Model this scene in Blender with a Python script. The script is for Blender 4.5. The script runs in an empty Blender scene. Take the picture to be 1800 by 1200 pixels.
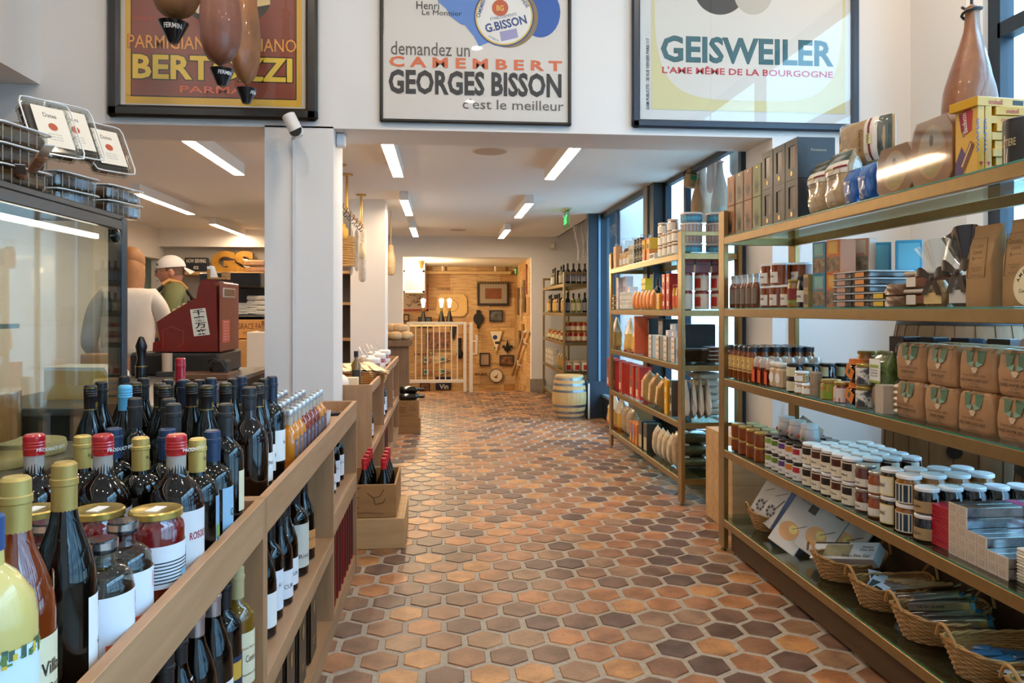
import bpy, bmesh, math, random
from mathutils import Matrix, Vector
random.seed(7)
R = math.radians
SC = bpy.context.scene
COL = SC.collection
# ---------------------------------------------------------------- camera
F_PX, CX, CY, EYE = 1330.0, 900.0, 543.7, 1.3
YAW = math.atan(122 / F_PX)
SY_, CY_ = math.sin(YAW), math.cos(YAW)
cam_d = bpy.data.cameras.new('camera'); cam = bpy.data.objects.new('camera', cam_d); COL.objects.link(cam)
cam.location = (0, 0, EYE); cam.rotation_euler = (R(90), 0, -YAW)
cam_d.sensor_width = 36; cam_d.lens = 36 * F_PX / 1800; cam_d.shift_y = -(600 - CY) / 1800
cam_d.clip_start = 0.05; cam_d.clip_end = 200
SC.camera = cam
# ---------------------------------------------------------------- world, daylight, exposure
SC.view_settings.view_transform = 'Standard'; SC.view_settings.look = 'None'
SC.view_settings.gamma = 1.0; SC.view_settings.use_curve_mapping = False
SC.view_settings.exposure = 0.55
w = bpy.data.worlds.new('world'); SC.world = w; w.use_nodes = True
bg = w.node_tree.nodes['Background']; bg.inputs[0].default_value = (0.42, 0.72, 1.0, 1); bg.inputs[1].default_value = 8.0
cy = SC.cycles
cy.use_denoising = True; cy.max_bounces = 7; cy.diffuse_bounces = 4; cy.glossy_bounces = 3
cy.transmission_bounces = 4; cy.transparent_max_bounces = 14; cy.caustics_reflective = False; cy.caustics_refractive = False
cy.sample_clamp_indirect = 6.0
LED = 42.0          # radiance of the ceiling strips
SPOT = 380.0        # radiance of the small ceiling spots
# ---------------------------------------------------------------- pixels to metres
def ray(u, v):
 xc = (u - CX) / F_PX; yc = (v - CY) / F_PX
 return (SY_ + xc * CY_, CY_ - xc * SY_, -yc)
def at(u, v, X=None, Y=None, Z=None):
 d = ray(u, v)
 t = (Z - EYE) / d[2] if Z is not None else Y / d[1] if Y is not None else X / d[0]
 return Vector((t * d[0], t * d[1], EYE + t * d[2]))
# ---------------------------------------------------------------- materials
def lin(h):
 h = h.lstrip('#'); o = []
 for i in (0, 2, 4):
  c = int(h[i:i + 2], 16) / 255
  o.append(c / 12.92 if c <= .04045 else ((c + .055) / 1.055) ** 2.4)
 return (*o, 1.0)
MATS = {}
def nt(m):
 return m.node_tree.nodes, m.node_tree.links
def M(hexc, rough=.5, metal=0., coat=0., hex2=None, nscale=8., namt=.5, stretch=(1, 1, 1), bump=0., bscale=40., emit=0., spec=.5, rnd=0., sheen=0.):
 key = (hexc, rough, metal, coat, hex2, nscale, namt, stretch, bump, bscale, emit, spec, rnd, sheen)
 if key in MATS: return MATS[key]
 m = bpy.data.materials.new('mat_%03d' % len(MATS)); m.use_nodes = True; N, L = nt(m)
 b = N['Principled BSDF']; c = lin(hexc)
 b.inputs['Base Color'].default_value = c; b.inputs['Roughness'].default_value = rough; b.inputs['Metallic'].default_value = metal
 b.inputs['Coat Weight'].default_value = coat; b.inputs['Coat Roughness'].default_value = .05; b.inputs['Specular IOR Level'].default_value = spec
 if sheen: b.inputs['Sheen Weight'].default_value = sheen
 col = None
 if hex2 or bump:
  tc = N.new('ShaderNodeTexCoord'); mp = N.new('ShaderNodeMapping'); mp.inputs['Scale'].default_value = stretch
  L.new(tc.outputs['Object'], mp.inputs[0])
 if hex2:
  n = N.new('ShaderNodeTexNoise'); n.inputs['Scale'].default_value = nscale; n.inputs['Detail'].default_value = 5; n.inputs['Roughness'].default_value = .6
  L.new(mp.outputs[0], n.inputs[0])
  rp = N.new('ShaderNodeValToRGB'); rp.color_ramp.elements[0].position = .5 - namt / 2; rp.color_ramp.elements[1].position = .5 + namt / 2
  rp.color_ramp.elements[0].color = c; rp.color_ramp.elements[1].color = lin(hex2)
  L.new(n.outputs[0], rp.inputs[0]); col = rp.outputs[0]
 if rnd:
  oi = N.new('ShaderNodeObjectInfo'); hs = N.new('ShaderNodeHueSaturation'); mr = N.new('ShaderNodeMapRange')
  mr.inputs[3].default_value = 1 - rnd; mr.inputs[4].default_value = 1 + rnd
  L.new(oi.outputs['Random'], mr.inputs[0]); L.new(mr.outputs[0], hs.inputs['Value'])
  if col: L.new(col, hs.inputs['Color'])
  else: hs.inputs['Color'].default_value = c
  col = hs.outputs[0]
 if col: L.new(col, b.inputs['Base Color'])
 if bump:
  n2 = N.new('ShaderNodeTexNoise'); n2.inputs['Scale'].default_value = bscale; n2.inputs['Detail'].default_value = 4
  L.new(mp.outputs[0], n2.inputs[0]); bp = N.new('ShaderNodeBump'); bp.inputs['Strength'].default_value = bump; bp.inputs['Distance'].default_value = .01
  L.new(n2.outputs[0], bp.inputs['Height']); L.new(bp.outputs[0], b.inputs['Normal'])
 if emit:
  b.inputs['Emission Color'].default_value = c; b.inputs['Emission Strength'].default_value = emit
 MATS[key] = m; return m
def glassm(tint='#ffffff', refl=1.0, rough=.02, ior=1.45):
 key = ('glass', tint, refl, rough, ior)
 if key in MATS: return MATS[key]
 m = bpy.data.materials.new('mat_glass_%d' % len(MATS)); m.use_nodes = True; N, L = nt(m); N.remove(N['Principled BSDF'])
 t = N.new('ShaderNodeBsdfTransparent'); t.inputs[0].default_value = lin(tint)
 g = N.new('ShaderNodeBsdfGlossy'); g.inputs['Roughness'].default_value = rough; g.inputs[0].default_value = (1, 1, 1, 1)
 f = N.new('ShaderNodeLayerWeight'); f.inputs[0].default_value = .5; pw_ = N.new('ShaderNodeMath'); pw_.operation = 'POWER'; pw_.inputs[1].default_value = 4.5
 mu = N.new('ShaderNodeMath'); mu.operation = 'MULTIPLY_ADD'; mu.inputs[1].default_value = .9 * refl; mu.inputs[2].default_value = .045 * refl; mu.use_clamp = True
 L.new(f.outputs['Facing'], pw_.inputs[0])
 x = N.new('ShaderNodeMixShader'); L.new(pw_.outputs[0], mu.inputs[0]); L.new(mu.outputs[0], x.inputs[0]); L.new(t.outputs[0], x.inputs[1]); L.new(g.outputs[0], x.inputs[2])
 L.new(x.outputs[0], N['Material Output'].inputs[0]); MATS[key] = m; return m
def woodm(h1, h2, axis='Z', scale=3., rough=.5, rnd=0., bump=.08):
 st = {'X': (.12, 1, 1), 'Y': (1, .08, 1), 'Z': (1, 1, .12)}[axis]
 return M(h1, rough, hex2=h2, nscale=scale * 8, namt=.45, stretch=st, bump=bump, bscale=scale * 14, rnd=rnd)
WHITE = M('#e9e6e1', .8); WALLW = M('#e2dfdb', .75, bump=.02, bscale=90)
BLACK = M('#121110', .35); BRASS = M('#a08558', .36, .8, hex2='#94794e', nscale=30)
OAK = woodm('#9a7350', '#b58d68', 'Y', 3); OAKX = woodm('#9a7350', '#b58d68', 'X', 3); OAKZ = woodm('#97704d', '#b28a65', 'Z', 3)
INK = M('#1c1b1a', .6); PAPER = M('#eae6de', .6)
# ---------------------------------------------------------------- mesh builder
class MB:
 def __init__(s): s.v = []; s.f = []; s.mi = []; s.mats = []; s.smooth = True
 def m(s, mat):
  if mat not in s.mats: s.mats.append(mat)
  return s.mats.index(mat)
 def add(s, vs, fs, mat, T=None):
  b = len(s.v); k = s.m(mat)
  s.v += [tuple(T @ Vector(p)) for p in vs] if T else [tuple(p) for p in vs]
  for f in fs: s.f.append([b + i for i in f]); s.mi.append(k)
  return s
 def box(s, x0, y0, z0, x1, y1, z1, mat, bev=0., T=None):
  if x0 > x1: x0, x1 = x1, x0
  if y0 > y1: y0, y1 = y1, y0
  if z0 > z1: z0, z1 = z1, z0
  if bev <= 0:
   v = [(x0, y0, z0), (x1, y0, z0), (x1, y1, z0), (x0, y1, z0), (x0, y0, z1), (x1, y0, z1), (x1, y1, z1), (x0, y1, z1)]
   return s.add(v, [(3, 2, 1, 0), (4, 5, 6, 7), (0, 1, 5, 4), (1, 2, 6, 5), (2, 3, 7, 6), (3, 0, 4, 7)], mat, T)
  b = min(bev, (x1 - x0) * .45, (y1 - y0) * .45, (z1 - z0) * .45)
  v = []; ix = {}
  X, Y, Z = (x0, x1), (y0, y1), (z0, z1)
  for i in (0, 1):
   for j in (0, 1):
    for k in (0, 1):
     sx, sy, sz = (1 - 2 * i) * b, (1 - 2 * j) * b, (1 - 2 * k) * b
     ix[i, j, k] = len(v)
     v += [(X[i], Y[j] + sy, Z[k] + sz), (X[i] + sx, Y[j], Z[k] + sz), (X[i] + sx, Y[j] + sy, Z[k])]
  f = []
  for a in range(3):
   for e in (0, 1):
    def c(p, q, a=a, e=e):
     t = [0, 0, 0]; t[a] = e; t[(a + 1) % 3] = p; t[(a + 2) % 3] = q; return ix[tuple(t)] + a
    q = [c(0, 0), c(1, 0), c(1, 1), c(0, 1)]
    f.append(q if e else q[::-1])
  for a in range(3):
   p, q = (a + 1) % 3, (a + 2) % 3
   for i in (0, 1):
    for j in (0, 1):
     t0 = [0, 0, 0]; t1 = [0, 0, 0]; t0[p] = t1[p] = i; t0[q] = t1[q] = j; t1[a] = 1
     A, B = ix[tuple(t0)], ix[tuple(t1)]
     q4 = [A + p, B + p, B + q, A + q]
     f.append(q4 if (i == j) else q4[::-1])
  for k, o in ix.items():
   f.append([o, o + 1, o + 2] if sum(k) % 2 else [o, o + 2, o + 1])
  return s.add(v, f, mat, T)
 def prism(s, poly, h0, h1, mat, axis='Z', T=None):
  n = len(poly)
  def P(a, b, h): return {'Z': (a, b, h), 'Y': (a, h, b), 'X': (h, a, b)}[axis]
  v = [P(a, b, h0) for a, b in poly] + [P(a, b, h1) for a, b in poly]
  f = [list(range(n))[::-1], list(range(n, 2 * n))] + [(i, (i + 1) % n, n + (i + 1) % n, n + i) for i in range(n)]
  return s.add(v, f, mat, T)
 def lathe(s, prof, mat, seg=20, T=None, mats=None, sx=1., sy=1.):
  """prof: list of (r, z) from bottom to top; mats: optional list per band"""
  v = []; n = len(prof)
  for r, z in prof:
   for i in range(seg):
    a = 2 * math.pi * i / seg; v.append((r * math.cos(a) * sx, r * math.sin(a) * sy, z))
  b = len(s.v)
  s.v += [tuple(T @ Vector(p)) for p in v] if T else v
  for j in range(n - 1):
   k = s.m(mats[j] if mats else mat)
   for i in range(seg):
    i2 = (i + 1) % seg
    s.f.append([b + j * seg + i, b + j * seg + i2, b + (j + 1) * seg + i2, b + (j + 1) * seg + i]); s.mi.append(k)
  if prof[0][0] > 1e-5: s.f.append([b + i for i in range(seg)][::-1]); s.mi.append(s.m(mats[0] if mats else mat))
  if prof[-1][0] > 1e-5: s.f.append([b + (n - 1) * seg + i for i in range(seg)]); s.mi.append(s.m(mats[-1] if mats else mat))
  return s
 def tube(s, pts, r, mat, seg=8, T=None, closed=False):
  pts = [Vector(p) for p in pts]; n = len(pts); v = []
  rr = r if isinstance(r, (list, tuple)) else [r] * n
  up0 = Vector((0, 0, 1)); prev = None
  for i, p in enumerate(pts):
   if closed: t = pts[(i + 1) % n] - pts[i - 1]
   else: t = pts[min(i + 1, n - 1)] - pts[max(i - 1, 0)]
   t.normalize()
   u = prev if prev is not None else (up0 if abs(t.z) < .9 else Vector((1, 0, 0)))
   a = t.cross(u)
   if a.length < 1e-4: a = t.cross(Vector((0, 1, 0)))
   a.normalize(); c = a.cross(t); c.normalize(); prev = c
   for k in range(seg):
    an = 2 * math.pi * k / seg; v.append(p + (a * math.cos(an) + c * math.sin(an)) * rr[i])
  f = []
  for i in range(n if closed else n - 1):
   i2 = (i + 1) % n
   for k in range(seg):
    k2 = (k + 1) % seg; f.append((i * seg + k, i2 * seg + k, i2 * seg + k2, i * seg + k2))
  if not closed: f += [list(range(seg)), list(range((n - 1) * seg, n * seg))[::-1]]
  return s.add(v, f, mat, T)
 def ball(s, c, r, mat, seg=12, rings=8, T=None):
  rx, ry, rz = r if isinstance(r, (tuple, list)) else (r, r, r)
  v = []; f = []
  for j in range(rings + 1):
   th = math.pi * j / rings
   for i in range(seg):
    a = 2 * math.pi * i / seg; v.append((c[0] + rx * math.sin(th) * math.cos(a), c[1] + ry * math.sin(th) * math.sin(a), c[2] - rz * math.cos(th)))
  for j in range(rings):
   for i in range(seg):
    i2 = (i + 1) % seg; f.append((j * seg + i, j * seg + i2, (j + 1) * seg + i2, (j + 1) * seg + i))
  return s.add(v, f, mat, T)
 def quad(s, a, b, c, d, mat, T=None): return s.add([a, b, c, d], [(0, 1, 2, 3)], mat, T)
 def grid(s, fn, nu, nv, mat, T=None, closed_u=False):
  v = [fn(i / (nu if closed_u else nu - 1), j / (nv - 1)) for j in range(nv) for i in range(nu)]
  f = []
  for j in range(nv - 1):
   for i in range(nu if closed_u else nu - 1):
    i2 = (i + 1) % nu; f.append((j * nu + i, j * nu + i2, (j + 1) * nu + i2, (j + 1) * nu + i))
  return s.add(v, f, mat, T)
 def arc(s, r, z0, z1, a0, a1, mat, seg=12, T=None, cx=0., cyy=0.):
  """label: cylindrical patch, angles in degrees, -90 faces local -Y"""
  v = []; f = []
  for i in range(seg + 1):
   a = R(a0 + (a1 - a0) * i / seg); x, y = cx + r * math.cos(a), cyy + r * math.sin(a); v += [(x, y, z0), (x, y, z1)]
  for i in range(seg): f.append((2 * i, 2 * i + 2, 2 * i + 3, 2 * i + 1))
  return s.add(v, f, mat, T)
 # text: fitted into a rectangle on a plane (origin O, unit axes X right, Y up) or wrapped on a cylinder
 def text(s, txt, O, ax, ay, w, h, mat, bold=0., lift=0., fit=True):
  vs, fs, bb = textmesh(txt, bold); O = Vector(O); ax = Vector(ax); ay = Vector(ay); n = ax.cross(ay)
  sx = w / (bb[1] - bb[0]); sy = h / (bb[3] - bb[2])
  if not fit: sx = sy = min(sx, sy)
  ox = (w - sx * (bb[1] - bb[0])) / 2
  return s.add([O + ax * ((x - bb[0]) * sx + ox) + ay * ((y - bb[2]) * sy) + n * lift for x, y in vs], fs, mat)
 def wrap(s, txt, r, ac, zc, w, h, mat, bold=0.):
  """text wrapped on a cylinder, centred on angle ac (deg), size w x h"""
  vs, fs, bb = textmesh(txt, bold); sx = w / (bb[1] - bb[0]); sy = h / (bb[3] - bb[2]); out = []
  for x, y in vs:
   a = R(ac) + ((x - (bb[0] + bb[1]) / 2) * sx) / r; out.append((r * math.cos(a), r * math.sin(a), zc + (y - (bb[2] + bb[3]) / 2) * sy))
  return s.add(out, fs, mat)
 def mesh(s, name):
  me = bpy.data.meshes.new(name); me.from_pydata(s.v, [], s.f)
  for m_ in s.mats: me.materials.append(m_)
  me.polygons.foreach_set('material_index', s.mi)
  if s.smooth:
   me.polygons.foreach_set('use_smooth', [True] * len(s.f)); me.update()
   try: me.set_sharp_from_angle(angle=R(38))
   except Exception: pass
  me.update(); return me
TXT = {}
def textmesh(txt, bold=0.):
 k = (txt, bold)
 if k in TXT: return TXT[k]
 c = bpy.data.curves.new('t', 'FONT'); c.body = txt; c.size = 1; c.offset = bold; c.resolution_u = 2 if len(txt) > 3 else 4; c.align_x = 'CENTER' if '\n' in txt else 'LEFT'
 o = bpy.data.objects.new('t', c); COL.objects.link(o)
 me = o.evaluated_get(bpy.context.evaluated_depsgraph_get()).to_mesh()
 vs = [(v.co.x, v.co.y) for v in me.vertices]; fs = [tuple(p.vertices) for p in me.polygons]
 o.evaluated_get(bpy.context.evaluated_depsgraph_get()).to_mesh_clear()
 bpy.data.objects.remove(o); bpy.data.curves.remove(c)
 xs = [a for a, _ in vs]; ys = [b for _, b in vs]
 TXT[k] = (vs, fs, (min(xs), max(xs), min(ys), max(ys))); return TXT[k]
# ---------------------------------------------------------------- objects
def link(name, mesh, parent=None, loc=None, rot=None):
 o = bpy.data.objects.new(name, mesh); COL.objects.link(o)
 if parent: o.parent = parent
 if loc is not None: o.location = loc
 if rot is not None: o.rotation_euler = rot
 return o
def tag(o, label=None, cat=None, group=None, kind=None):
 if label: o['label'] = label
 if cat: o['category'] = cat
 if group: o['group'] = group
 if kind: o['kind'] = kind
 return o
def struct(name, mb, parent=None):
 o = link(name, mb.mesh(name), parent)
 if not parent: o['kind'] = 'structure'
 return o
def solo(name, mb, label, cat, loc=(0, 0, 0), rz=0., group=None, rot=None):
 return tag(link(name, mb.mesh(name), None, loc, rot or (0, 0, R(rz))), label, cat, group)
def root(name, label, cat, loc=(0, 0, 0), rz=0., group=None, rot=None):
 return tag(link(name, None, None, loc, rot or (0, 0, R(rz))), label, cat, group)
def part(name, mb, parent, label=None):
 o = link(name, mb.mesh(name), parent)
 if label: o['label'] = label
 return o
KIND = {}
def defk(kind, parts):
 """parts: list of (name, MB, parent index or None, label or None)"""
 KIND[kind] = [(n, mb.mesh(n), p, l) for n, mb, p, l in [(t + (None, None))[:4] for t in parts]]
def put(kind, name, label, cat, loc, rz=0., group=None, rot=None, scale=None):
 """one more individual of a kind: an Empty (or the lone mesh) and its own copy of every part"""
 K = KIND[kind]; rot = rot or (0, 0, R(rz))
 if len(K) == 1:
  o = tag(link(name, K[0][1], None, loc, rot), label, cat, group)
  if scale: o.scale = scale
  return o
 r = root(name, label, cat, loc, 0, group, rot); made = []
 if scale: r.scale = scale
 for n, me, p, l in K:
  o = link(n, me, r if p is None else made[p]); made.append(o)
  if l: o['label'] = l
 return r
ORD = 'first second third fourth fifth sixth seventh eighth ninth tenth eleventh twelfth thirteenth fourteenth fifteenth sixteenth'.split()
# ================================================================ SETTING
# hexagonal terracotta tiles, one mesh: raised tiles over a bed of mortar
tile = bpy.data.materials.new('terracotta'); tile.use_nodes = True; N, L = nt(tile); b = N['Principled BSDF']
g = N.new('ShaderNodeNewGeometry'); rp = N.new('ShaderNodeValToRGB'); cr = rp.color_ramp
for i, (p, h) in enumerate([(0, '#6b5145'), (.16, '#7d5c49'), (.3, '#94694d'), (.46, '#a87450'), (.6, '#b57b50'), (.74, '#9b775a'), (.86, '#c18a58'), (1., '#bd7444')]):
 e = cr.elements[i] if i < 2 else cr.elements.new(p)
 e.position = p; e.color = lin(h)
cr.interpolation = 'CONSTANT'
cr.elements[0].position = 0
L.new(g.outputs['Random Per Island'], rp.inputs[0])
tc = N.new('ShaderNodeTexCoord'); n1 = N.new('ShaderNodeTexNoise'); n1.inputs['Scale'].default_value = 9; n1.inputs['Detail'].default_value = 6
n2 = N.new('ShaderNodeTexNoise'); n2.inputs['Scale'].default_value = 70; n2.inputs['Detail'].default_value = 3
L.new(tc.outputs['Object'], n1.inputs[0]); L.new(tc.outputs['Object'], n2.inputs[0])
r1 = N.new('ShaderNodeValToRGB'); r1.color_ramp.elements[0].position = .35; r1.color_ramp.elements[0].color = lin('#6a5a4c'); r1.color_ramp.elements[1].position = .62; r1.color_ramp.elements[1].color = (1, 1, 1, 1)
mx = N.new('ShaderNodeMix'); mx.data_type = 'RGBA'; mx.blend_type = 'MULTIPLY'; mx.inputs[0].default_value = .5
L.new(n1.outputs[0], r1.inputs[0]); L.new(rp.outputs[0], mx.inputs[6]); L.new(r1.outputs[0], mx.inputs[7])
r2 = N.new('ShaderNodeValToRGB'); r2.color_ramp.elements[0].position = .3; r2.color_ramp.elements[0].color = lin('#5a4436'); r2.color_ramp.elements[1].position = .42; r2.color_ramp.elements[1].color = (1, 1, 1, 1)
mx2 = N.new('ShaderNodeMix'); mx2.data_type = 'RGBA'; mx2.blend_type = 'MULTIPLY'; mx2.inputs[0].default_value = .35
L.new(n2.outputs[0], r2.inputs[0]); L.new(mx.outputs[2], mx2.inputs[6]); L.new(r2.outputs[0], mx2.inputs[7]); L.new(mx2.outputs[2], b.inputs['Base Color'])
b.inputs['Roughness'].default_value = .42; b.inputs['Specular IOR Level'].default_value = .45
bp = N.new('ShaderNodeBump'); bp.inputs['Strength'].default_value = .18; bp.inputs['Distance'].default_value = .01; L.new(n1.outputs[0], bp.inputs['Height']); L.new(bp.outputs[0], b.inputs['Normal'])
GROUT = M('#b0a699', .9, hex2='#968a7b', nscale=60, bump=.2, bscale=200)
fl = MB(); fl.smooth = False
PIT, ROW = .1612, .1428
x0g, y0g = -.074, 2.74 + .0945
rr0 = .093
for j in range(-40, 66):
 y = y0g + j * ROW
 if y < .4 or y > 12.05: continue
 for i in range(-22, 24):
  x = x0g + (i + (j % 2) * .5) * PIT
  lim = -1.1 if y < 4.5 else -3.3
  hi = 2.95 if y < 4.5 else 2.0
  if x < lim or x > hi: continue
  jx, jy, ja, jz = random.uniform(-.003, .003), random.uniform(-.003, .003), random.uniform(-.03, .03), random.uniform(0, .0016)
  rr = (.0805 + random.uniform(-.0018, .0018))
  ring = [(math.sin(k * math.pi / 3 + ja), math.cos(k * math.pi / 3 + ja)) for k in range(6)]
  vs = [(x + jx + a * rr, y + jy + c * rr * 1.02, -.004) for a, c in ring] + [(x + jx + a * (rr - .004), y + jy + c * (rr * 1.02 - .004), jz) for a, c in ring]
  fl.add(vs, [(5, 4, 3, 2, 1, 0)[::-1][::-1]] + [(6 + k, 6 + (k + 5) % 6, (k + 5) % 6, k) for k in range(6)] + [(11, 10, 9, 8, 7, 6)], tile)
fl.box(-5.0, -3.2, -.06, 2.95, 12.06, -.003, GROUT)
struct('floor', fl)
# ceilings
c = MB(); c.box(-5.0, 4.9, 2.45, 2.06, 9.05, 2.6, WHITE); c.box(-5.0, 9.05, 2.45, 1.83, 12.1, 2.6, WHITE); struct('ceiling', c)
c = MB(); c.box(-3.4, -3.2, 4.0, 3.1, 4.6, 4.1, WHITE); struct('ceiling_tall', c)
c = MB(); c.box(1.8, 9.0, 2.75, 2.75, 12.1, 2.85, WHITE); c.box(1.81, 9.05, 2.45, 1.83, 12.1, 2.8, WHITE); struct('ceiling_bay', c)
# the middle wall: header, pillar and pier
YH0, YH1, ZH = 4.51, 4.92, 2.36
c = MB(); c.box(-3.4, YH0, ZH, 3.1, YH1, 4.05, WALLW); c.box(-3.4, YH0, 0, -2.95, YH1, ZH, WALLW)
c.box(2.03, YH0, 0, 3.1, YH1, ZH, WALLW); struct('wall_middle', c)
c = MB(); c.box(-1.03, YH0, 0, -.637, YH1 - .005, ZH + .01, WALLW); struct('pillar', c)
c = MB(); c.box(-.96, 8.03, 0, -.6, 8.42, 2.46, WALLW); struct('pillar_rear', c)
c = MB(); c.box(-3.35, -3.2, 0, -3.2, 4.6, 4.05, WALLW); struct('wall_left', c)
c = MB(); c.box(-3.2, -3.2, 2.574, -2.271, YH0, 4.0, WHITE); struct('trim_1', c)
c = MB(); c.box(-3.3, -3.2, 0, 3.0, -3.05, 4.05, WALLW); struct('wall_back', c)
c = MB(); c.box(2.93, 4.0, 0, 3.1, 4.52, 4.05, WALLW); c.box(2.93, -3.2, 3.6, 3.1, 4.0, 4.05, WALLW); c.box(2.93, -3.2, 0, 3.1, 4.0, .35, WALLW); c.box(2.93, -3.2, .3, 3.1, -2.7, 3.7, WALLW); struct('wall_right', c)
NAVY = M('#1d2c3a', .5); NAVYD = M('#171c23', .45)
wf = MB()
for y in (3.78, 2.0, .3, -1.4): wf.box(2.96, y, .35, 3.04, y + .09, 3.6, NAVY)
for z in (.35, 2.75, 3.52): wf.box(2.96, -2.7, z, 3.04, 3.8, z + .08, NAVY)
wf.box(2.93, 3.87, .35, 3.04, 4.0, 3.6, M('#f2f4f5', .5))
o = struct('window_1', wf); PANE = glassm('#f4fbff', 1.0)
q = MB(); q.box(3.0, -2.7, .4, 3.006, 3.8, 3.55, PANE); struct('window_pane', q, o)
# window of the passage and the glazed entrance behind it
wf = MB()
for y in (4.93, 6.1, 6.66): wf.box(2.0, y, .3, 2.05, y + .05, 2.46, NAVY)
for z in (.3, 2.41): wf.box(2.0, 4.93, z, 2.05, 6.7, z + .05, NAVY)
wf.box(1.99, 4.93, 0, 2.06, 6.7, .3, NAVYD)
o = struct('window_2', wf); q = MB(); q.box(2.022, 4.98, .35, 2.028, 6.66, 2.41, PANE); struct('window_pane', q, o)
wf = MB()
wf.box(1.9, 6.7, 0, 2.06, 6.86, 2.46, NAVYD); wf.box(2.02, 6.69, 0, 2.065, 6.70, 2.46, NAVY); wf.box(1.885, 6.86, 0, 2.0, 7.0, 2.46, M('#6b645c', .5))
wf.box(1.9, 7.0, 2.39, 1.96, 9.0, 2.46, NAVYD); wf.box(1.9, 7.0, 0, 1.96, 9.0, .26, NAVYD); wf.box(1.895, 7.0, .26, 1.95, 9.0, .29, M('#8fa9b8', .3, .5))
wf.box(1.91, 8.2, .26, 1.95, 8.24, 2.4, NAVY)
wf.box(1.74, 8.95, 0, 2.1, 9.05, 2.46, NAVY); wf.box(1.86, 8.93, 0.3, 1.885, 8.955, 2.44, M('#6f97b3', .3, .5)); wf.box(1.70, 8.9, 0, 1.96, 9.06, .44, NAVY, .004)
o = struct('door_1', wf)
q = MB(); q.box(1.925, 7.0, .29, 1.932, 8.95, 2.39, PANE)
struct('window_pane', q, o)
q = MB(); q.text('970', (1.92, 8.6, 2.12), (0, -1, 0), (0, 0, 1), .34, .14, M('#3a4650', .5)); struct('street_number', q, o)
# rear walls
c = MB(); c.box(1.405, 11.95, 0, 2.75, 12.1, 3.0, WALLW); struct('wall_rear_right', c)
c = MB(); c.box(2.6, 9.05, 0, 2.75, 12.1, 3.0, WALLW); c.box(2.05, 9.0, 0, 2.75, 9.1, 3.0, WALLW); struct('wall_passage_right', c)
c = MB(); c.box(-1.6, 11.95, 0, -.62, 12.1, 2.46, WALLW); struct('wall_rear_left', c)
c = MB(); c.box(-.62, 11.95, 2.125, 1.405, 12.2, 2.46, WALLW); struct('beam', c)
c = MB(); c.box(-4.17, 4.6, 0, -4.03, 10.4, 2.5, WALLW); c.box(-4.17, 11.3, 0, -4.03, 11.5, 2.5, WALLW); c.box(-4.17, 10.4, 2.02, -4.03, 11.3, 2.5, WALLW); c.box(-4.17, 4.52, 0, -3.3, 4.66, 2.5, WALLW); struct('wall_deli_left', c)
c = MB(); c.box(-4.1, 11.4, 0, -1.5, 11.52, 2.5, M('#bfb9b0', .7)); c.box(-4.03, 11.2, 2.2, -1.6, 11.4, 2.46, WHITE); c.box(-1.6, 8.42, 0, -1.5, 12.0, 2.46, WALLW); struct('wall_deli_back', c)
c = MB(); c.box(-5.3, 10.0, 0, -5.2, 11.7, 2.5, M('#d5e4dc', .7)); c.box(-5.3, 11.5, 0, -4.17, 11.6, 2.5, M('#cfe6dc', .7)); c.box(-5.3, 10.0, 0, -4.17, 10.1, 2.5, WALLW); c.box(-5.3, 10.0, 2.4, -4.1, 11.7, 2.5, WHITE); c.box(-5.3, 10.0, -.06, -4.17, 11.7, 0, GROUT); struct('wall_corridor_deli', c)
c = MB(); c.box(1.38, 11.9, 0, 1.62, 11.955, .2, M('#8a7d70', .7, hex2='#a2968a', nscale=20), .004); struct('baseboard_right', c)
# wood-clad stairwell: planks from wine crates as one patterned mesh per wall
plank = bpy.data.materials.new('crate_planks'); plank.use_nodes = True; N, L = nt(plank); b = N['Principled BSDF']
g = N.new('ShaderNodeNewGeometry'); rp = N.new('ShaderNodeValToRGB'); cr = rp.color_ramp
for i, (p, h) in enumerate([(0, '#c99f68'), (.2, '#d8b47e'), (.4, '#bd8c52'), (.6, '#e0c08e'), (.8, '#b07f48'), (1., '#e2c799')]):
 e = cr.elements[i] if i < 2 else cr.elements.new(p)
 e.position = p; e.color = lin(h)
tc = N.new('ShaderNodeTexCoord'); mp = N.new('ShaderNodeMapping'); mp.inputs['Scale'].default_value = (1.2, 1.2, 14)
n1 = N.new('ShaderNodeTexNoise'); n1.inputs['Scale'].default_value = 3; n1.inputs['Detail'].default_value = 6; L.new(tc.outputs['Object'], mp.inputs[0]); L.new(mp.outputs[0], n1.inputs[0])
r1 = N.new('ShaderNodeValToRGB'); r1.color_ramp.elements[0].position = .3; r1.color_ramp.elements[0].color = lin('#b08a5e'); r1.color_ramp.elements[1].position = .6; r1.color_ramp.elements[1].color = (1, 1, 1, 1); L.new(n1.outputs[0], r1.inputs[0])
mx = N.new('ShaderNodeMix'); mx.data_type = 'RGBA'; mx.blend_type = 'MULTIPLY'; mx.inputs[0].default_value = .6
L.new(g.outputs['Random Per Island'], rp.inputs[0]); L.new(rp.outputs[0], mx.inputs[6]); L.new(r1.outputs[0], mx.inputs[7]); L.new(mx.outputs[2], b.inputs['Base Color']); b.inputs['Roughness'].default_value = .55
def plankwall(mb, u0, u1, z0, z1, fn, seed):
 rnd = random.Random(seed); z = z0
 while z < z1 - .02:
  h = rnd.choice([.17, .2, .24, .3]); h = min(h, z1 - z); u = u0
  while u < u1 - .02:
   wd = min(rnd.uniform(.28, .6), u1 - u); d = rnd.uniform(0, .012)
   fn(mb, u, u + wd - .003, z, z + h - .003, d); u += wd
  z += h
pw = MB(); pw.smooth = False
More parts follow.
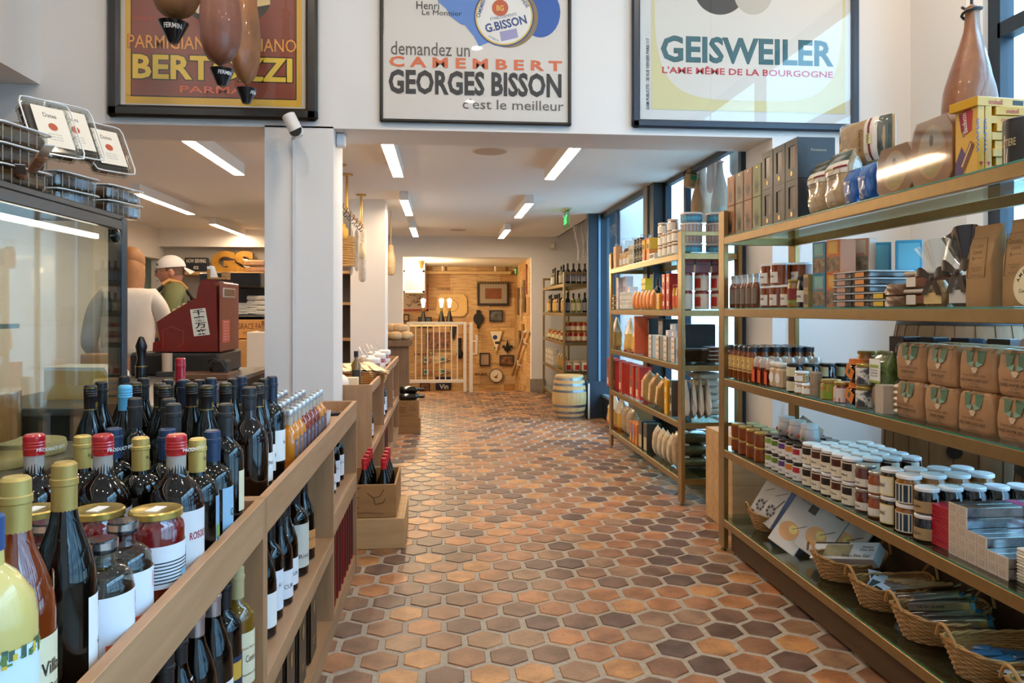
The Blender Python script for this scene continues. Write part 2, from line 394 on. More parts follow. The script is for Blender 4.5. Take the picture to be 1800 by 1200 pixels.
plankwall(pw, -1.25, 1.42, -1.2, 2.13, lambda m, a, c_, z, y, d: m.box(a, 14.7 - d, z, c_, 14.74, y, plank), 3); pw.box(-1.4, 14.75, -1.3, 1.5, 14.9, 2.25, GROUT); struct('wall_stair_back', pw)
pw = MB(); pw.smooth = False
plankwall(pw, 12.1, 14.7, -1.2, 2.13, lambda m, a, c_, z, y, d: m.box(1.405 - d, a, z, 1.44, c_, y, plank), 5); pw.box(1.45, 12.1, -1.3, 1.55, 14.9, 2.25, GROUT); struct('wall_stair_right', pw)
c = MB(); c.box(-1.4, 12.1, -1.25, -1.25, 14.8, 2.2, WALLW); struct('wall_stair_left', c)
c = MB(); c.box(-1.4, 12.15, 2.125, 1.5, 14.8, 2.25, WHITE); struct('ceiling_stair', c)
c = MB(); c.box(-1.3, 12.0, -.3, 1.42, 12.06, -.002, tile)
for k in range(5): c.box(-1.3, 12.06 + k * .28, -.4 - k * .2, 1.42, 12.06 + (k + 1) * .28, -.2 - k * .2, GROUT)
c.box(-1.3, 13.4, -1.3, 1.42, 14.8, -1.2, GROUT); struct('floor_stair', c)
c = MB(); c.box(2.3, 4.6, 3.2, 3.3, 10.5, 3.35, M('#6f8ea0', .6)); c.box(2.6, 4.7, 3.17, 2.63, 10.4, 3.2, WHITE); tag(link('entrance_canopy', c.mesh('entrance_canopy')), 'blue grey canopy over the pavement outside the entrance', 'canopy')
# outside: pavement, the building across the street, a tree
c = MB(); c.box(2.0, -30, -.12, 40, 60, -.07, M('#a9a7a2', .8, hex2='#bab8b2', nscale=2)); struct('ground_street', c)
c = MB(); FA = M('#cdd2d4', .8); FW = M('#5d7486', .2)
c.box(17, -25, -.1, 18, 45, 9, FA)
for k in range(24):
 for r_ in range(3): c.box(16.97, -22 + k * 2.7, .6 + r_ * 2.7, 17.02, -20.6 + k * 2.7, 2.5 + r_ * 2.7, FW)
tag(link('office_building', c.mesh('office_building')), 'pale office building with rows of windows across the street', 'building')
# ================================================================ LIGHTS OF THE SHOP
LEDM = M('#ffe2be', .5, emit=LED); LEDW = M('#e6e3de', .5)
def strip(x, y0, y1, label, wd=.075):
 t = root('ceiling_light', label, 'ceiling light', (x, y0, 2.36), 0, 'slim linear lights under the white ceiling')
 a = MB(); a.box(-wd / 2 - .004, 0, .003, wd / 2 + .004, y1 - y0, .09, LEDW); part('housing', a, t)
 a = MB(); a.box(-wd / 2, .004, 0, wd / 2, y1 - y0 - .004, .004, LEDM); part('diffuser', a, t)
strip(-.355, 4.93, 6.13, 'left linear ceiling light just behind the wide opening')
strip(.87, 4.93, 6.13, 'right linear ceiling light just behind the wide opening')
strip(-.375, 7.43, 8.63, 'middle linear light of the left ceiling row')
strip(.87, 7.55, 8.75, 'middle linear light of the right ceiling row')
strip(-.39, 9.95, 11.15, 'farthest linear light of the left ceiling row')
strip(.87, 10.1, 11.3, 'farthest linear light of the right ceiling row')
strip(-1.6, 4.95, 6.15, 'linear ceiling light above the deli counter nearest the opening')
strip(-2.8, 7.2, 8.75, 'linear ceiling light by the left deli wall')
strip(-2.86, 9.75, 11.15, 'farthest linear light of the deli ceiling')
strip(-1.35, 7.2, 8.4, 'linear ceiling light between the two white pillars')
for i, (x, y) in enumerate([(-.9, 1.2), (.35, 1.2), (1.6, 1.2), (-.9, 2.9), (.35, 2.9), (1.6, 2.9), (2.4, 3.6), (-1.9, 2.0), (.35, -.8), (-1.3, -.8), (1.9, -.8)]):
 a = MB(); a.lathe([(.075, 0), (.075, .012)], LEDW, 16); a.lathe([(.05, -.003), (.05, 0)], M('#ffe6cb', .5, emit=SPOT), 12)
 solo('downlight', a, 'round recessed downlight in the tall ceiling of the front room', 'downlight', (x, y, 3.985), 0, 'recessed downlights of the tall ceiling')
# ================================================================ WALL ART OVER THE OPENING
PGLASS = glassm('#ffffff', .5, .01)
def poster(name, label, x0, x1, z0, h, fw, fd, frame_mat, mat_w, mat_mat, art):
 t = root(name, label, 'poster', (0, 0, 0))
 Y = YH0 - .004
 a = MB()
 for bx in ((x0, z0, x1, z0 + fw), (x0, z0 + h - fw, x1, z0 + h), (x0, z0, x0 + fw, z0 + h), (x1 - fw, z0, x1, z0 + h)):
  a.box(bx[0], Y - fd, bx[1], bx[2], Y, bx[3], frame_mat, min(fw, fd) * .3)
 part('frame', a, t)
 a = MB(); a.box(x0 + fw * .8, Y - .012, z0 + fw * .8, x1 - fw * .8, Y - .004, z0 + h - fw * .8, mat_mat)
 p = part('print', a, t)
 art(p, Y - .0125)
 a = MB(); a.box(x0 + fw * .9, Y - fd * .62, z0 + fw * .9, x1 - fw * .9, Y - fd * .62 + .003, z0 + h - fw * .9, PGLASS); part('glass', a, t)
def rect(u0, v0, u1, v1, Y):           # left-bottom and right edge as seen, on the plane Y
 p = at(u0, v1, Y=Y); q = at(u0, v0, Y=Y); r_ = at(u1, v1, Y=Y)
 return p.x, p.z, r_.x - p.x, q.z - p.z
def ptxt(par, Y, s, u0, v0, u1, v1, mat, bold=0., name='lettering', outline=None):
 x, z, w_, h_ = rect(u0, v0, u1, v1, Y); a = MB(); a.smooth = False
 if outline:
  vs, fs, bb = textmesh(s, bold); k = outline[1]; vs2, fs2, bb2 = textmesh(s, bold + k); sc = w_ / (bb[1] - bb[0])
  e = (bb[0] - bb2[0]) * sc
  a.text(s, (x - e, Y, z - e * 1.0), (1, 0, 0), (0, 0, 1), w_ + 2 * e, h_ + 2 * e, outline[0], bold + k, .0004)
 a.text(s, (x, Y, z), (1, 0, 0), (0, 0, 1), w_, h_, mat, bold, .0012); part(name, a, par)
def shape(par, Y, poly, mat, name, lift=.0003):
 a = MB(); a.smooth = False; pts = [at(u, v, Y=Y) for u, v in poly]; a.add([(p.x, Y - lift, p.z) for p in pts], [list(range(len(pts)))[::-1]], mat); part(name, a, par)
def disc(cx_, cy_, rx, ry, n=40, rot=0., a0=0, a1=360):
 return [(cx_ + rx * math.cos(R(a0 + (a1 - a0) * i / n)), cy_ + ry * math.sin(R(a0 + (a1 - a0) * i / n))) for i in range(n)]
FB = M('#15130f', .3, coat=.3)
def art1(p, Y):
 def r_(x0, z0, x1, z1, m, lift, n):
  a = MB(); a.box(x0, Y - lift, z0, x1, Y - lift + .0004, z1, m); part(n, a, p)
 r_(-1.80, 2.475, -.815, 3.88, M('#e0ad35', .5), .0006, 'yellow_border')
 r_(-1.77, 2.515, -.845, 3.88, INK, .001, 'black_line')
 r_(-1.764, 2.521, -.851, 3.88, M('#7d3a2a', .45, hex2='#92442d', nscale=4), .0014, 'brown_field')
 Y2 = Y - .002
 ptxt(p, Y2, 'PARMIGIANO REGGIANO', 225, 60, 521, 84, M('#e8963c', .5), .012, outline=(INK, .03))
 ptxt(p, Y2, 'BERTOZZI', 233, 94, 514, 138, M('#e9c23f', .5), .03, outline=(M('#2c2418', .5), .035))
 ptxt(p, Y2, 'PARMA', 316, 150, 430, 163, M('#d9603a', .5), .02, outline=(INK, .02))
 ptxt(p, Y2, 'STAMPATO IN ITALIA - RIPRODUZIONE VIETATA', 222, 166, 294, 168.5, INK)
 ptxt(p, Y2, 'AFFISSIONI E PUBBLICITA - TUTTI I DIRITTI RISERVATI', 326, 169, 418, 171.5, INK)
 shape(p, Y2, disc(400, 0, 76, 47, 40), M('#3c3830', .5), 'grey_shape'); shape(p, Y2, disc(350, 12, 9, 12), M('#e4d6bd', .5), 'seal', .0006)
 shape(p, Y2, [(452, -8), (475, -8), (475, 8), (452, 12)], M('#e8c88a', .5), 'cheese_block', .0008)
 ptxt(p, Y2, 'Bertozzi & C.', 234, 27, 278, 34, M('#c0402a', .5))
poster('framed_poster', 'black framed red brown poster with yellow lettering BERTOZZI behind the hams', -1.893, -.722, 2.393, 1.52, .068, .05, FB, .03, M('#d8cdbd', .6), art1)
def art2(p, Y):
 Y -= .0006
 DG = M('#5d564f', .6)
 ptxt(p, Y, 'demandez un', 687, 72, 826, 96, DG, .004)
 ptxt(p, Y, 'C A M E M B E R T', 684, 98, 988, 117, M('#d96a3c', .5), .035)
 ptxt(p, Y, 'GEORGES BISSON', 683, 121, 987, 164.5, M('#231f1d', .5), .035)
 ptxt(p, Y, "c'est le meilleur", 813, 173, 991, 191, DG, .004)
 ptxt(p, Y, 'Henri', 732, 2, 772, 16, INK); ptxt(p, Y, 'Le Monnier', 742, 17, 812, 26, INK)
 rnd = random.Random(4)
 patch = [(740, -40)] + [(775 + k * 10 + rnd.uniform(-5, 5), 10 + k * 9.5 + rnd.uniform(-6, 6)) for k in range(8)] + [(870, 70), (870, -40)]
 shape(p, Y, patch, M('#5f86c6', .6), 'blue_brush_patch')
 shape(p, Y, [(930, -40)] + disc(950, 22, 35, 44, 14, a0=-60, a1=140) + [(930, 40)], M('#2f5ba6', .6), 'blue_sleeve')
 shape(p, Y, disc(894, 31, 52, 53), M('#8a7350', .5), 'box_side', .0006)
 shape(p, Y, disc(886, 29, 53, 53), M('#23417f', .5), 'box_rim', .0009); shape(p, Y, disc(886, 29, 50.5, 50.5), M('#d8b544', .5), 'box_gold', .0012)
 shape(p, Y, disc(886, 29, 48, 48), M('#e6e2da', .5), 'box_face', .0015); shape(p, Y, disc(879, 14, 14.5, 14.5), M('#c0562c', .5), 'red_seal', .0018)
 def slanted(s, cx_, cy_, w_, h_, mat, bold, ang):
  c0 = at(cx_, cy_, Y=Y - .002); k = 4.44 / F_PX; a = MB(); a.smooth = False
  ax = Vector((math.cos(ang), 0, math.sin(ang))); ay = Vector((-math.sin(ang), 0, math.cos(ang)))
  a.text(s, c0 - ax * w_ * k / 2 - ay * h_ * k / 2, ax, ay, w_ * k, h_ * k, mat, bold, .0004); part('lettering', a, p)
 BL = M('#23417f', .5)
 slanted('G.BISSON', 889, 42, 76, 16, BL, .03, R(15)); slanted('ETABLISSEMENTS', 885, 29, 48, 5, BL, 0, R(13)); slanted('BG', 879, 14, 13, 10, M('#e4b35a', .5), .03, 0)
 slanted('LIVAROT', 868, 68, 20, 4, BL, 0, R(-28)); slanted('CAMEMBERT', 846, 12, 40, 7, BL, .02, R(72)); slanted('NORMANDIE', 917, -4, 40, 7, BL, .02, R(-55))
 shape(p, Y, [(878, 56), (908, 50), (911, 66), (881, 73)], M('#9c97bd', .5), 'stamp', .0018)
 a = MB(); pp = at(676, 60, Y=Y); a.text('STUDIO JOSEPH CHARLES', (pp.x, Y, pp.z), (0, 0, 1), (-1, 0, 0), .25, .012, INK, 0, .0008); part('lettering', a, p)
poster('framed_poster', 'thin black framed cream poster with orange CAMEMBERT and black GEORGES BISSON lettering', -.367, .768, 2.40, 1.5, .019, .03, FB, 0, M('#d9d2c8', .55), art2)
def art3(p, Y):
 Y -= .0006
 a = MB(); q0 = at(1145, 192, Y=Y); q1 = at(1486, 192, Y=Y); a.box(q0.x, Y - .0004, q0.z, q1.x, Y, 3.9, M('#cfc794', .6)); part('tinted_border', a, p)
 a = MB(); a.prism([(q0.x + (q1.x - q0.x) / 2 + (q1.x - q0.x) * .485 * math.copysign(abs(math.cos(R(t))) ** .5, math.cos(R(t))), 3.3 + .72 * math.copysign(abs(math.sin(R(t))) ** .5, math.sin(R(t)))) for t in range(0, 360, 6)], Y - .0009, Y - .0005, M('#d4d0c6', .6), 'Y'); part('pale_field', a, p)
 Y -= .001
 TEAL = M('#2f6067', .5)
 ptxt(p, Y, 'GEISWEILER', 1162, 62, 1465, 108, TEAL, .022, outline=(M('#1b3138', .5), .01))
 ptxt(p, Y, "L'AME MÊME DE LA BOURGOGNE", 1164, 114, 1464, 128.5, M('#b8343a', .5), .02)
 shape(p, Y, disc(1266, -20, 46, 46), M('#35322f', .5), 'dark_shape'); shape(p, Y, disc(1324, -12, 34, 38), M('#b8b2a4', .5), 'pale_shape', .0006)
 a = MB(); pp = at(1138, 192, Y=Y); a.text('DAM PUBLICITE - 20 RUE VERNIER PARIS 117', (pp.x + .012, Y, pp.z), (0, 0, 1), (-1, 0, 0), .43, .02, INK, .01, .0008); part('lettering', a, p)
poster('framed_poster', 'dark framed pale poster with teal GEISWEILER lettering above the tall shelf', 1.139, 2.576, 2.40, 1.5, .05, .035, M('#2a3442', .35), 0, M('#cfd0cd', .5), art3)
# wall spot lamp with its conduit, alarm box
t = root('wall_spotlight', 'white cylindrical spotlight with black face on the pillar below a poster', 'spotlight', (0, 0, 0))
p0 = at(521, 231, Y=4.38); p1 = at(509, 207, Y=4.38); d = (p1 - p0).normalized(); T = Matrix.Translation(p0) @ d.to_track_quat('Z', 'Y').to_matrix().to_4x4()
a = MB(); a.lathe([(.0, -.035), (.026, -.034), (.036, -.018), (.038, 0), (.038, .1), (.034, .104), (0, .104)], M('#e8e2dd', .4), 24, T); part('lamp_body', a, t)
a = MB(); a.prism([(.036 * math.cos(R(k)), .036 * math.sin(R(k))) for k in range(180, 361, 12)], -.041, -.036, M('#0c0b0b', .5), 'Y', Matrix.Translation(p0) @ Matrix.Rotation(R(-27), 4, 'Y')); part('pivot_cap', a, t)
a = MB(); pb = at(514, 243, Y=4.47); a.tube([p0 + Vector((0, .03, -.03)), pb + Vector((0, 0, 0)), (pb.x, 4.495, pb.z - .05), (pb.x, 4.495, .8)], .0075, M('#d5d8da', .4), 8); part('conduit', a, t)
a = MB(); p0 = at(596, 265, X=-.637); a.box(-.635, 4.6, p0.z, -.585, 4.68, p0.z + .075, M('#dfe3e8', .4), .008); solo('alarm_sensor', a, 'small white sensor box on the pillar side just under the header', 'sensor')
# round ceiling speakers and exit signs
for (u, v, lab) in ((861, 266, 'round flat speaker in the ceiling right behind the opening'), (805, 404, 'distant round speaker in the ceiling before the wooden room')):
 p0 = at(u, v, Z=2.45); a = MB(); a.lathe([(.115, -.004), (.118, 0)], M('#b9a793', .7), 28); a.lathe([(.13, -.002), (.13, 0)], M('#d9c8b2', .6), 28); solo('ceiling_speaker', a, lab, 'speaker', (p0.x, p0.y, 2.449))
def exit_sign(loc, lab, s=1.):
 t = root('exit_sign', lab, 'exit sign', loc); GR = M('#39e07a', .3, emit=1.2)
 a = MB(); a.box(-.012 * s, -.15 * s, -.2 * s, .012 * s, .15 * s, 0, glassm('#d9f6e2', .6)); part('panel', a, t)
 a = MB(); a.text('EXIT', (-.0135 * s, .11 * s, -.15 * s), (0, -1, 0), (0, 0, 1), .22 * s, .1 * s, GR, .03); part('lettering', a, t)
 a = MB(); a.box(-.03 * s, -.16 * s, 0, .03 * s, .16 * s, .02, M('#c9b98a', .4)); part('mount', a, t)
 a = MB(); a.ball((-.02, .05, -.05), .02, M('#cfc6b8', .4)); part('lamp_head', a, t)
p0 = at(996, 378, X=1.42); exit_sign((p0.x, p0.y, 2.43), 'green lit exit sign under the ceiling by the glazed entrance')
p0 = at(907, 465, Y=14.2); exit_sign((p0.x, p0.y, 2.10), 'small green exit sign inside the wooden stair room', .8)
p0 = at(970, 426, Y=11.9); a = MB(); a.box(-.04, -.1, -.11, .04, .05, 0, M('#d9cdbd', .5), .01); a.box(-.025, -.11, -.09, .025, -.1, -.03, M('#eceae6', .4)); solo('motion_detector', a, 'beige wedge shaped detector high on the white pier near the stair room', 'detector', p0)
# ================================================================ HANGING HAMS AND SAUSAGES
HAM = M('#6d4428', .5, coat=.25, hex2='#a8692f', nscale=5, namt=.55, bump=.5, bscale=14)
HAM2 = M('#8a5a28', .6, coat=.1, hex2='#5a3d22', nscale=7, namt=.5, bump=.6, bscale=18)
HAM3 = M('#5f3423', .45, coat=.35, hex2='#84492c', nscale=4, namt=.5, bump=.4, bscale=12)
HAMP = M('#a97b4e', .6, coat=.1, hex2='#7d6a50', nscale=5, namt=.5, bump=.5, bscale=15)
def hamshape(L_, wb, seed, mat, flat=.75, thin=.3):
 rnd = random.Random(seed); ph = [rnd.uniform(0, 6.28) for _ in range(6)]
 def fn(a, t):
  th = a * 2 * math.pi
  prof = [(0, .0), (.03, .45), (.08, .72), (.16, .93), (.28, 1.0), (.42, .93), (.56, .74), (.7, .5), (.82, thin + .03), (.92, thin), (.97, thin * 1.1), (1, 0)]
  for (t0, r0), (t1, r1) in zip(prof, prof[1:]):
   if t <= t1: r = r0 + (r1 - r0) * (t - t0) / (t1 - t0); break
  r *= wb * (1 + .07 * math.sin(2 * th + ph[0]) + .05 * math.sin(3 * th + ph[1] + 4 * t) + .03 * math.sin(5 * th + ph[2] + 9 * t))
  off = .1 * wb * math.sin(3 * t + ph[3])
  return (r * math.cos(th) + off, r * math.sin(th) * flat, L_ * t)
 a = MB(); a.grid(fn, 24, 26, mat, closed_u=True); return a
def hang_ham(name, label, u, v, Y, L_, wb, mat, seed, rz=0, cup=None, ztop=None, ropemat=None, thin=.3, cat='ham', flat=.75, group=None):
 p0 = at(u, v, Y=Y); t = root(name, label, cat, p0, rz, group)
 part('meat', hamshape(L_, wb, seed, mat, flat, thin), t)
 a = MB(); zt = (ztop or 4.0) - p0.z; rm = ropemat or INK
 a.tube([(0, 0, L_ * .93), (0, 0, zt)], .006, rm, 6); a.tube([(wb * thin * 1.05 * math.cos(k * .6), wb * thin * .95 * math.sin(k * .6), L_ * .9 + .004 * k) for k in range(14)], .006, rm, 6); part('rope', a, t)
 if cup:
  u2, v0, v1, wpx = cup; k = Y / F_PX; rc = wpx * k / 2; c0 = at(u2, v1, Y=Y); hc = (v1 - v0) * k; off = c0 - p0
  a = MB(); a.lathe([(.006, 0), (.02, .004), (rc, hc), (rc * .96, hc), (.02, .01)], M('#14161c', .2, coat=.4), 24, Matrix.Translation(off)); cp = part('drip_cup', a, t)
  a = MB(); a.tube([off + Vector((0, 0, hc * .7)), off + Vector((0, 0, hc + .03)), (0, 0, .02)], .003, INK, 5); part('hook', a, t)
  a = MB(); rm_ = rc * .66 + .002
  vs, fs, bb = textmesh('FERMIN', .02); hh = hc * .2; ww = hh * 4.2; out = []
  for x, y in vs:
   zz = hc * .62 + (y - bb[2]) / (bb[3] - bb[2]) * hh; rr_ = .02 + (rc - .02) * (zz - .004) / (hc - .004) + .0015
   an = R(-75) + ((x - bb[0]) / (bb[1] - bb[0]) - .5) * ww / rr_; out.append((off.x + rr_ * math.cos(an), off.y + rr_ * math.sin(an), off.z + zz))
  a.add(out, fs, M('#e9e9ea', .4)); part('lettering', a, cp)
hang_ham('cured_ham', 'short rounded cured ham with black drip cup, leftmost before the red poster', 305, 36, 3.75, .62, .108, HAM2, 1, 0, (305, 42, 78, 50), thin=.3, group=None)
hang_ham('cured_ham', 'smooth reddish cured ham with black drip cup, middle one before the red poster', 383, 116, 3.58, .7, .095, HAM3, 2, 20, (390, 123, 152, 41))
hang_ham('cured_ham', 'rough brown cured ham with the lowest drip cup before the red poster', 432, 150, 3.98, .8, .09, HAM, 3, 70, (434, 157, 183, 35))
hang_ham('cured_ham', 'long cured ham hung by a black cord above the yellow wafer boxes', 1708, 275, 2.95, .64, .14, M('#6d3f2a', .45, coat=.25, hex2='#a3693c', nscale=4, namt=.4, bump=.5, bscale=13), 8, 40, None, thin=.27)
RED = M('#8e2334', .6)
hang_ham('cured_ham', 'orange cured ham tied with red cord hanging by the passage window', 1235, 392, 5.9, .46, .115, HAMP, 4, 30, None, 2.45, RED, thin=.3)
hang_ham('cured_ham', 'grey brown cured ham tied with dark red cord right of the salami by the window', 1266, 395, 5.6, .5, .09, M('#7a6048', .65, hex2='#9a7f62', nscale=6, bump=.5, bscale=16), 5, 80, None, 2.45, RED, thin=.3)
hang_ham('cured_ham', 'speckled grey cured ham just above the brown hand print boxes', 1305, 330, 5.4, .5, .08, M('#8a7560', .7, hex2='#6a5444', nscale=9, bump=.5, bscale=18), 6, 10, None, 2.45, RED, thin=.35)
def salami(label, u, v, Y, L_, r_, mat, group=None, ztop=2.45, cat='salami'):
 p0 = at(u, v, Y=Y); a = MB(); a.lathe([(0, 0), (r_ * .6, .01), (r_, .04), (r_ * 1.03, L_ * .5), (r_, L_ - .04), (r_ * .6, L_ - .01), (.006, L_), (.005, ztop - p0.z)], mat, 14)
 return solo('salami', a, label, cat, p0, group=group)
SAL = M('#c39a80', .7, hex2='#a9745c', nscale=22, bump=.3, bscale=60); SALW = M('#d8cfc2', .8, hex2='#b7a796', nscale=26, bump=.25, bscale=60)
salami('long pink salami between the two tied hams, the longer one', 1249, 340, 5.8, .36, .03, SAL); salami('long pink salami beside the longer one between two tied hams', 1260, 335, 5.75, .33, .024, SAL)
salami('grey salami hanging above the beige hand print boxes', 1290, 310, 5.5, .3, .032, M('#9a8878', .75, hex2='#7c6a5c', nscale=20, bump=.3, bscale=50))
# net-wrapped provolone
p0 = at(1212, 330, Y=6.0); t = root('provolone_cheese', 'barrel shaped cheese in a string net hanging left of the orange ham', 'cheese', p0, 0, None, (0, R(14), 0))
a = MB(); a.lathe([(0, 0), (.045, .004), (.06, .05), (.06, .1), (.045, .15), (.02, .16), (0, .162)], M('#c3a173', .6, hex2='#8f7048', nscale=9), 18); part('cheese', a, t)
a = MB(); a.lathe([(.061, .1), (.062, .112)], M('#4d4a3c', .6), 18); part('band', a, t)
a = MB(); a.box(-.03, -.066, .055, .02, -.058, .09, M('#2f8a52', .5)); part('tag', a, t)
a = MB()
for k in range(6):
 an = k * 1.047; a.tube([(.05 * math.cos(an), .05 * math.sin(an), .15), (.008 * math.cos(an), .008 * math.sin(an), .32), (0, 0, .46)], .002, M('#e3ddd0', .8), 4)
part('string', a, t)
# white sausages far right
for k, (u, v0, v1) in enumerate(((1012, 402, 420), (1017, 420, 458), (1026, 405, 452), (1031, 395, 440))):
 p0 = at(u, v1, Y=10.2); p1 = at(u - 3, v0, Y=10.2); a = MB(); a.tube([p0, (p0 + p1) / 2 + Vector((.02, 0, 0)), p1, (p1.x, p1.y, 2.75)], [.016, .02, .016, .004], M('#d9d3cc', .7, hex2='#b9b2aa', nscale=15), 8)
 solo('sausage', a, 'whitish dry sausage hanging in the loop above the far oil bottles', 'sausage', group='white sausages above the far oil bottles')
# brass rod with hooks, sausages on the left
t = root('brass_hanging_rail', 'brass ceiling rail with black hooks left of the rear pillar', 'hanging rail', (0, 0, 0)); BR = M('#c79a4a', .3, .9)
a = MB()
zr = 2.14
xr = -.81
for Y in (6.1, 6.54, 7.68): a.tube([(xr, Y, 2.45), (xr, Y, zr)], .011, BR, 10); a.lathe([(.05, 2.438), (.05, 2.45)], BR, 18, Matrix.Translation((xr, Y, 0)))
a.tube([(xr, 5.9, zr), (xr, 7.9, zr)], .011, BR, 10); part('rail', a, t)
for Y in (5.9, 6.15, 6.4, 6.65, 6.9, 7.15, 7.4, 7.6):
 a = MB(); a.tube([(xr, Y, zr + .015), (xr + .022, Y, zr), (xr + .01, Y, zr - .03), (xr - .012, Y, zr - .05), (xr, Y, zr - .07), (xr + .02, Y, zr - .06)], .004, INK, 6); part('hook', a, t)
a = MB()
for k in range(13): a.tube([(xr - .02 + .055 * math.cos(q / 8 * 6.28), 6.75 + .05 * math.sin(q / 8 * 6.28), 1.93 - k * .02 + .006 * math.sin(q + k)) for q in range(8)], .013, M('#cfa468', .6, hex2='#b58748', nscale=20), 6, closed=True)
a.tube([(xr, 6.75, 1.94), (xr, 6.75, 2.135)], .004, INK, 5); solo('coiled_sausage', a, 'tan coil of sausage hanging from the brass rail', 'sausage')
for (u, v, Y, L_, r_, lab) in ((617, 484, 7.1, .42, .018, 'thin white salami hanging left of the thickest one on the brass rail'), (627, 477, 7.3, .4, .02, 'white salami with the shortest tail on the brass rail'), (637, 496, 7.6, .55, .038, 'thickest long white speckled salami hanging from the brass rail')):
 p0 = at(u, v, X=xr); a = MB(); a.lathe([(0, 0), (r_ * .7, .012), (r_, .04), (r_, L_ - .04), (r_ * .6, L_ - .01), (.004, L_), (.004, zr - p0.z)], SALW, 14); solo('salami', a, lab, 'salami', p0)
for (u, v, Y, h, lab) in ((602, 420, 7.0, .12, 'golden pear shaped cheese hanging at the edge of the pillar'), (635, 455, 7.5, .16, 'pale pear shaped cheese hanging before the thick salami')):
 p0 = at(u, v, X=xr); a = MB(); a.lathe([(0, 0), (.03, .005), (.05, .04), (.045, .08), (.022, h * .85), (.026, h), (.004, h + .01), (.003, zr - p0.z)], M('#e0a83e' if h < .13 else '#ddc9a0', .5), 16); solo('hanging_cheese', a, lab, 'cheese', p0)
p0 = at(687, 484, Y=8.9); a = MB(); a.lathe([(0, 0), (.04, .01), (.06, .1), (.055, .2), (.03, .3), (.035, .34), (.005, .36), (.004, 2.45 - p0.z)], M('#e2cfa4', .6, hex2='#b98a4a', nscale=6), 14); solo('hanging_cheese', a, 'pale gourd shaped cheese hanging right of the rear pillar', 'cheese', p0)
# ================================================================ BOTTLE KINDS (front faces local -Y)
DG_ = M('#060706', .07, spec=.55); DKB = M('#120704', .06, spec=.55)
def wineprof(h, r, style):
 if style == 'burg': return [(r * .8, 0), (r, .006), (r, h * .48), (r * .93, h * .56), (r * .72, h * .65), (r * .47, h * .74), (r * .37, h * .82), (r * .35, h * .985), (r * .3, h)]
 if style == 'bord': return [(r * .85, 0), (r, .006), (r, h * .6), (r * .95, h * .645), (r * .7, h * .69), (r * .43, h * .73), (r * .385, h * .78), (r * .38, h * .985), (r * .3, h)]
 if style == 'round': return [(r * .85, 0), (r, .008), (r, h * .52), (r * .94, h * .59), (r * .75, h * .655), (r * .5, h * .70), (r * .36, h * .74), (r * .34, h * .985), (r * .3, h)]
 if style == 'flat': return [(r * .9, 0), (r, .006), (r, h * .56), (r * .93, h * .63), (r * .72, h * .68), (r * .42, h * .71), (r * .37, h * .74), (r * .37, h * .97), (r * .34, h * .98)]
def bottle(kind, h, r, style, body, cap, label, lz=(.1, .42), span=70, capz=.76, txt=(), capr=None, extra=None, ring=None, ridges=False, labc=0):
 a = MB(); a.lathe(wineprof(h, r, style), body, 24)
 c = MB(); cr_ = capr or r * {'burg': .385, 'bord': .4, 'round': .37, 'flat': .39}[style]
 z0 = h * capz
 pr = [(cr_ + .0006, z0), (cr_ + .0008, h * .90)]
 if ridges: pr += [(cr_ + .0018, h * .905), (cr_ + .0006, h * .915), (cr_ + .0018, h * .925), (cr_ + .0006, h * .935), (cr_ + .0018, h * .945), (cr_ + .0006, h * .955), (cr_ + .0014, h * .965)]
 else: pr += [(cr_ + .0022, h * .905), (cr_ + .0022, h * .93), (cr_ + .0008, h * .935)]
 pr += [(cr_ + .0006, h * .99), (cr_ - .003, h * 1.002), (0, h * 1.002)]
 c.lathe(pr, cap, 20)
 parts = [('bottle_body', a), ('capsule', c)]
 if ring:
  q = MB(); q.lathe([(cr_ + .0014, z0), (cr_ + .0014, z0 + .003)], ring, 20); q.lathe([(cr_ + .0014, h * .975), (cr_ + .0014, h * .982)], ring, 20)
  q.wrap('●', cr_ + .0016, -90 + labc, z0 + h * .045, cr_ * 1.2, cr_ * 1.2, ring) if False else q.arc(cr_ + .0014, z0 + h * .02, z0 + h * .07, -112, -68, ring, 6)
  parts.append(('capsule_emblem', q, 1))
 if label:
  l = MB(); l.arc(r + .0007, h * lz[0], h * lz[1], -90 + labc - span, -90 + labc + span, label, 14); parts.append(('paper_label', l)); li = len(parts) - 1
  if txt:
   t_ = MB(); t_.smooth = False
   for s, zc, wd, ht, m_, bo in txt: t_.wrap(s, r + .0014, -90 + labc, h * zc, wd, ht, m_, bo)
   parts.append(('lettering', t_, li))
 if extra: parts += extra(h, r)
 defk(kind, parts)
LABW = M('#e7e6e2', .5); LABC = M('#d9cfae', .5); GOLD = M('#b9964a', .32, .75); GOLDL = M('#c6ab60', .38, .35); REDC = M('#b3121c', .3, coat=.5)
NAVC = M('#1f3556', .4); BLKC = M('#17171a', .42); SILV = M('#b9b4b6', .3, .85); ORG = M('#d9643a', .5); REDINK = M('#a02434', .5)
bottle('w_ring', .30, .040, 'burg', DG_, BLKC, LABW, (.1, .36), capz=.78, ring=GOLD, ridges=True, txt=[('Pinot Noir', .27, .045, .012, INK, 0)])
bottle('w_blk', .30, .040, 'burg', DG_, BLKC, LABW, (.1, .36), txt=[('Barbera', .25, .04, .011, INK, 0)])
bottle('w_blk2', .295, .038, 'bord', DG_, M('#252628', .5), LABC, (.2, .5), txt=[('CO', .38, .03, .016, INK, 0)], labc=40)
bottle('w_blue', .31, .041, 'burg', DG_, M('#5aa9cf', .4), LABW, (.1, .36), capz=.75, ridges=True)
bottle('w_navy', .305, .038, 'bord', DG_, M('#1c2a40', .4), LABW, (.18, .48), txt=[('Rosso', .36, .03, .01, REDINK, 0)])
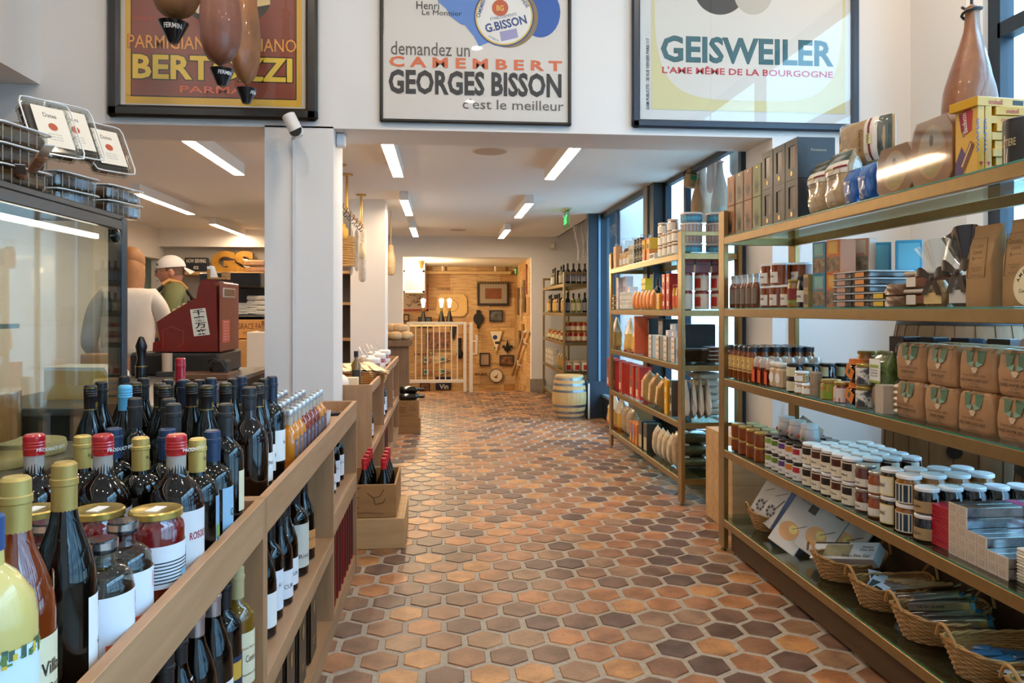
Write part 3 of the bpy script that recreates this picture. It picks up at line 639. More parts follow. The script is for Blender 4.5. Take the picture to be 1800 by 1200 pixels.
bottle('w_wax', .335, .040, 'bord', DG_, M('#a8192c', .25, coat=.6), LABW, (.15, .45), capz=.7)
bottle('w_broad', .30, .048, 'round', DKB, M('#222327', .45), LABW, (.12, .5), 32, txt=[('Don', .40, .03, .016, INK, 0), ('Ca', .31, .03, .02, INK, 0)], capz=.8, labc=35)
bottle('b_rosolio', .272, .048, 'round', DKB, REDC, M('#d9d8da', .5), (.1, .5), 80, capz=.86, capr=.0175, txt=[('ROSOLIO', .33, .05, .014, REDINK, .01), ('PRODUCT OF ITALY', .915, .075, .006, LABW, .01)], ridges=True,
 extra=lambda h, r: [('neck_glass', MB().lathe([(.0172, h * .73), (.0172, h * .865)], M('#a9a39b', .08, coat=.6, spec=.8), 20))])
bottle('b_kapriol', .25, .040, 'flat', DG_, GOLDL, M('#7fa6c4', .5), (.12, .55), 42, capz=.74, labc=25, txt=[('Kapriol', .2, .05, .016, INK, .01)],
 extra=lambda h, r: [('deer_picture', MB().arc(r + .0012, h * .22, h * .32, -105, -25, M('#7d9a52', .5), 10).wrap('Y', r + .0018, -62, h * .44, .02, .02, M('#8a4a2a', .5), .04).wrap('●', r + .0018, -62, h * .36, .014, .022, M('#8a4a2a', .5), .03), 2), ('cap_script', MB().wrap('Kapriol', .0175, -70, h * .84, .03, .009, INK, 0), 1)])
bottle('b_cedro', .247, .042, 'flat', DG_, NAVC, M('#8fb4cf', .5), (.1, .52), 60, capz=.74, txt=[('Cedro', .3, .045, .016, INK, .01)], labc=15)
bottle('b_villa', .308, .042, 'burg', M('#6b2a0c', .07, coat=.6, spec=.8), M('#b39c58', .4, .3), LABC, (.05, .4), 75, capz=.74, ridges=False, labc=20,
 txt=[('Villa Italia', .28, .07, .016, INK, .01), ('Brandy', .2, .05, .012, INK, 0)], extra=lambda h, r: [('age_seal', MB().arc(r * .93, h * .53, h * .62, -75, -45, M('#d3caa4', .5), 8).wrap('10', r * .93 + .001, -60, h * .575, .013, .012, INK, 0))])
bottle('b_gold', .303, .0385, 'burg', DG_, M('#ad9250', .42, .35), LABW, (.04, .42), 50, capz=.74, labc=30, txt=[('Olio', .36, .02, .008, INK, 0)],
 extra=lambda h, r: [('sprig_picture', MB().arc(r + .0013, h * .2, h * .21, -80, -40, M('#4a5a34', .5), 8).arc(r + .0013, h * .1, h * .19, -62, -52, M('#b5522c', .5), 4), 2)])
# clear grappa bottle
def grappa():
 r, h = .043, .175
 a = MB(); a.lathe([(r * .9, 0), (r, .006), (r, h * .62), (r * .93, h * .70), (r * .72, h * .76), (r * .46, h * .79), (r * .41, h * .82), (r * .41, h * .9)], glassm('#e3e6e4', 1.2, .02), 24)
 l_ = MB(); l_.lathe([(r * .93, .004), (r * .95, .008), (r * .95, h * .62), (r * .85, h * .7), (0, h * .71)], glassm('#cfccc2', .5, .05), 20)
 c = MB(); c.lathe([(r * .5, h * .895), (r * .52, h * .9), (r * .52, h * .985), (r * .48, h), (0, h)], M('#15181d', .18, coat=.5), 24); c.lathe([(r * .53, h * .93), (r * .53, h * .985)], M('#c9cdd2', .15, .9), 24)
 p = MB(); p.arc(r + .0008, h * .06, h * .58, -170, 20, M('#dfe4ee', .45), 24)
 t_ = MB(); t_.smooth = False
 t_.wrap('GRAPPA', r + .0016, -40, h * .5, .034, .008, INK, 0); t_.wrap("DELL'ETNA", r + .0016, -40, h * .455, .044, .009, INK, .02)
 for k in range(6): t_.wrap('distilled from grape pomace', r + .0016, -40, h * (.37 - .033 * k), .044, .0042, INK, 0)
 o_ = MB(); o_.arc(r + .0014, h * .4, h * .54, -78, -76, ORG, 2); o_.arc(r + .0013, h * .06, h * .2, -150, -85, ORG, 10)
 defk('grappa', [('bottle_body', a), ('spirit', l_), ('stopper', c), ('paper_label', p), ('lettering', t_, 3), ('orange_print', o_, 3)])
grappa()
def limoncello():
 r, h = .05, .28
 a = MB(); a.lathe([(r * .9, 0), (r, .008), (r, h * .58), (r * .92, h * .67), (r * .6, h * .76), (r * .36, h * .8), (r * .33, h * .95)], M('#cdbb70', .3, coat=.6), 28)
 c = MB(); c.lathe([(r * .37, h * .86), (r * .37, h * .99), (r * .3, h), (0, h)], M('#2d4d7e', .4), 20)
 p = MB(); p.arc(r + .0008, h * .1, h * .5, -170, 10, M('#cfe3ee', .5), 22); p2 = MB()
 rnd = random.Random(2)
 for k in range(46): p2.arc(r + .0013 + .0002 * (k % 3), h * (.44 + rnd.uniform(0, .05)), h * (.455 + rnd.uniform(0, .06)), (an := rnd.uniform(-165, 0)), an + rnd.uniform(3, 7), M(rnd.choice(['#5f7d3c', '#d6b93e', '#6f8c46', '#3f5f50']), .5), 2)
 p2.arc(r + .0013, h * .1, h * .16, -80, 10, M('#3f8fc0', .5), 10); p2.arc(r + .0015, h * .16, h * .175, -80, 10, M('#d9bd54', .5), 10); p2.arc(r + .0013, h * .3, h * .33, -25, -18, M('#b52a34', .5), 3)
 defk('limoncello', [('bottle_body', a), ('cap', c), ('paper_label', p), ('lemon_print', p2, 2)])
limoncello()
def preserve():
 r, h = .046, .162
 a = MB(); a.lathe([(r * .9, 0), (r, .008), (r, h * .8), (r * .95, h * .86), (r * .84, h * .9), (r * .84, h * .93)], M('#5e0f10', .08, coat=.7, spec=.8, hex2='#7a1613', nscale=12), 26)
 c = MB(); c.lathe([(r * .92, h * .92), (r * .94, h * .925), (r * .94, h * .985), (r * .88, h), (r * .8, h * .992), (0, h * .992)], M('#c0a65a', .25, .7), 26)
 s_ = MB(); s_.box(-.018, -.01, h * .992, .018, .01, h * .996, LABW)
 p = MB(); p.arc(r + .0008, h * .22, h * .66, -170, 20, M('#dde0e6', .5), 24)
 k = MB(); k.smooth = False
 for i in range(7): k.arc(r + .0013, h * (.27 + .035 * i), h * (.283 + .035 * i), -165, -48, INK, 14)
 k.lathe([(0, 0), (.0, 0)], INK, 3) if False else None
 for q in range(28):
  an = q / 28 * 6.283; b1 = (q + 1) / 28 * 6.283
  for (r0, r1) in ((.024, .027), (.020, .0212)):
   P = lambda rr_, t_: ((r + .0016) * math.cos(R(-28) + rr_ * math.cos(t_) / r), (r + .0016) * math.sin(R(-28) + rr_ * math.cos(t_) / r), h * .45 + rr_ * math.sin(t_))
   k.add([P(r0, an), P(r1, an), P(r1, b1), P(r0, b1)], [(0, 1, 2, 3)], INK)
 k.wrap('McCLURE', r + .002, -28, h * .45, .044, .011, INK, .03)
 k.arc(r + .0017, h * .25, h * .37, -95, -72, M('#6fa3b8', .5), 4)
 defk('preserve', [('jar', a), ('lid', c), ('lid_sticker', s_, 1), ('paper_label', p), ('label_print', k, 3)])
preserve()
def juice(kind, c1, c2):
 r, h = .0265, .185
 a = MB(); a.lathe([(r * .85, 0), (r, .005), (r, h * .55), (r * .85, h * .63), (r * .45, h * .7), (r * .42, h * .74)], M(c1, .1, coat=.7, hex2=c2, nscale=6), 16)
 n_ = MB(); n_.lathe([(r * .42, h * .74), (r * .42, h * .9)], M('#b8ada0', .08, coat=.7), 14)
 c = MB(); c.lathe([(r * .5, h * .9), (r * .52, h * .905), (r * .52, h * .985), (r * .46, h), (0, h)], M('#d3d6da', .3, .6), 16)
 p = MB(); p.arc(r + .0006, h * .16, h * .5, -130, -50, M('#6b6470', .5), 8); p.arc(r + .0009, h * .4, h * .46, -120, -60, M('#8f8a96', .5), 6)
 defk(kind, [('bottle_body', a), ('neck', n_), ('cap', c), ('paper_label', p)])
juice('juice_o', '#c6771c', '#d98a22'); juice('juice_r', '#7a2c12', '#93391a'); juice('juice_b', '#5a2414', '#6d2d16')
# ================================================================ WOODEN BOTTLE COUNTERS ON THE LEFT
XF, XB, TRAY = -.426, -1.08, .795
def counter(label, y0, y1, divs, shelves, top=.845, floor_=TRAY, xf=XF, xb=XB, base=.08, rail=.092, bottomrail=None):
 t = root('bottle_counter', label, 'counter', ((xf + xb) / 2, y0, 0)); o = -(xf + xb) / 2
 def B(n, mb):
  for i, p in enumerate(mb.v): mb.v[i] = (p[0] + o, p[1] - y0, p[2])
  part(n, mb, t)
 for y in (y0, y1 - .019):
  a = MB(); a.box(xb, y, 0, xf, y + .019, top, OAKZ, .001); B('side_panel', a)
 a = MB(); a.box(xf - .02, y0 + .019, top - rail, xf, y1 - .019, top, OAK, .0012); B('front_rail', a)
 a = MB(); a.box(xb, y0 + .019, floor_ - .018, xf - .02, y1 - .019, floor_, OAK); B('tray_floor', a)
 a = MB(); a.box(xb, y0 + .019, 0, xb + .012, y1 - .019, top, OAKZ); B('back_panel', a)
 a = MB(); a.box(xb + .012, y0 + .019, .0, xf - .005, y1 - .019, base, OAK); B('plinth', a)
 for y in divs: a = MB(); a.box(xb + .012, y - .01, base, xf, y + .01, top - rail, OAKZ, .001); B('divider', a)
 ys = [y0 + .019] + [y for y in divs] + [y1 - .019]
 for i, (zt, th) in enumerate(shelves):
  a = MB(); a.box(xb + .012, ys[i] + (.01 if i else 0), zt - th, xf, ys[i + 1] - (.01 if i + 1 < len(ys) - 1 else 0), zt, OAK, .001); B('shelf_board', a)
 return t
counter('oak bottle counter nearest the camera with jars and liqueurs on top', .15, 1.872, [.75], [(.405, .055), (.405, .055)])
counter('oak bottle counter in front of the white pillar with wine on top', 1.876, 3.83, [3.03], [(.405, .055), (.49, .085)])
counter('far oak bottle counter behind the white pillar with cutting boards on top', 4.94, 7.95, [5.97, 7.06], [(.40, .05), (.40, .05), (.40, .05)], top=.815, floor_=.75, xf=-.455, xb=-.83, rail=.05)
G1 = 'bottles standing on the oak counters'
def top(kind, h, u, v, label, rz=90, z=TRAY, name='wine_bottle', cat='bottle', group=G1, dx=0):
 p = at(u, v, Z=z + h); put(kind, name, label, cat, (p.x + dx, p.y, z), rz, group)
p = at(-22, 1030, Y=.80); put('limoncello', 'liqueur_bottle', 'pale yellow lemon liqueur bottle at the very front of the oak counter', 'bottle', (-.5, .88, TRAY), 70, G1)
top('b_villa', .308, 27, 838, 'amber brandy bottle with gold cap and Villa label next to the lemon liqueur', name='liqueur_bottle')
top('b_gold', .303, 113, 812, 'tall dark bottle with gold cap and white label before the red preserve jars', name='liqueur_bottle')
p = at(176, 946, Z=TRAY + .175); top('grappa', .175, 178, 946, 'clear grappa bottle with orange label corner touching the dark gold capped bottle', name='grappa_bottle')
top('grappa', .175, 216, 914, 'clear grappa bottle with black stopper beside the striped jar label', name='grappa_bottle', rz=80)
top('grappa', .175, 84, 916, 'clear grappa bottle mostly hidden behind the dark gold capped bottle', name='grappa_bottle')
for u, lab in ((274, 'red preserve jar with gold lid and striped label nearest the oak rail'), (172, 'red preserve jar with gold lid behind the clear grappa bottle'), (58, 'red preserve jar with gold lid behind the brandy bottle')):
 top('preserve', .162, u, 893, lab, name='preserve_jar', cat='jar', rz=80)
for u, lab in ((310, 'red capped round liqueur bottle nearest the oak rail, behind the striped jar'), (181, 'red capped round liqueur bottle between two gold capped ones'), (60, 'red capped round liqueur bottle by the olive bowl, farthest from the rail')):
 top('b_rosolio', .272, u, 763, lab, name='liqueur_bottle', rz=75)
for u, v, lab in ((145, 765, 'gold capped dark liqueur bottle farthest from the oak rail'), (247, 768, 'gold capped dark liqueur bottle between the two right red capped ones'), (347, 770, 'gold capped liqueur bottle with deer label by the oak rail')):
 top('b_kapriol', .25, u, v, lab, name='liqueur_bottle')
for u, v, lab in ((200, 752, 'navy capped liqueur bottle behind the middle red cap'), (294, 753, 'navy capped liqueur bottle behind the rail side red cap'), (373, 756, 'navy capped liqueur bottle by the oak rail behind the deer label')):
 top('b_cedro', .247, u, v, lab, name='liqueur_bottle')
WB = [('w_ring', .3, 159, 677, 'gold ringed black capped wine bottle leftmost in the back row'), ('w_blk', .3, 178, 671, 'plain black capped wine bottle just right of the leftmost gold ringed one'),
 ('w_blue', .31, 220, 677, 'wine bottle with light blue capsule'), ('w_blk', .3, 219, 661, 'black capped wine bottle hidden behind the light blue capsule'), ('w_ring', .3, 238, 672, 'gold ringed wine bottle right behind the light blue capsule'),
 ('w_blk', .3, 252, 664, 'black capped wine bottle before the cut yellow cheese'), ('w_blk2', .295, 237, 699, 'low dark capped wine bottle touching the light blue capsule'), ('w_ring', .3, 281, 673, 'gold ringed wine bottle left of a nearly touching twin, below the cheese'),
 ('w_ring', .3, 290, 677, 'gold ringed wine bottle in front of its nearly touching twin'), ('w_blk', .3, 295, 667, 'black capped wine bottle just left of the red wax top'), ('w_blk2', .295, 296, 700, 'matt black capsule wine bottle half behind its twin'),
 ('w_blk2', .295, 305, 709, 'matt black capsule wine bottle before its twin, above a navy cap'), ('w_wax', .335, 317, 629, 'tall wine bottle sealed with red wax, highest of all'), ('w_navy', .305, 323, 667, 'blue grey capped wine bottle in front of the red wax one'),
 ('w_ring', .3, 337, 673, 'gold ringed wine bottle right of the blue grey capped one'), ('w_blk', .3, 350, 667, 'black capped wine bottle between two gold ringed ones in the middle'), ('w_ring', .3, 363, 677, 'gold ringed wine bottle with emblem facing forward'),
 ('w_navy', .305, 371, 664, 'blue grey capped wine bottle behind the forward facing emblem'), ('w_ring', .3, 396, 673, 'gold ringed wine bottle behind the matt black capsule near the rail'), ('w_blk', .3, 410, 665, 'black capped wine bottle left of a blue capped pair'),
 ('w_navy', .305, 424, 661, 'blue capped wine bottle of the back row below the receipt printer'), ('w_blk2', .295, 397, 709, 'matt black capsule wine bottle with cream CO label'), ('w_broad', .3, 407, 680, 'broad shouldered brown wine bottle with white label beside the rail'),
 ('w_ring', .3, 453, 673, 'gold ringed wine bottle rightmost of its kind'), ('w_blk', .3, 464, 665, 'black capped wine bottle just right of the rightmost gold ringed one'), ('w_navy', .305, 478, 661, 'blue capped wine bottle next to the small juice bottles')]
for k, h, u, v, lab in WB:
 if k == 'w_broad': u, v = 438 - 0, 680
 top(k, h, u, v, lab)
JK = ['juice_o', 'juice_o', 'juice_o', 'juice_r', 'juice_r', 'juice_r', 'juice_r', 'juice_o', 'juice_o']
for r_ in range(3):
 for i in range(9):
  if r_ and i > 8: continue
  k = JK[i] if r_ == 0 else ('juice_b' if i < 5 else 'juice_r')
  put(k, 'juice_bottle', '%s juice bottle with silver cap, %s row from the rail, %s from the pillar' % ({'juice_o': 'orange', 'juice_r': 'red brown', 'juice_b': 'dark brown'}[k], ORD[r_], ORD[8 - i]), 'bottle', (-.487 - .068 * r_, 2.47 + .075 * i, TRAY), 90, 'silver capped juice bottles on the oak counter')
a = MB(); a.lathe([(.03, 0), (.037, .07), (.038, .085), (.035, .085), (.03, .01)], M('#d8c9c4', .4), 20); p = at(572, 752, Z=TRAY); solo('white_cup', a, 'small white cup at the end of the juice bottles', 'cup', (-.5, 3.2, TRAY))
t = root('knife', 'black handled knife lying on the empty end of the oak tray', 'knife', (-.58, 3.42, TRAY + .035), 0, None, (0, 0, R(20)))
a = MB(); a.box(0, -.011, -.008, .13, .011, .01, M('#131316', .4), .006); part('handle', a, t); a = MB(); a.box(-.11, -.012, -.001, 0, .012, .001, SILV); part('blade', a, t)
# bottles in the bays, labels to the aisle
bottle('v_silver', .31, .041, 'burg', DG_, SILV, LABW, (.08, .36), capz=.72)
bottle('v_white', .30, .039, 'bord', M('#7a5a16', .07, coat=.6, hex2='#5d430f', nscale=3), M('#b9a878', .4), LABC, (.12, .52), 60, txt=[('Petit Manseng', .4, .05, .007, M('#a8643a', .5), 0), ('Cuvee', .32, .03, .016, INK, 0), ('Appellation 2017', .2, .05, .006, INK, 0)], labc=-25)
bottle('v_navy', .30, .038, 'bord', DG_, BLKC, M('#1d2c48', .5), (.08, .42), 60, txt=[("L'ASTRE", .16, .05, .014, LABW, .01)], labc=-25, extra=lambda h, r: [('leaf_emblem', MB().arc(r + .0012, h * .25, h * .38, -135, -95, M('#c79a3a', .5), 6), 2)])
bottle('v_kai', .30, .038, 'bord', DG_, BLKC, M('#dfe2ea', .5), (.1, .48), 62, txt=[('K A I', .34, .028, .012, INK, 0)], labc=-35)
bottle('v_dots', .30, .040, 'burg', DG_, BLKC, M('#e2e4ea', .5), (.08, .36), 55, txt=[('CUR', .2, .034, .012, INK, 0)], labc=-35, extra=lambda h, r: [('neck_dot', MB().arc(r * .62, h * .655, h * .7, -105, -65, LABW, 6))])
bottle('v_big', .315, .047, 'bord', DG_, BLKC, M('#c9c5b8', .5), (.1, .56), 58, txt=[('Riva', .22, .045, .014, INK, 0)], labc=-35)
bottle('v_orange', .30, .042, 'burg', DG_, BLKC, M('#c98a4f', .5), (.14, .36), 58, txt=[('SELVA', .26, .04, .009, INK, 0)], labc=-35)
bottle('v_blue', .31, .040, 'burg', DG_, M('#45406e', .4), LABW, (.1, .4), 58, labc=-35)
bottle('v_red', .30, .040, 'burg', DG_, BLKC, M('#a33a4e', .5, hex2='#7f2438', nscale=14), (.12, .46), 62, labc=-45)
def bay(kind, x, y, z, lab, group='wine bottles in the counter bays'): put(kind, 'wine_bottle', lab, 'bottle', (x, y, z), 90, group)
for i, (k, y, x, lab) in enumerate([('v_silver', 1.56, -.49, 'wine bottle with silver capsule nearest the camera under the oak rail'), ('v_silver', 1.66, -.487, 'second silver capsuled wine bottle under the oak rail'), ('v_navy', 1.745, -.487, 'wine bottle with navy label and gold leaf under the oak rail'), ('v_white', 1.805, -.565 + .09, 'amber white wine bottle with cream label at the end of the first bay'), ('v_dots', 1.46, -.49, 'dark wine bottle left of the silver capsules under the oak rail'), ('v_kai', 1.36, -.48, 'dark bottle at the photo edge under the oak rail')]):
 bay(k, x, y, .405, lab)
B1 = [('v_dots', 2.02, -.50, 'white labelled wine bottle at the near end of the second bay'), ('v_blue', 2.13, -.495, 'second wine bottle from the near end of the second bay'), ('v_kai', 2.25, -.50, 'wine bottle with KAI label'), ('v_dots', 2.36, -.495, 'wine bottle with a white neck dot, right of the KAI label'), ('v_dots', 2.47, -.50, 'second wine bottle with a white neck dot'), ('v_big', 2.62, -.50, 'large wine bottle with tall grey label'), ('v_orange', 2.78, -.50, 'wine bottle with orange label by the divider')]
for k, y, x, lab in B1: bay(k, x, y, .405, lab)
B2 = [('v_dots', 3.12, -.50, 'nearest wine bottle in the counter end bay'), ('v_blue', 3.25, -.50, 'wine bottle with violet capsule in the end bay'), ('v_dots', 3.38, -.50, 'third wine bottle in the end bay'), ('v_kai', 3.52, -.5, 'wine bottle with pale label near the counter end'), ('v_kai', 3.66, -.5, 'wine bottle at the very counter end')]
for k, y, x, lab in B2: put(k, 'wine_bottle', lab, 'bottle', (x, y, .49), 90, 'wine bottles in the counter bays', None, (.85, .85, .85))
for k, y, lab in (('v_red', 5.1, 'wine bottle with round crimson label in the far counter'), ('v_dots', 5.35, 'wine bottle behind the crimson labelled one in the far counter'), ('v_kai', 6.15, 'near wine bottle in the middle bay of the far counter'), ('v_dots', 6.4, 'second wine bottle in the middle bay of the far counter'), ('v_kai', 6.65, 'third wine bottle in the middle bay of the far counter'), ('v_kai', 7.25, 'near wine bottle in the last bay of the far counter'), ('v_dots', 7.5, 'second wine bottle in the last bay of the far counter')):
 bay(k, -.52, y, .40, lab)
# oil tins, red boxes
def tin():
 a = MB(); a.box(-.06, -.045, 0, .06, .045, .235, M('#15120f', .3, coat=.3), .008)
 b_ = MB(); b_.box(-.058, -.0465, .012, .058, -.0448, .225, M('#4a3c2e', .4, hex2='#3a2e22', nscale=6))
 r_ = MB(); r_.tube([(-.058, -.043, .236), (.058, -.043, .236), (.058, .043, .236), (-.058, .043, .236)], .002, M('#cfc6b0', .3, .7), 5, closed=True)
 c = MB(); c.lathe([(.013, .235), (.013, .25), (.011, .254), (0, .254)], M('#c9cdd2', .25, .8), 16, Matrix.Translation((.03, 0, 0)))
 e = MB(); e.lathe([(.012, 0), (.017, 0), (.017, .001), (.012, .001)], GOLD, 20, Matrix.Translation((0, -.0475, .18)) @ Matrix.Rotation(R(90), 4, 'X') @ Matrix.Diagonal((.8, 1.5, 1, 1))); e.box(-.02, -.0475, .07, .02, -.047, .075, GOLD); e.box(-.014, -.0475, .055, .014, -.047, .059, GOLD)
 defk('oil_tin', [('tin_body', a), ('rim', r_), ('cap', c), ('printed_face', b_), ('gold_emblem', e, 3)])
tin()
for i, y in enumerate((1.95, 2.12, 2.30, 2.49, 2.70)):
 put('oil_tin', 'oil_tin', 'dark olive oil tin on the bottom board, %s from the divider' % ORD[4 - i], 'tin', (-.495, y, .08), 90, 'olive oil tins under the wine')
a = MB(); a.box(-.012, -.06, 0, .012, .06, .34, M('#8e1a1c', .45), .002); b_ = MB(); b_.box(-.013, -.0605, .02, .013, -.0598, .3, M('#241817', .45)); defk('slim_box', [('carton', a), ('dark_spine', b_)])
for i in range(9):
 put('slim_box', 'slim_box', 'slim red and black carton standing upright, %s from the counter end' % ORD[8 - i], 'box', (-.50, 3.09 + i * .085, .08), 90, 'slim red cartons in the counter end')
for i, y in enumerate((6.2, 6.32, 6.44, 6.56)): put('slim_box', 'slim_box', 'red carton in the far counter under the wine, %s from the near side' % ORD[i], 'box', (-.53, y, .08), 90, 'red cartons in the far counter', None, (2.2, 1, .72))
a = MB(); a.lathe([(.035, 0), (.035, .05)], M('#d8c69a', .5), 18); b_ = MB(); b_.lathe([(.036, .05), (.036, .056), (0, .056)], M('#2a2521', .35), 18); defk('round_tin', [('tin_body', a), ('lid', b_)])
for k in range(3): put('round_tin', 'round_tin', 'cream round tin with black lid behind the red capped bottles, %s of its stack' % ('lowest', 'middle', 'topmost')[k], 'tin', (-.53, 5.15, .08 + .058 * k), 90, 'round tins in the far counter')
# ================================================================ CRATES ON THE FLOOR
CR1 = woodm('#8a6238', '#a97e4c', 'X', 2.2, .6); CR2 = woodm('#b08a5c', '#c9a677', 'X', 2.2, .6)
def crate(label, x0, y0, z0, x1, y1, z1, m_, th=.016, print_=None, closed=False):
 t = root('wine_crate', label, 'crate', ((x0 + x1) / 2, y0, z0)); cx_ = (x0 + x1) / 2; hw = (x1 - x0) / 2; d = y1 - y0; h = z1 - z0
 for n_, b_ in (('front_board', (-hw, 0, 0, hw, th, h)), ('back_board', (-hw, d - th, 0, hw, d, h)), ('side_board', (-hw, th, 0, -hw + th, d - th, h)), ('side_board', (hw - th, th, 0, hw, d - th, h)), ('bottom_board', (-hw + th, th, .002, hw - th, d - th, .012))):
  a = MB(); a.box(*b_, m_, .0015); q = part(n_, a, t)
  if n_ == 'front_board' and print_: print_(q, hw, h)
 if closed: a = MB(); a.box(-hw + th, th, h - .012, hw - th, d - th, h - .002, m_); part('lid_board', a, t)
 return t
BR_ = M('#4a3018', .7)
def etch(q, hw, h):
 a = MB(); a.smooth = False
 for k in range(4): a.box(-hw * .85 + k * hw * .16, -.001, h * .3, -hw * .85 + k * hw * .16 + .003, 0, h * .62, BR_)
 a.box(-hw * .9, -.001, h * .6, -hw * .15, 0, h * .625, BR_); a.box(-hw * .9, -.001, h * .3, -hw * .15, 0, h * .32, BR_)
 a.tube([(hw * .1, -.0006, h * .75), (hw * .3, -.0006, h * .6), (hw * .5, -.0006, h * .65), (hw * .62, -.0006, h * .85)], .002, BR_, 4); a.tube([(hw * .3, -.0006, h * .6), (hw * .35, -.0006, h * .4), (hw * .6, -.0006, h * .45), (hw * .66, -.0006, h * .58)], .002, BR_, 4)
 a.tube([(-hw * .6, -.0006, h * .9), (-hw * .4, -.0006, h * .8), (-hw * .1, -.0006, h * .92)], .002, BR_, 4); a.tube([(-hw * .8, -.0006, h * .1), (0, -.0006, h * .16), (hw * .6, -.0006, h * .12)], .0014, BR_, 4); part('burnt_drawing', a, q)
crate('pale wooden crate on the floor under the branded one', -.6, 4.15, 0.002, -.207, 4.66, .165, CR2, closed=True)
crate('branded brown crate holding red capped wine, on the pale crate', -.6, 4.175, .166, -.253, 4.65, .345, CR1, .012, etch)
bottle('c_red', .30, .040, 'burg', DG_, M('#b01a24', .4), None, capz=.8)
for i in range(4):
 for j, x in enumerate((-.43, -.325)): put('c_red', 'wine_bottle', 'red capped wine bottle in the branded crate, %s column, %s from the front' % (('counter side', 'aisle side')[j], ORD[i]), 'bottle', (x, 4.235 + .105 * i, .178), 90, 'red capped bottles in the crate')
crate('lower brown crate at the end of the far counter', -.46, 7.97, 0.002, -.235, 8.3, .166, CR1, print_=None, closed=True)
crate('upper brown crate with burnt picture at the end of the far counter', -.46, 7.985, .167, -.25, 8.29, .345, CR1, .012, etch, closed=True)
bottle('lying', .26, .036, 'bord', DG_, BLKC, None)
for i, (y, z) in enumerate(((8.03, .382), (8.11, .382), (8.07, .452))):
 put('lying', 'wine_bottle', 'dark wine bottle lying on the far upper crate, %s' % ('front one', 'rear one', 'topmost one')[i], 'bottle', (-.45, y, z), 0, 'bottles lying on the far crates', (0, R(90), 0))
# items on the far counter
ZC = .75
t = root('serving_bottle', 'olive oil bottle with dark cap at the pillar edge of the far counter', 'bottle', (-.60, 5.35, ZC)); a = MB(); a.lathe([(.03, 0), (.032, .01), (.032, .17), (.013, .2), (.013, .24)], M('#6e5410', .08, coat=.6), 16); part('bottle_body', a, t); a = MB(); a.lathe([(.016, .22), (.016, .26), (0, .26)], BLKC, 14); part('cap', a, t); a = MB(); a.arc(.0326, .02, .13, -150, -30, M('#2a2620', .5), 8); part('paper_label', a, t)
a = MB(); a.ball((0, 0, .06), (.06, .06, .06), M('#e9e1d6', .5)); solo('white_cheese_ball', a, 'white round cheese half hidden by the pillar edge', 'cheese', (-.68, 5.12, ZC))
a = MB(); a.box(-.04, -.03, 0, .04, .03, .09, M('#e3d3b2', .6), .003); solo('small_carton', a, 'small cream carton beside the white cheese ball', 'box', (-.61, 5.22, ZC))
BOARD = woodm('#c79a5c', '#d9b074', 'X', 3, .5);
a = MB(); a.box(-.15, -.10, 0, .13, .10, .014, BOARD, .006); a.box(.13, -.02, 0, .19, .02, .014, BOARD, .006); defk('cutting_board', [('board', a)])
for i in range(6):
 put('cutting_board', 'cutting_board', 'pale wooden cutting board, %s of the fanned stack on the far counter' % ('lowest', 'second', 'third', 'fourth', 'fifth', 'topmost')[i], 'cutting board', (-.62 + .012 * i, 5.75, ZC + .002 + .0155 * i), 0, 'cutting boards on the far counter', (0, 0, R(-6 - 7 * i)))
BREAD = M('#ead6b4', .7, hex2='#dcc096', nscale=8, bump=.2, bscale=20)
for i in range(5):
 a = MB(); a.grid(lambda s_, t_: (.12 * (s_ - .5), .3 * (t_ - .5), .012 * math.sin(math.pi * s_) + .006 * math.sin(9 * t_ + i)), 8, 8, BREAD); a.box(-.06, -.15, -.004, .06, .15, .0, BREAD, .002)
 solo('flatbread_pack', a, 'thin pale flatbread pack draped on the boards, %s from the aisle' % ORD[4 - i], 'flatbread', (-.72 + .055 * i, 5.75, ZC + .105 + .002 * i), 0, 'flatbread packs on the cutting boards', (R(8), R(14), R(25)))
def clipjar():
 a = MB(); a.lathe([(.05, 0), (.056, .01), (.056, .1), (.046, .118)], M('#a8401a', .12, coat=.7, hex2='#8a2f14', nscale=12), 18)
 c = MB(); c.lathe([(.058, .115), (.06, .12), (.06, .15), (.05, .16), (0, .162)], M('#e9e7e6', .4), 18)
 s_ = MB(); s_.tube([(0, .05, .15), (0, .08, .2), (0, .1, .23)], .004, SILV, 6); s_.tube([(.012, .05, .15), (.012, .08, .2), (.012, .1, .23)], .004, SILV, 6)
 p_ = MB(); p_.arc(.0568, .025, .08, -140, -40, LABW, 8); defk('clipjar', [('jar', a), ('cloth_lid', c), ('serving_clip', s_), ('paper_label', p_)])
clipjar()
for i, y in enumerate((6.2, 6.5, 6.8, 7.1, 7.4)):
 put('clipjar', 'preserve_jar', 'red preserve jar with white top on the far counter, %s from the pillar' % ORD[i], 'jar', (-.56 - .07 * (i % 2), y, ZC), 60, 'white topped preserve jars on the far counter')
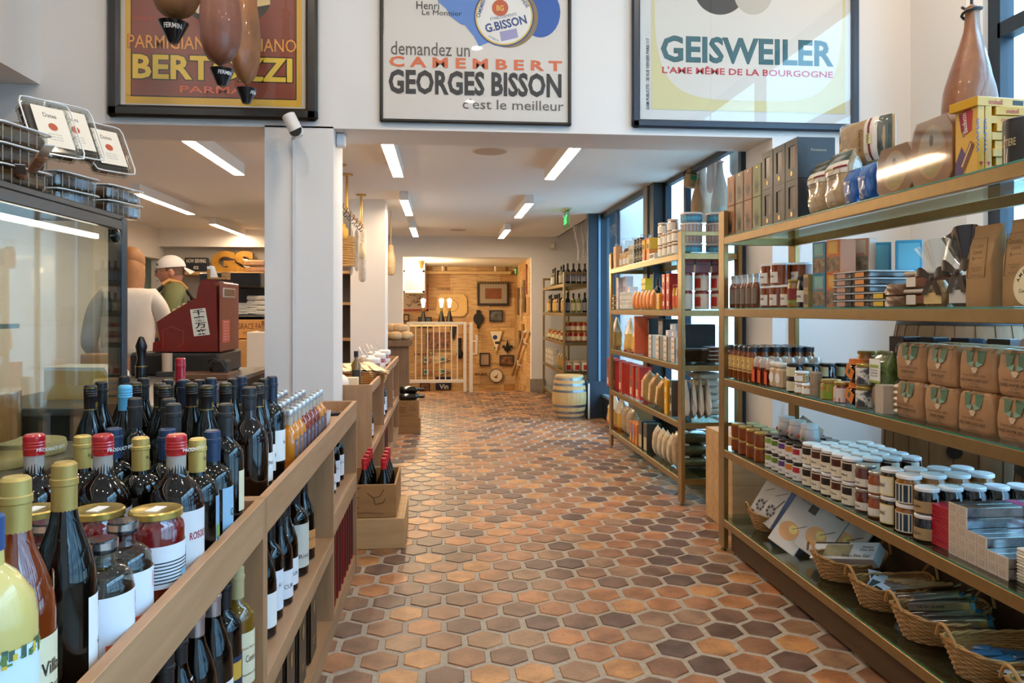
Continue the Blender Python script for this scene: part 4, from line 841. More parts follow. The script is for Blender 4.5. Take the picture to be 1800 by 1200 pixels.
# ================================================================ CHEESE CASE ON THE LEFT
BLK = M('#0d1015', .3, coat=.2); CASEG = glassm('#f6faf8', .75, .01)
t = root('display_case', 'glass cheese display case with black frame behind the oak counter', 'display case', (-1.5, 1.5, 0)); o_ = t.location
CX0, CX1, CYA, CYB, CT = -1.95, -1.115, .05, 2.78, 1.61
def cp(n, *boxes, bev=0.):
 a = MB()
 for b_ in boxes: a.box(b_[0] - o_[0], b_[1] - o_[1], b_[2], b_[3] - o_[0], b_[4] - o_[1], b_[5], b_[6], bev)
 return part(n, a, t)
STL = M('#8f8d86', .4, .6)
cp('base_cabinet', (CX0, CYA, 0, CX1, CYB, .80, M('#3b3a38', .5))); cp('deck', (CX0, CYA, .80, CX1 - .01, CYB - .03, .845, STL))
cp('top_board', (CX0, CYA, CT, CX1, CYB, CT + .02, M('#1d2226', .35)), bev=.003)
cp('front_glass', (CX1 - .006, CYA, .845, CX1, CYB - .03, CT - .03, CASEG)); cp('end_glass', (CX0 + .02, CYB - .012, .845, CX1 - .03, CYB - .006, CT, CASEG))
cp('corner_post', (CX1 - .045, CYB - .03, .3, CX1 + .004, CYB + .015, CT + .01, BLK), bev=.003)
cp('top_frame', (CX1 - .02, CYA, CT - .035, CX1 + .004, CYB - .03, CT, BLK), bev=.003)
a = MB(); a.lathe([(.022, 0), (.024, .004), (.022, .016), (.012, .02), (0, .02)], M('#30353a', .15, .9), 20, Matrix.Translation((CX1 - o_[0] + .002, CYB - o_[1] - .1, CT - .06)) @ Matrix.Rotation(R(90), 4, 'Y')); part('lock', a, t)
cp('light_tube', (CX1 - .06, CYA + .05, CT - .07, CX1 - .045, CYB - .1, CT - .055, M('#fff1dc', .4, emit=5)))
cp('glass_shelf', (CX0 + .05, CYA + .03, 1.24, CX1 - .32, CYB - .06, 1.248, glassm('#dff0ea', .7)), (CX1 - .335, CYA + .03, 1.236, CX1 - .32, CYB - .06, 1.252, STL))
cp('inner_tray', (CX0 + .1, .2, 1.03, CX1 - .12, 1.98, 1.045, BLK), (CX1 - .135, .2, 1.03, CX1 - .12, 1.98, 1.075, BLK))
CHY = M('#e0b25a', .5, hex2='#d6a244', nscale=5); CHW = M('#dfd3b6', .6, hex2='#cdbf9c', nscale=8); RIND = M('#c98f52', .6, hex2='#ad7038', nscale=10); WRAP = glassm('#f6f4ee', 1.6, .12)
def wedge(label, loc, r_, h, ang, rz, rind=RIND, flesh=CHW, wrap=False):
 r0 = root('cheese_wedge', label, 'cheese', loc, rz)
 a = MB(); pts = [(0, 0)] + [(r_ * math.cos(R(ang * k / 10)), r_ * math.sin(R(ang * k / 10))) for k in range(11)]; a.prism(pts, 0, h, flesh); part('flesh', a, r0)
 a = MB()
 for k in range(10):
  q = [(r_ + .001) * math.cos(R(ang * k / 10)), (r_ + .001) * math.sin(R(ang * k / 10))], [(r_ + .001) * math.cos(R(ang * (k + 1) / 10)), (r_ + .001) * math.sin(R(ang * (k + 1) / 10))]
  a.quad((*q[0], .0), (*q[1], .0), (*q[1], h), (*q[0], h), rind)
 part('rind', a, r0)
 if wrap:
  a = MB(); a.prism([(p[0] * 1.02, p[1] * 1.02) for p in pts], -.001, h + .004, WRAP); part('plastic_wrap', a, r0)
wedge('large wrapped half cheese with white top inside the case', (-1.42, 2.27, .93), .2, .13, 150, -100, RIND, CHW, True)
a = MB(); a.ball((0, 0, .05), (.17, .1, .045), M('#3c4548', .12, coat=.6, hex2='#56636a', nscale=14, bump=.5, bscale=30), 20, 10); solo('wrapped_cheese', a, 'dark plastic wrapped cheese under the large half cheese', 'cheese', (-1.40, 2.12, .845))
wedge('pale cheese wedge leaning by the dark wrapped cheese', (-1.46, 1.92, .845), .13, .06, 50, -60, CHW, M('#d9cfa0', .6)); wedge('small blue veined cheese wedge in the nearest corner of the case', (-1.36, 1.78, .845), .1, .07, 60, -100, M('#8d8468', .7), M('#cfc6a4', .6, hex2='#8f947c', nscale=18))
a = MB(); a.lathe([(.1, 0), (.105, .02), (.1, .04)], M('#e6cf92', .6), 24); solo('cheese_round', a, 'flat pale yellow cheese round lying by the front glass', 'cheese', (-1.3, 2.52, .847));
a = MB(); a.lathe([(.085, 0), (.09, .015), (.085, .03)], M('#dcc07c', .6), 24); solo('cheese_round', a, 'second flat cheese round nearest the black corner post', 'cheese', (-1.28, 2.32, .847))
wedge('orange cheese block by the black corner post inside the case', (-1.62, 2.6, .847), .14, .09, 80, -60, CHW, M('#d9a45e', .6)); wedge('cream cheese block standing behind the orange block', (-1.75, 2.45, .847), .16, .14, 70, -80, CHW, M('#e2d3ae', .6))
for k in range(5):
 a = MB(); a.lathe([(.028, -.1), (.03, 0), (.028, .12)], M('#e6dccb', .5, hex2='#c8a98c', nscale=6), 16, Matrix.Rotation(R(90), 4, 'X') ); solo('paper_roll', a, 'white wrapped roll on the glass shelf of the case, %s from the post' % ORD[4 - k], 'roll', (-1.62, 1.72 + .14 * k, 1.279), 12 * (k % 2), 'white wrapped rolls in the case')
BOWL = M('#e5ddd1', .3, coat=.4)
def olive_bowl(label, loc, s_, seed):
 r0 = root('olive_bowl', label, 'bowl', loc, 10); a = MB(); a.lathe([(.07, 0), (.1, .012), (.16, .075), (.155, .078), (.096, .02), (0, .016)], BOWL, 32, None, None, 1.25 * s_, .75 * s_); part('bowl', a, r0)
 rnd = random.Random(seed); ov = MB()
 for k in range(60):
  an, q = rnd.uniform(0, 6.28), math.sqrt(rnd.random()); ov.ball((.15 * s_ * q * math.cos(an), .088 * s_ * q * math.sin(an), .062 + .016 * (1 - q) + rnd.uniform(-.004, .004)), (.017, .013, .012), M(rnd.choice(['#8f8a3c', '#a39a4c', '#7d7a34', '#b0a860']), .25, coat=.5), 8, 6)
 q = solo('green_olives', ov, 'green olives heaped in the bowl %s' % ('by the front glass' if seed == 1 else 'farther along the case'), 'olives', loc, 10); q['kind'] = 'stuff'
olive_bowl('white oval bowl of green olives by the nearest front glass', (-1.31, 1.83, .872), .78, 1); olive_bowl('white oval bowl of green olives farther along the case', (-1.44, 2.0, .845), .85, 2)
a = MB(); a.box(-.15, -.11, 0, .15, .11, .024, M('#d9d5cc', .4)); solo('white_tray', a, 'white serving tray under the front olive bowl', 'tray', (-1.31, 1.83, .847))
# plastic tubs and knives on top of the case
DATE = M('#3a2412', .35, coat=.3, hex2='#6d4a22', nscale=22, namt=.35, stretch=(1, .3, 1), bump=.5, bscale=40); CLR = glassm('#f0f2f0', 1.5, .06)
def tubk():
 a = MB(); a.box(-.09, -.065, .004, .09, .065, .042, DATE, .01)
 b_ = MB(); b_.box(-.094, -.069, 0, .094, .069, .048, CLR, .008)
 for k in range(6):
  for y in (-.0695, .0695): b_.box(-.076 + .03 * k, y - .0008, .004, -.0745 + .03 * k, y + .0008, .044, M('#b9b4aa', .2))
 for k in range(4):
  for x in (-.0945, .0945): b_.box(x - .0008, -.05 + .033 * k, .004, x + .0008, -.0485 + .033 * k, .044, M('#b9b4aa', .2))
 c = MB(); c.tube([(-.1, -.07, .05), (-.08, -.078, .05), (.08, -.078, .05), (.1, -.07, .05), (.104, -.05, .05), (.104, .05, .05), (.1, .07, .05), (.08, .078, .05), (-.08, .078, .05), (-.1, .07, .05), (-.104, .05, .05), (-.104, -.05, .05)], .0026, M('#d9dcda', .15, coat=.5), 6, closed=True)
 l_ = MB(); l_.box(-.094, -.069, .048, .094, .069, .053, CLR, .002)
 p = MB(); p.box(-.075, -.05, .0532, .075, .05, .0542, M('#d9d0bf', .5)); q = MB(); q.lathe([(.0, .0543), (.014, .0543), (.014, .0548), (0, .0548)], M('#a8421f', .5), 16, Matrix.Translation((.0, 0, 0)))
 t_ = MB(); t_.smooth = False; t_.text('Dates', (-.035, -.02, .0546), (0, 1, 0), (-1, 0, 0), .04, .016, INK, 0);
 for k in range(3): t_.text('fresh fruit', (.03 + .01 * k, -.02, .0546), (0, 1, 0), (-1, 0, 0), .04, .004, INK, 0)
 defk('tub', [('dried_dates', a), ('plastic_box', b_), ('rim', c), ('plastic_lid', l_), ('paper_label', p, 3), ('red_seal', q, 4), ('lettering', t_, 4)])
tubk()
TZ = CT + .021; GT = 'clear tubs of dates on the display case'
for k, (u, v, dz, lab) in enumerate(((104, 366, 0, 'lower clear tub of dates under the leaning tubs'), (104, 366, .055, 'clear tub of dates that the leaning tubs stand on'), (190, 383, 0, 'lowest clear tub of dates above the black post'), (190, 383, .055, 'upper clear tub of dates above the black post'), (2, 330, 0, 'lower clear tub of dates at the photo edge behind the knives'), (2, 330, .055, 'middle clear tub of dates at the photo edge behind the knives'), (2, 330, .11, 'top clear tub of dates at the photo edge behind the knives'))):
 p = at(u, v, Z=TZ); put('tub', 'date_tub', lab, 'tub', (p.x, p.y, TZ + dz), 78, GT)
for u, v, lab in ((78, 297, 'leftmost leaning clear tub of dates seen from its edge'), (118, 298, 'middle leaning clear tub of dates with cream label'), (178, 322, 'rightmost leaning clear tub of dates with cream label')):
 p = at(u, v, X=-1.24); put('tub', 'date_tub', lab, 'tub', (p.x, p.y, p.z + .1), 0, GT, (0, R(62), R(-35)))
WDK = woodm('#8d5a38', '#a56c46', 'Y', 3, .45)
for k in range(3):
 p = at(30 + 22 * k, 332 - 16 * k + 18, Z=TZ + .012); r0 = root('knife', 'wooden handled knife on top of the display case, %s from the front' % ORD[k], 'knife', (p.x, p.y - .03, TZ + .013 + .018 * k), 0, 'knives on the display case', (0, 0, R(20 + 6 * k)))
 a = MB(); a.box(-.013, -.14, -.012, .013, .07, .012, WDK, .008); part('handle', a, r0); a = MB(); a.box(-.011, -.30, -.001, .011, -.14, .001, SILV); part('blade', a, r0); a = MB()
 for y in (-.09, -.02, .04): a.lathe([(.004, -.0125), (.004, .0125)], SILV, 10, Matrix.Translation((0, y, 0)))
 part('rivet', a, r0)
# ================================================================ REGISTER COUNTER
a = MB(); a.box(-1.78, 3.0, 0, -1.13, 4.98, .90, M('#2a2825', .5)); a.box(-1.8, 2.98, .90, -1.11, 5.0, .93, M('#6d675f', .35), .004); solo('service_counter', a, 'dark service counter carrying the old register between case and pillar', 'counter')
YR = 4.37; RX0, RX1 = -1.615, -1.262; CZ = .93
a = MB(); a.box(-1.73, YR, CZ + .001, -1.254, YR + .5, 1.055, M('#211d1a', .45, hex2='#2d2823', nscale=12), .012); solo('register_plinth', a, 'black wooden plinth under the red register', 'plinth')
t = root('cash_register', 'old red cash register with a paper charm on its side', 'cash register', (0, YR + .02, 0))
RM = M('#7d2012', .42, coat=.1, hex2='#68180d', nscale=6, bump=.06, bscale=40); RM2 = M('#86402a', .45, coat=.1)
prof = [(268, 618), (269, 602), (281, 598), (275, 566), (302, 548), (345, 523), (349, 503), (354, 491), (375, 492), (379, 500), (383, 618)]
pp = [at(u, v, Y=YR + .02) for u, v in prof]
a = MB(); a.prism([(p.x, max(p.z, 1.057)) for p in pp][::-1], 0, .4, RM, 'Y'); bod = part('body', a, t)
a = MB(); x = pp[-1].x + .001; a.box(x, .01, 1.06, x + .012, .39, 1.455, RM2, .005); part('back_panel', a, t)
a = MB(); a.box(x + .011, .05, 1.37, x + .015, .3, 1.425, M('#c8b9a4', .5), .002); a.box(x + .014, .07, 1.378, x + .0165, .28, 1.417, M('#6b6157', .15, coat=.6)); part('display_window', a, t)
a = MB(); a.box(x + .012, .04, 1.11, x + .0135, .19, 1.24, M('#dd5f43', .5)); st = part('coral_sticker', a, t)
a = MB(); a.smooth = False
for k in range(7): a.text('CASH ONLY' if k == 0 else 'THANK YOU', (x + .0137, .06, 1.222 - .016 * k), (0, 1, 0), (0, 0, 1), .1, .006 if k else .01, LABW, 0)
part('lettering', a, st)
q0, q1, q2, q3 = [at(u, v, Y=YR + .019) for u, v in ((341, 591), (369, 588), (361, 541), (334, 544))]
a = MB(); a.quad(*[(p.x, -.0015, p.z) for p in (q0, q1, q2, q3)], M('#e0d5c0', .6)); pc = part('paper_charm', a, t)
a = MB(); a.smooth = False; axx = (q1 - q0).normalized(); ayy = (q3 - q0).normalized(); wq = (q1 - q0).length; hq = (q3 - q0).length
for k, ch in enumerate('千客万来'): a.text(ch, Vector((q0.x, -.0022, q0.z)) + axx * wq * .14 + ayy * hq * (.765 - .245 * k), axx, ayy, wq * .72, hq * .21, INK, .02, .0003)
part('calligraphy', a, pc)
a = MB(); c0 = at(299, 603, Y=YR + .019); a.tube([Vector((at(u, v, Y=YR).x, -.001, at(u, v, Y=YR).z)) for u, v in ((284, 615), (284, 580), (298, 574), (320, 582), (320, 604), (310, 610))], .0018, M('#a8422f', .4), 5); part('raised_trim', a, t)
a = MB()
for k in range(6):
 for j in range(5):
  p = at(296 + k * 9, 549 - k * 5, Y=YR); a.box(p.x - .008, .06 + .06 * j, p.z - .01, p.x + .008, .09 + .06 * j, p.z + .02, M('#d9c48a' if k < 3 else '#3a3430', .4), .003)
part('keys', a, t)
t2 = root('card_holder', 'small wooden holder with white cards on the red register', 'card holder', (-1.29, YR + .12, 1.4715)); WT = woodm('#a5753f', '#b98850', 'X', 4)
a = MB(); a.box(-.05, -.03, 0, .06, .05, .012, WT, .002); a.box(.03, -.03, .012, .06, .05, .045, WT, .003); a.box(-.05, -.03, .012, -.03, .05, .06, WT, .003); part('stand', a, t2)
a = MB(); a.box(-.028, -.025, .013, -.004, .045, .085, LABW, T=Matrix.Rotation(R(-18), 4, 'Y')); part('cards', a, t2)
a = MB(); a.lathe([(.027, 0), (.028, .1), (.024, .1), (.024, .002)], M('#c9a98c', .6), 20); solo('cardboard_cup', a, 'tan cardboard cylinder standing at the register plinth front', 'cup', (at(294, 619, Y=YR - .03).x, YR - .031, .958), 0)
a = MB(); a.box(-.05, -.03, 0, .05, .03, .027, M('#3a3632', .5), .003); solo('cup_shelf', a, 'small dark ledge under the tan cardboard cylinder', 'ledge', (at(294, 619, Y=YR - .03).x, YR - .033, .9305))
for k in range(3):
 a = MB(); a.box(-.09, -.05, 0, .09, .05, .004, M('#cdbfa6', .6)); solo('paper_slip', a, 'loose paper slip on the register plinth, %s of its pile' % ('lowest', 'middle', 'top')[k], 'paper', (-1.66 + .01 * k, YR + .1, 1.0555 + .0045 * k), 10 * k, 'paper slips on the register plinth')
a = MB(); a.box(-.14, -.09, 0, .14, .09, .035, woodm('#5d3d28', '#744d33', 'X', 3), .006); p = at(352, 667, Y=4.05); solo('wooden_board', a, 'thick brown wooden board in front of the register plinth', 'board', (p.x, 4.15, .931))
t = root('card_terminal', 'black card terminal with cord beside the white pillar', 'card terminal', (-1.19, 4.2, .931))
a = MB(); a.box(-.03, -.06, 0, .045, .06, .1, M('#24211e', .45), .012); part('body', a, t); a = MB(); a.lathe([(.03, 0), (.03, .02)], M('#0c0b0a', .4), 16, Matrix.Translation((-.03, -.0, .06)) @ Matrix.Rotation(R(-90), 4, 'Y')); part('paper_roll_cover', a, t)
a = MB(); a.tube([(-.06, -.02, .09), (-.02, -.07, .11), (.03, -.09, .09), (.06, -.1, .04), (.07, -.1, 0)], .005, INK, 6); part('cord', a, t)
r0 = root('cheese_wheel_piece', 'large cut yellow cheese with white rind behind the wine bottles', 'cheese', (-1.42, 3.35, .931)); a = MB(); a.prism([(-.2, 0), (.03, 0), (.045, .02), (.045, .09), (.03, .115), (-.2, .12)], -.1, .1, CHY, 'Y'); part('flesh', a, r0)
a = MB(); a.prism([(-.2, .12), (.03, .115), (.045, .09), (.045, .02), (.055, .02), (.055, .095), (.035, .13), (-.2, .133)], -.1, .1, M('#eadcc6', .7), 'Y'); part('rind', a, r0)
a = MB(); a.box(-.08, -.06, 0, .08, .06, .16, woodm('#b07a48', '#c08c58', 'X', 3), .004); solo('wooden_block', a, 'pale wooden block behind the cut yellow cheese', 'block', (-1.6, 3.75, .931))
t = root('peppermill', 'black and brass mill by the glass case corner', 'mill', (-1.62, 3.5 + .75, .931)); a = MB(); a.lathe([(.03, 0), (.03, .06), (.02, .1), (.026, .15), (.03, .17), (.02, .2), (.012, .22), (0, .225)], BLK, 16); part('body', a, t); a = MB(); a.lathe([(.031, .06), (.031, .066)], GOLD, 16); part('band', a, t)
# ================================================================ PEOPLE
def skinmesh(verts, edges, radii, sub=1, root_i=0):
 me = bpy.data.meshes.new('tmp'); me.from_pydata(verts, edges, []); ob = bpy.data.objects.new('tmp', me); COL.objects.link(ob)
 m_ = ob.modifiers.new('s', 'SKIN'); m_.use_smooth_shade = True
 for i, r_ in enumerate(radii):
  v = me.skin_vertices[0].data[i]; v.radius = r_ if isinstance(r_, tuple) else (r_, r_); v.use_root = (i == root_i)
 s_ = ob.modifiers.new('u', 'SUBSURF'); s_.levels = s_.render_levels = sub
 dg = bpy.context.evaluated_depsgraph_get(); out = bpy.data.meshes.new_from_object(ob.evaluated_get(dg)); bpy.data.objects.remove(ob); return out
def chain(rows):
 """rows: list of limbs, each a list of (x,y,z,r); merged into one skin graph by identical points"""
 V, E, RR, ix = [], [], [], {}
 for limb in rows:
  prev = None
  for x, y, z, r_ in limb:
   k = (round(x, 4), round(y, 4), round(z, 4))
   if k not in ix: ix[k] = len(V); V.append((x, y, z)); RR.append(r_)
   if prev is not None: E.append((prev, ix[k]))
   prev = ix[k]
 return V, E, RR
def headgrid():
 def fn(a, t):
  th = a * 2 * math.pi; ph = math.pi * t; z = -.118 * math.cos(ph); s_ = math.sin(ph); x, y = math.cos(th), math.sin(th)
  rx, ry = .074 * s_, .096 * s_
  if z < -.02: k = 1 + (z + .02) * 2.2; rx *= max(k, .55); ry *= max(1 + (z + .02) * .8, .7)
  px, py = rx * x, ry * y
  if y < -.55:                                # face looks to -Y
   f = (-y - .55) / .45; w_ = math.exp(-(px / .013) ** 2)
   py -= w_ * f * (.022 * math.exp(-((z + .022) / .014) ** 2) + .012 * math.exp(-((z - .0) / .02) ** 2))
   py -= f * math.exp(-(px / .022) ** 2) * (.006 * math.exp(-((z + .058) / .006) ** 2) + .007 * math.exp(-((z + .07) / .006) ** 2)) + f * .008 * math.exp(-(px / .02) ** 2 - ((z + .1) / .014) ** 2)
   for sx in (-.031, .031): py += f * .011 * math.exp(-((px - sx) / .014) ** 2 - ((z - .008) / .011) ** 2)
   py -= f * .005 * math.exp(-((z - .03) / .008) ** 2)
  return (px, py, z)
 a = MB(); a.grid(fn, 40, 34, M('#c98e6f', .5), closed_u=True)
 for sx in (-1, 1): a.ball((sx * .077, .005, -.01), (.009, .018, .031), M('#c98e6f', .5), 8, 8)
 return a
def hand(org, fwd, side, up, s_=1.):
 """five skinned fingers out of a palm; fwd to the fingertips, side to the thumb"""
 O, f, sd, u = Vector(org), Vector(fwd).normalized(), Vector(side).normalized(), Vector(up).normalized(); L_ = []
 P = lambda a, b, c: tuple(O + f * a * s_ + sd * b * s_ + u * c * s_)
 L_.append([(*P(0, 0, 0), .024), (*P(.04, 0, 0), .03), (*P(.075, 0, 0), .03)])
 for b, ln, bend in ((.030, .07, .012), (.010, .078, .014), (-.010, .072, .016), (-.029, .058, .018)):
  L_.append([(*P(.075, 0, 0), .03), (*P(.095, b, 0), .011), (*P(.095 + ln * .5, b * 1.1, -bend * .5), .0095), (*P(.095 + ln * .8, b * 1.15, -bend * 1.6), .0085), (*P(.095 + ln, b * 1.15, -bend * 2.6), .007)])
 L_.append([(*P(.04, 0, 0), .03), (*P(.05, .035, -.006), .013), (*P(.075, .058, -.014), .0105), (*P(.1, .068, -.024), .0085)])
 return L_
def fuse(name, meshes, mat, voxel=.007):
 bm = bmesh.new()
 for me in meshes: bm.from_mesh(me)
 me = bpy.data.meshes.new(name); bm.to_mesh(me); bm.free(); ob = bpy.data.objects.new('tmp', me); COL.objects.link(ob)
 m_ = ob.modifiers.new('r', 'REMESH'); m_.mode = 'VOXEL'; m_.voxel_size = voxel; m_.use_smooth_shade = True
 s_ = ob.modifiers.new('s', 'SMOOTH'); s_.factor = .5; s_.iterations = 3
 out = bpy.data.meshes.new_from_object(ob.evaluated_get(bpy.context.evaluated_depsgraph_get())); bpy.data.objects.remove(ob); out.name = name
 out.materials.clear(); out.materials.append(mat); out.polygons.foreach_set('material_index', [0] * len(out.polygons)); out.polygons.foreach_set('use_smooth', [True] * len(out.polygons)); return out
def smesh(limbs, mat, sub=2):
 me = skinmesh(*chain(limbs), sub=sub); me.materials.clear(); me.materials.append(mat); me.polygons.foreach_set('use_smooth', [True] * len(me.polygons)); return me
SKIN = M('#c48a6c', .5, hex2='#b87a5e', nscale=14, namt=.8)
def tmesh(mb, T):
 mb.v = [tuple(T @ Vector(p)) for p in mb.v]; return mb
# man: faces -X (seen in profile), forearms over the counter; local coordinates, z up, facing -Y before rotation
HZ = 1.555
arms = lambda k: {'R': [(0, 0, 1.36, .1), (-.13, .01, 1.40, .065), (-.2, .0, 1.36, .058), (-.235, -.02, 1.12, .046), (-.2, -.22, 1.05, .038), (-.165, -.33, 1.06, .03)],
    'L': [(0, 0, 1.36, .1), (.13, .01, 1.40, .065), (.2, .0, 1.36, .058), (.235, -.02, 1.12, .046), (.2, -.22, 1.05, .038), (.165, -.33, 1.06, .03)]}[k]
trunk = [(0, 0, .95, (.15, .11)), (0, .0, 1.12, (.135, .1)), (0, 0, 1.28, (.155, .105)), (0, 0, 1.36, .1), (0, .0, 1.43, .055), (0, -.005, 1.47, .052), (0, -.01, 1.53, .05)]
def leg(s_): return [(0, 0, .95, (.15, .11)), (s_ * .09, 0, .86, .092), (s_ * .1, -.01, .5, .062), (s_ * .1, .02, .1, .042), (s_ * .1, .0, .05, .04), (s_ * .1, -.12, .035, .035)]
limbs = [trunk, arms('R'), arms('L'), leg(-1), leg(1)] + hand((-.165, -.33, 1.06), (.25, -1, -.05), (1, .2, 0), (0, 0, 1)) + hand((.165, -.33, 1.06), (-.25, -1, -.05), (-1, .2, 0), (0, 0, 1))
hd = tmesh(headgrid(), Matrix.Translation((0, -.02, HZ)) @ Matrix.Rotation(R(6), 4, 'X')).mesh('h')
mp_ = at(303, 478, Y=6.25)
man = tag(link('person', fuse('person', [skinmesh(*chain(limbs), sub=2), hd], SKIN), None, (mp_.x, 6.27, 0), (0, 0, R(-72))), 'man in backwards white cap and olive T-shirt behind the red register', 'person')
man.scale = (1.03, 1.03, 1.03)
OLIVE = M('#6f7147', .8, hex2='#5f623c', nscale=10, bump=.2, bscale=18)
sh = [[(x, y, z, tuple(q * 1.13 for q in r_) if isinstance(r_, tuple) else r_ * 1.15) for x, y, z, r_ in trunk[:4]] + [(0, 0, 1.425, .068)]] + [[(x, y, z, r_ * 1.2) for x, y, z, r_ in arms(k)[:3]] + [((-1 if k == 'R' else 1) * .222, -.012, 1.2, .064)] for k in 'RL']
for l_ in sh[1:]: l_[0] = sh[0][3]
q = link('t_shirt', smesh(sh, OLIVE), man); q['label'] = 'olive green T-shirt'
q = link('trousers', smesh([[(x, y, z, tuple(k * 1.1 for k in r_) if isinstance(r_, tuple) else r_ * 1.15) for x, y, z, r_ in leg(s_)[:4]] for s_ in (-1, 1)], M('#2b2c30', .8)), man)
a = MB(); a.grid(lambda s_, t_: (.15 * math.sin(R(-75 + 150 * s_)) * (1.1 - .1 * t_), -.135 * math.cos(R(-75 + 150 * s_)) - .0, .75 + .55 * t_), 12, 8, M('#1e1f22', .7)); part('apron', a, man)
for s_ in (-1, 1):
 a = MB(); a.tube([(s_ * .1, -.128, 1.28), (s_ * .105, -.115, 1.40), (s_ * .085, -.03, 1.475), (s_ * .06, .06, 1.46), (s_ * .02, .13, 1.36), (-s_ * .06, .135, 1.2)], .013, M('#23211f', .6), 8); sp = part('apron_strap', a, man)
 a = MB(); a.tube([(s_ * .098, -.075, 1.45), (s_ * .088, -.03, 1.484), (s_ * .066, .05, 1.468), (s_ * .045, .095, 1.42)], .017, M('#b5803e', .5), 8); part('leather_pad', a, sp)
T0 = Matrix.Translation((0, -.02, HZ)) @ Matrix.Rotation(R(6), 4, 'X')
CAPM = M('#dcd8d3', .8)
def capfn(a, t):
 th = a * 2 * math.pi; ph = math.pi * .5 * t; r_ = math.cos(ph); return (.086 * r_ * math.cos(th), .008 + .107 * r_ * math.sin(th), .03 + .098 * math.sin(ph))
a = MB(); a.grid(capfn, 28, 10, CAPM, closed_u=True); cpn = part('baseball_cap', tmesh(a, T0), man, 'white cap worn backwards')
a = MB(); a.grid(lambda s_, t_: ((-.07 + .14 * s_), .10 + .075 * t_ * (1 - (2 * s_ - 1) ** 2 * .5), .03 - .045 * t_ - .02 * (2 * s_ - 1) ** 2), 10, 5, CAPM); part('peak', tmesh(a, T0), cpn)
HAIR1 = M('#5a4030', .7, hex2='#6d5040', nscale=30)
a = MB(); a.grid(lambda s_, t_: (.0805 * math.cos(R(-25 + 230 * s_)) * (1 - .12 * t_), .008 + .1 * math.sin(R(-25 + 230 * s_)) * (1 - .1 * t_), .04 - .075 * t_), 24, 6, HAIR1)
a.grid(lambda s_, t_: (-.045 + .09 * s_, -.094 + .012 * (2 * s_ - 1) ** 2, .04 + .03 * t_), 8, 4, HAIR1); part('hair', tmesh(a, T0), man)
a = MB(); FRM = M('#26262a', .3)
for s_ in (-1, 1):
 a.tube([(s_ * .033 + .024 * math.cos(k / 12 * 6.283), -.1075 + .004 * abs(math.cos(k / 12 * 6.283)), .004 + .017 * math.sin(k / 12 * 6.283)) for k in range(12)], .0022, FRM, 5, closed=True); a.tube([(s_ * .057, -.1, .008), (s_ * .077, -.06, .008), (s_ * .083, .01, .0)], .002, FRM, 5)
a.tube([(-.01, -.111, .008), (.01, -.111, .008)], .002, FRM, 5); part('glasses', tmesh(a, T0), man)
a = MB()
for s_ in (-1, 1):
 a.ball((s_ * .031, -.081, .008), (.011, .009, .008), M('#e9e4df', .2), 10, 8); a.ball((s_ * .031, -.0885, .008), (.005, .004, .005), M('#2c2018', .2), 8, 6); a.tube([(s_ * .016, -.097, .027), (s_ * .032, -.098, .031), (s_ * .05, -.089, .027)], .003, HAIR1, 5)
part('eyes', tmesh(a, T0), man)
a = MB(); a.tube([(-.024, -.092, -.062), (-.012, -.1, -.065), (0, -.102, -.066), (.012, -.1, -.065), (.024, -.092, -.062)], [.001, .003, .0035, .003, .001], M('#9c5548', .5), 6); part('lips', tmesh(a, T0), man)
# woman seen from behind, leaning over the case
wp = at(238, 540, Y=5.05)
tr2 = [(0, 0, .93, (.165, .12)), (0, -.02, 1.05, (.13, .095)), (0, -.05, 1.22, (.15, .1)), (0, -.09, 1.36, .09), (0, -.125, 1.43, .052), (0, -.16, 1.5, .048)]
ar2 = lambda s_: [(0, -.09, 1.36, .09), (s_ * .13, -.08, 1.37, .06), (s_ * .185, -.07, 1.31, .05), (s_ * .235, -.1, 1.08, .042), (s_ * .2, -.3, 1.0, .034), (s_ * .19, -.4, .98, .027)]
lg2 = lambda s_: [(0, 0, .93, (.165, .12)), (s_ * .09, .01, .84, .1), (s_ * .095, .0, .48, .062), (s_ * .095, .03, .1, .042), (s_ * .095, .01, .05, .04), (s_ * .095, -.11, .035, .035)]
limbs = [tr2, ar2(-1), ar2(1), lg2(-1), lg2(1)] + hand((-.19, -.4, .98), (.1, -1, -.3), (1, .1, 0), (0, 0, 1), .92) + hand((.19, -.4, .98), (-.1, -1, -.3), (-1, .1, 0), (0, 0, 1), .92)
hd = tmesh(headgrid(), Matrix.Translation((0, -.2, 1.58)) @ Matrix.Rotation(R(25), 4, 'X')).mesh('h')
wo = tag(link('person', fuse('person', [skinmesh(*chain(limbs), sub=2), hd], SKIN), None, (wp.x - .05, 5.05, 0), (0, 0, R(195))), 'woman in white blouse and jeans seen from behind, leaning forward', 'person')
BLO = M('#ddd3c7', .8, hex2='#cfc4b6', nscale=6, bump=.35, bscale=9)
bl = [[(x, y, z, tuple(k * 1.25 for k in r_) if isinstance(r_, tuple) else r_ * 1.2) for x, y, z, r_ in tr2[:4]] + [(0, -.115, 1.415, .07)]] + [[(x, y, z, r_ * 1.35) for x, y, z, r_ in ar2(s_)[:4]] + [(s_ * .215, -.22, 1.03, .055)] for s_ in (-1, 1)]
for l_ in bl[1:]: l_[0] = bl[0][3]
bl[0][0] = (0, .0, .96, (.17, .135))
q = link('blouse', smesh(bl, BLO), wo); q['label'] = 'loose white blouse'
q = link('jeans', smesh([[(x, y, z, tuple(k * 1.12 for k in r_) if isinstance(r_, tuple) else r_ * 1.16) for x, y, z, r_ in lg2(s_)[:4]] for s_ in (-1, 1)], M('#5d7285', .85, hex2='#748799', nscale=9)), wo); q['label'] = 'faded blue jeans'
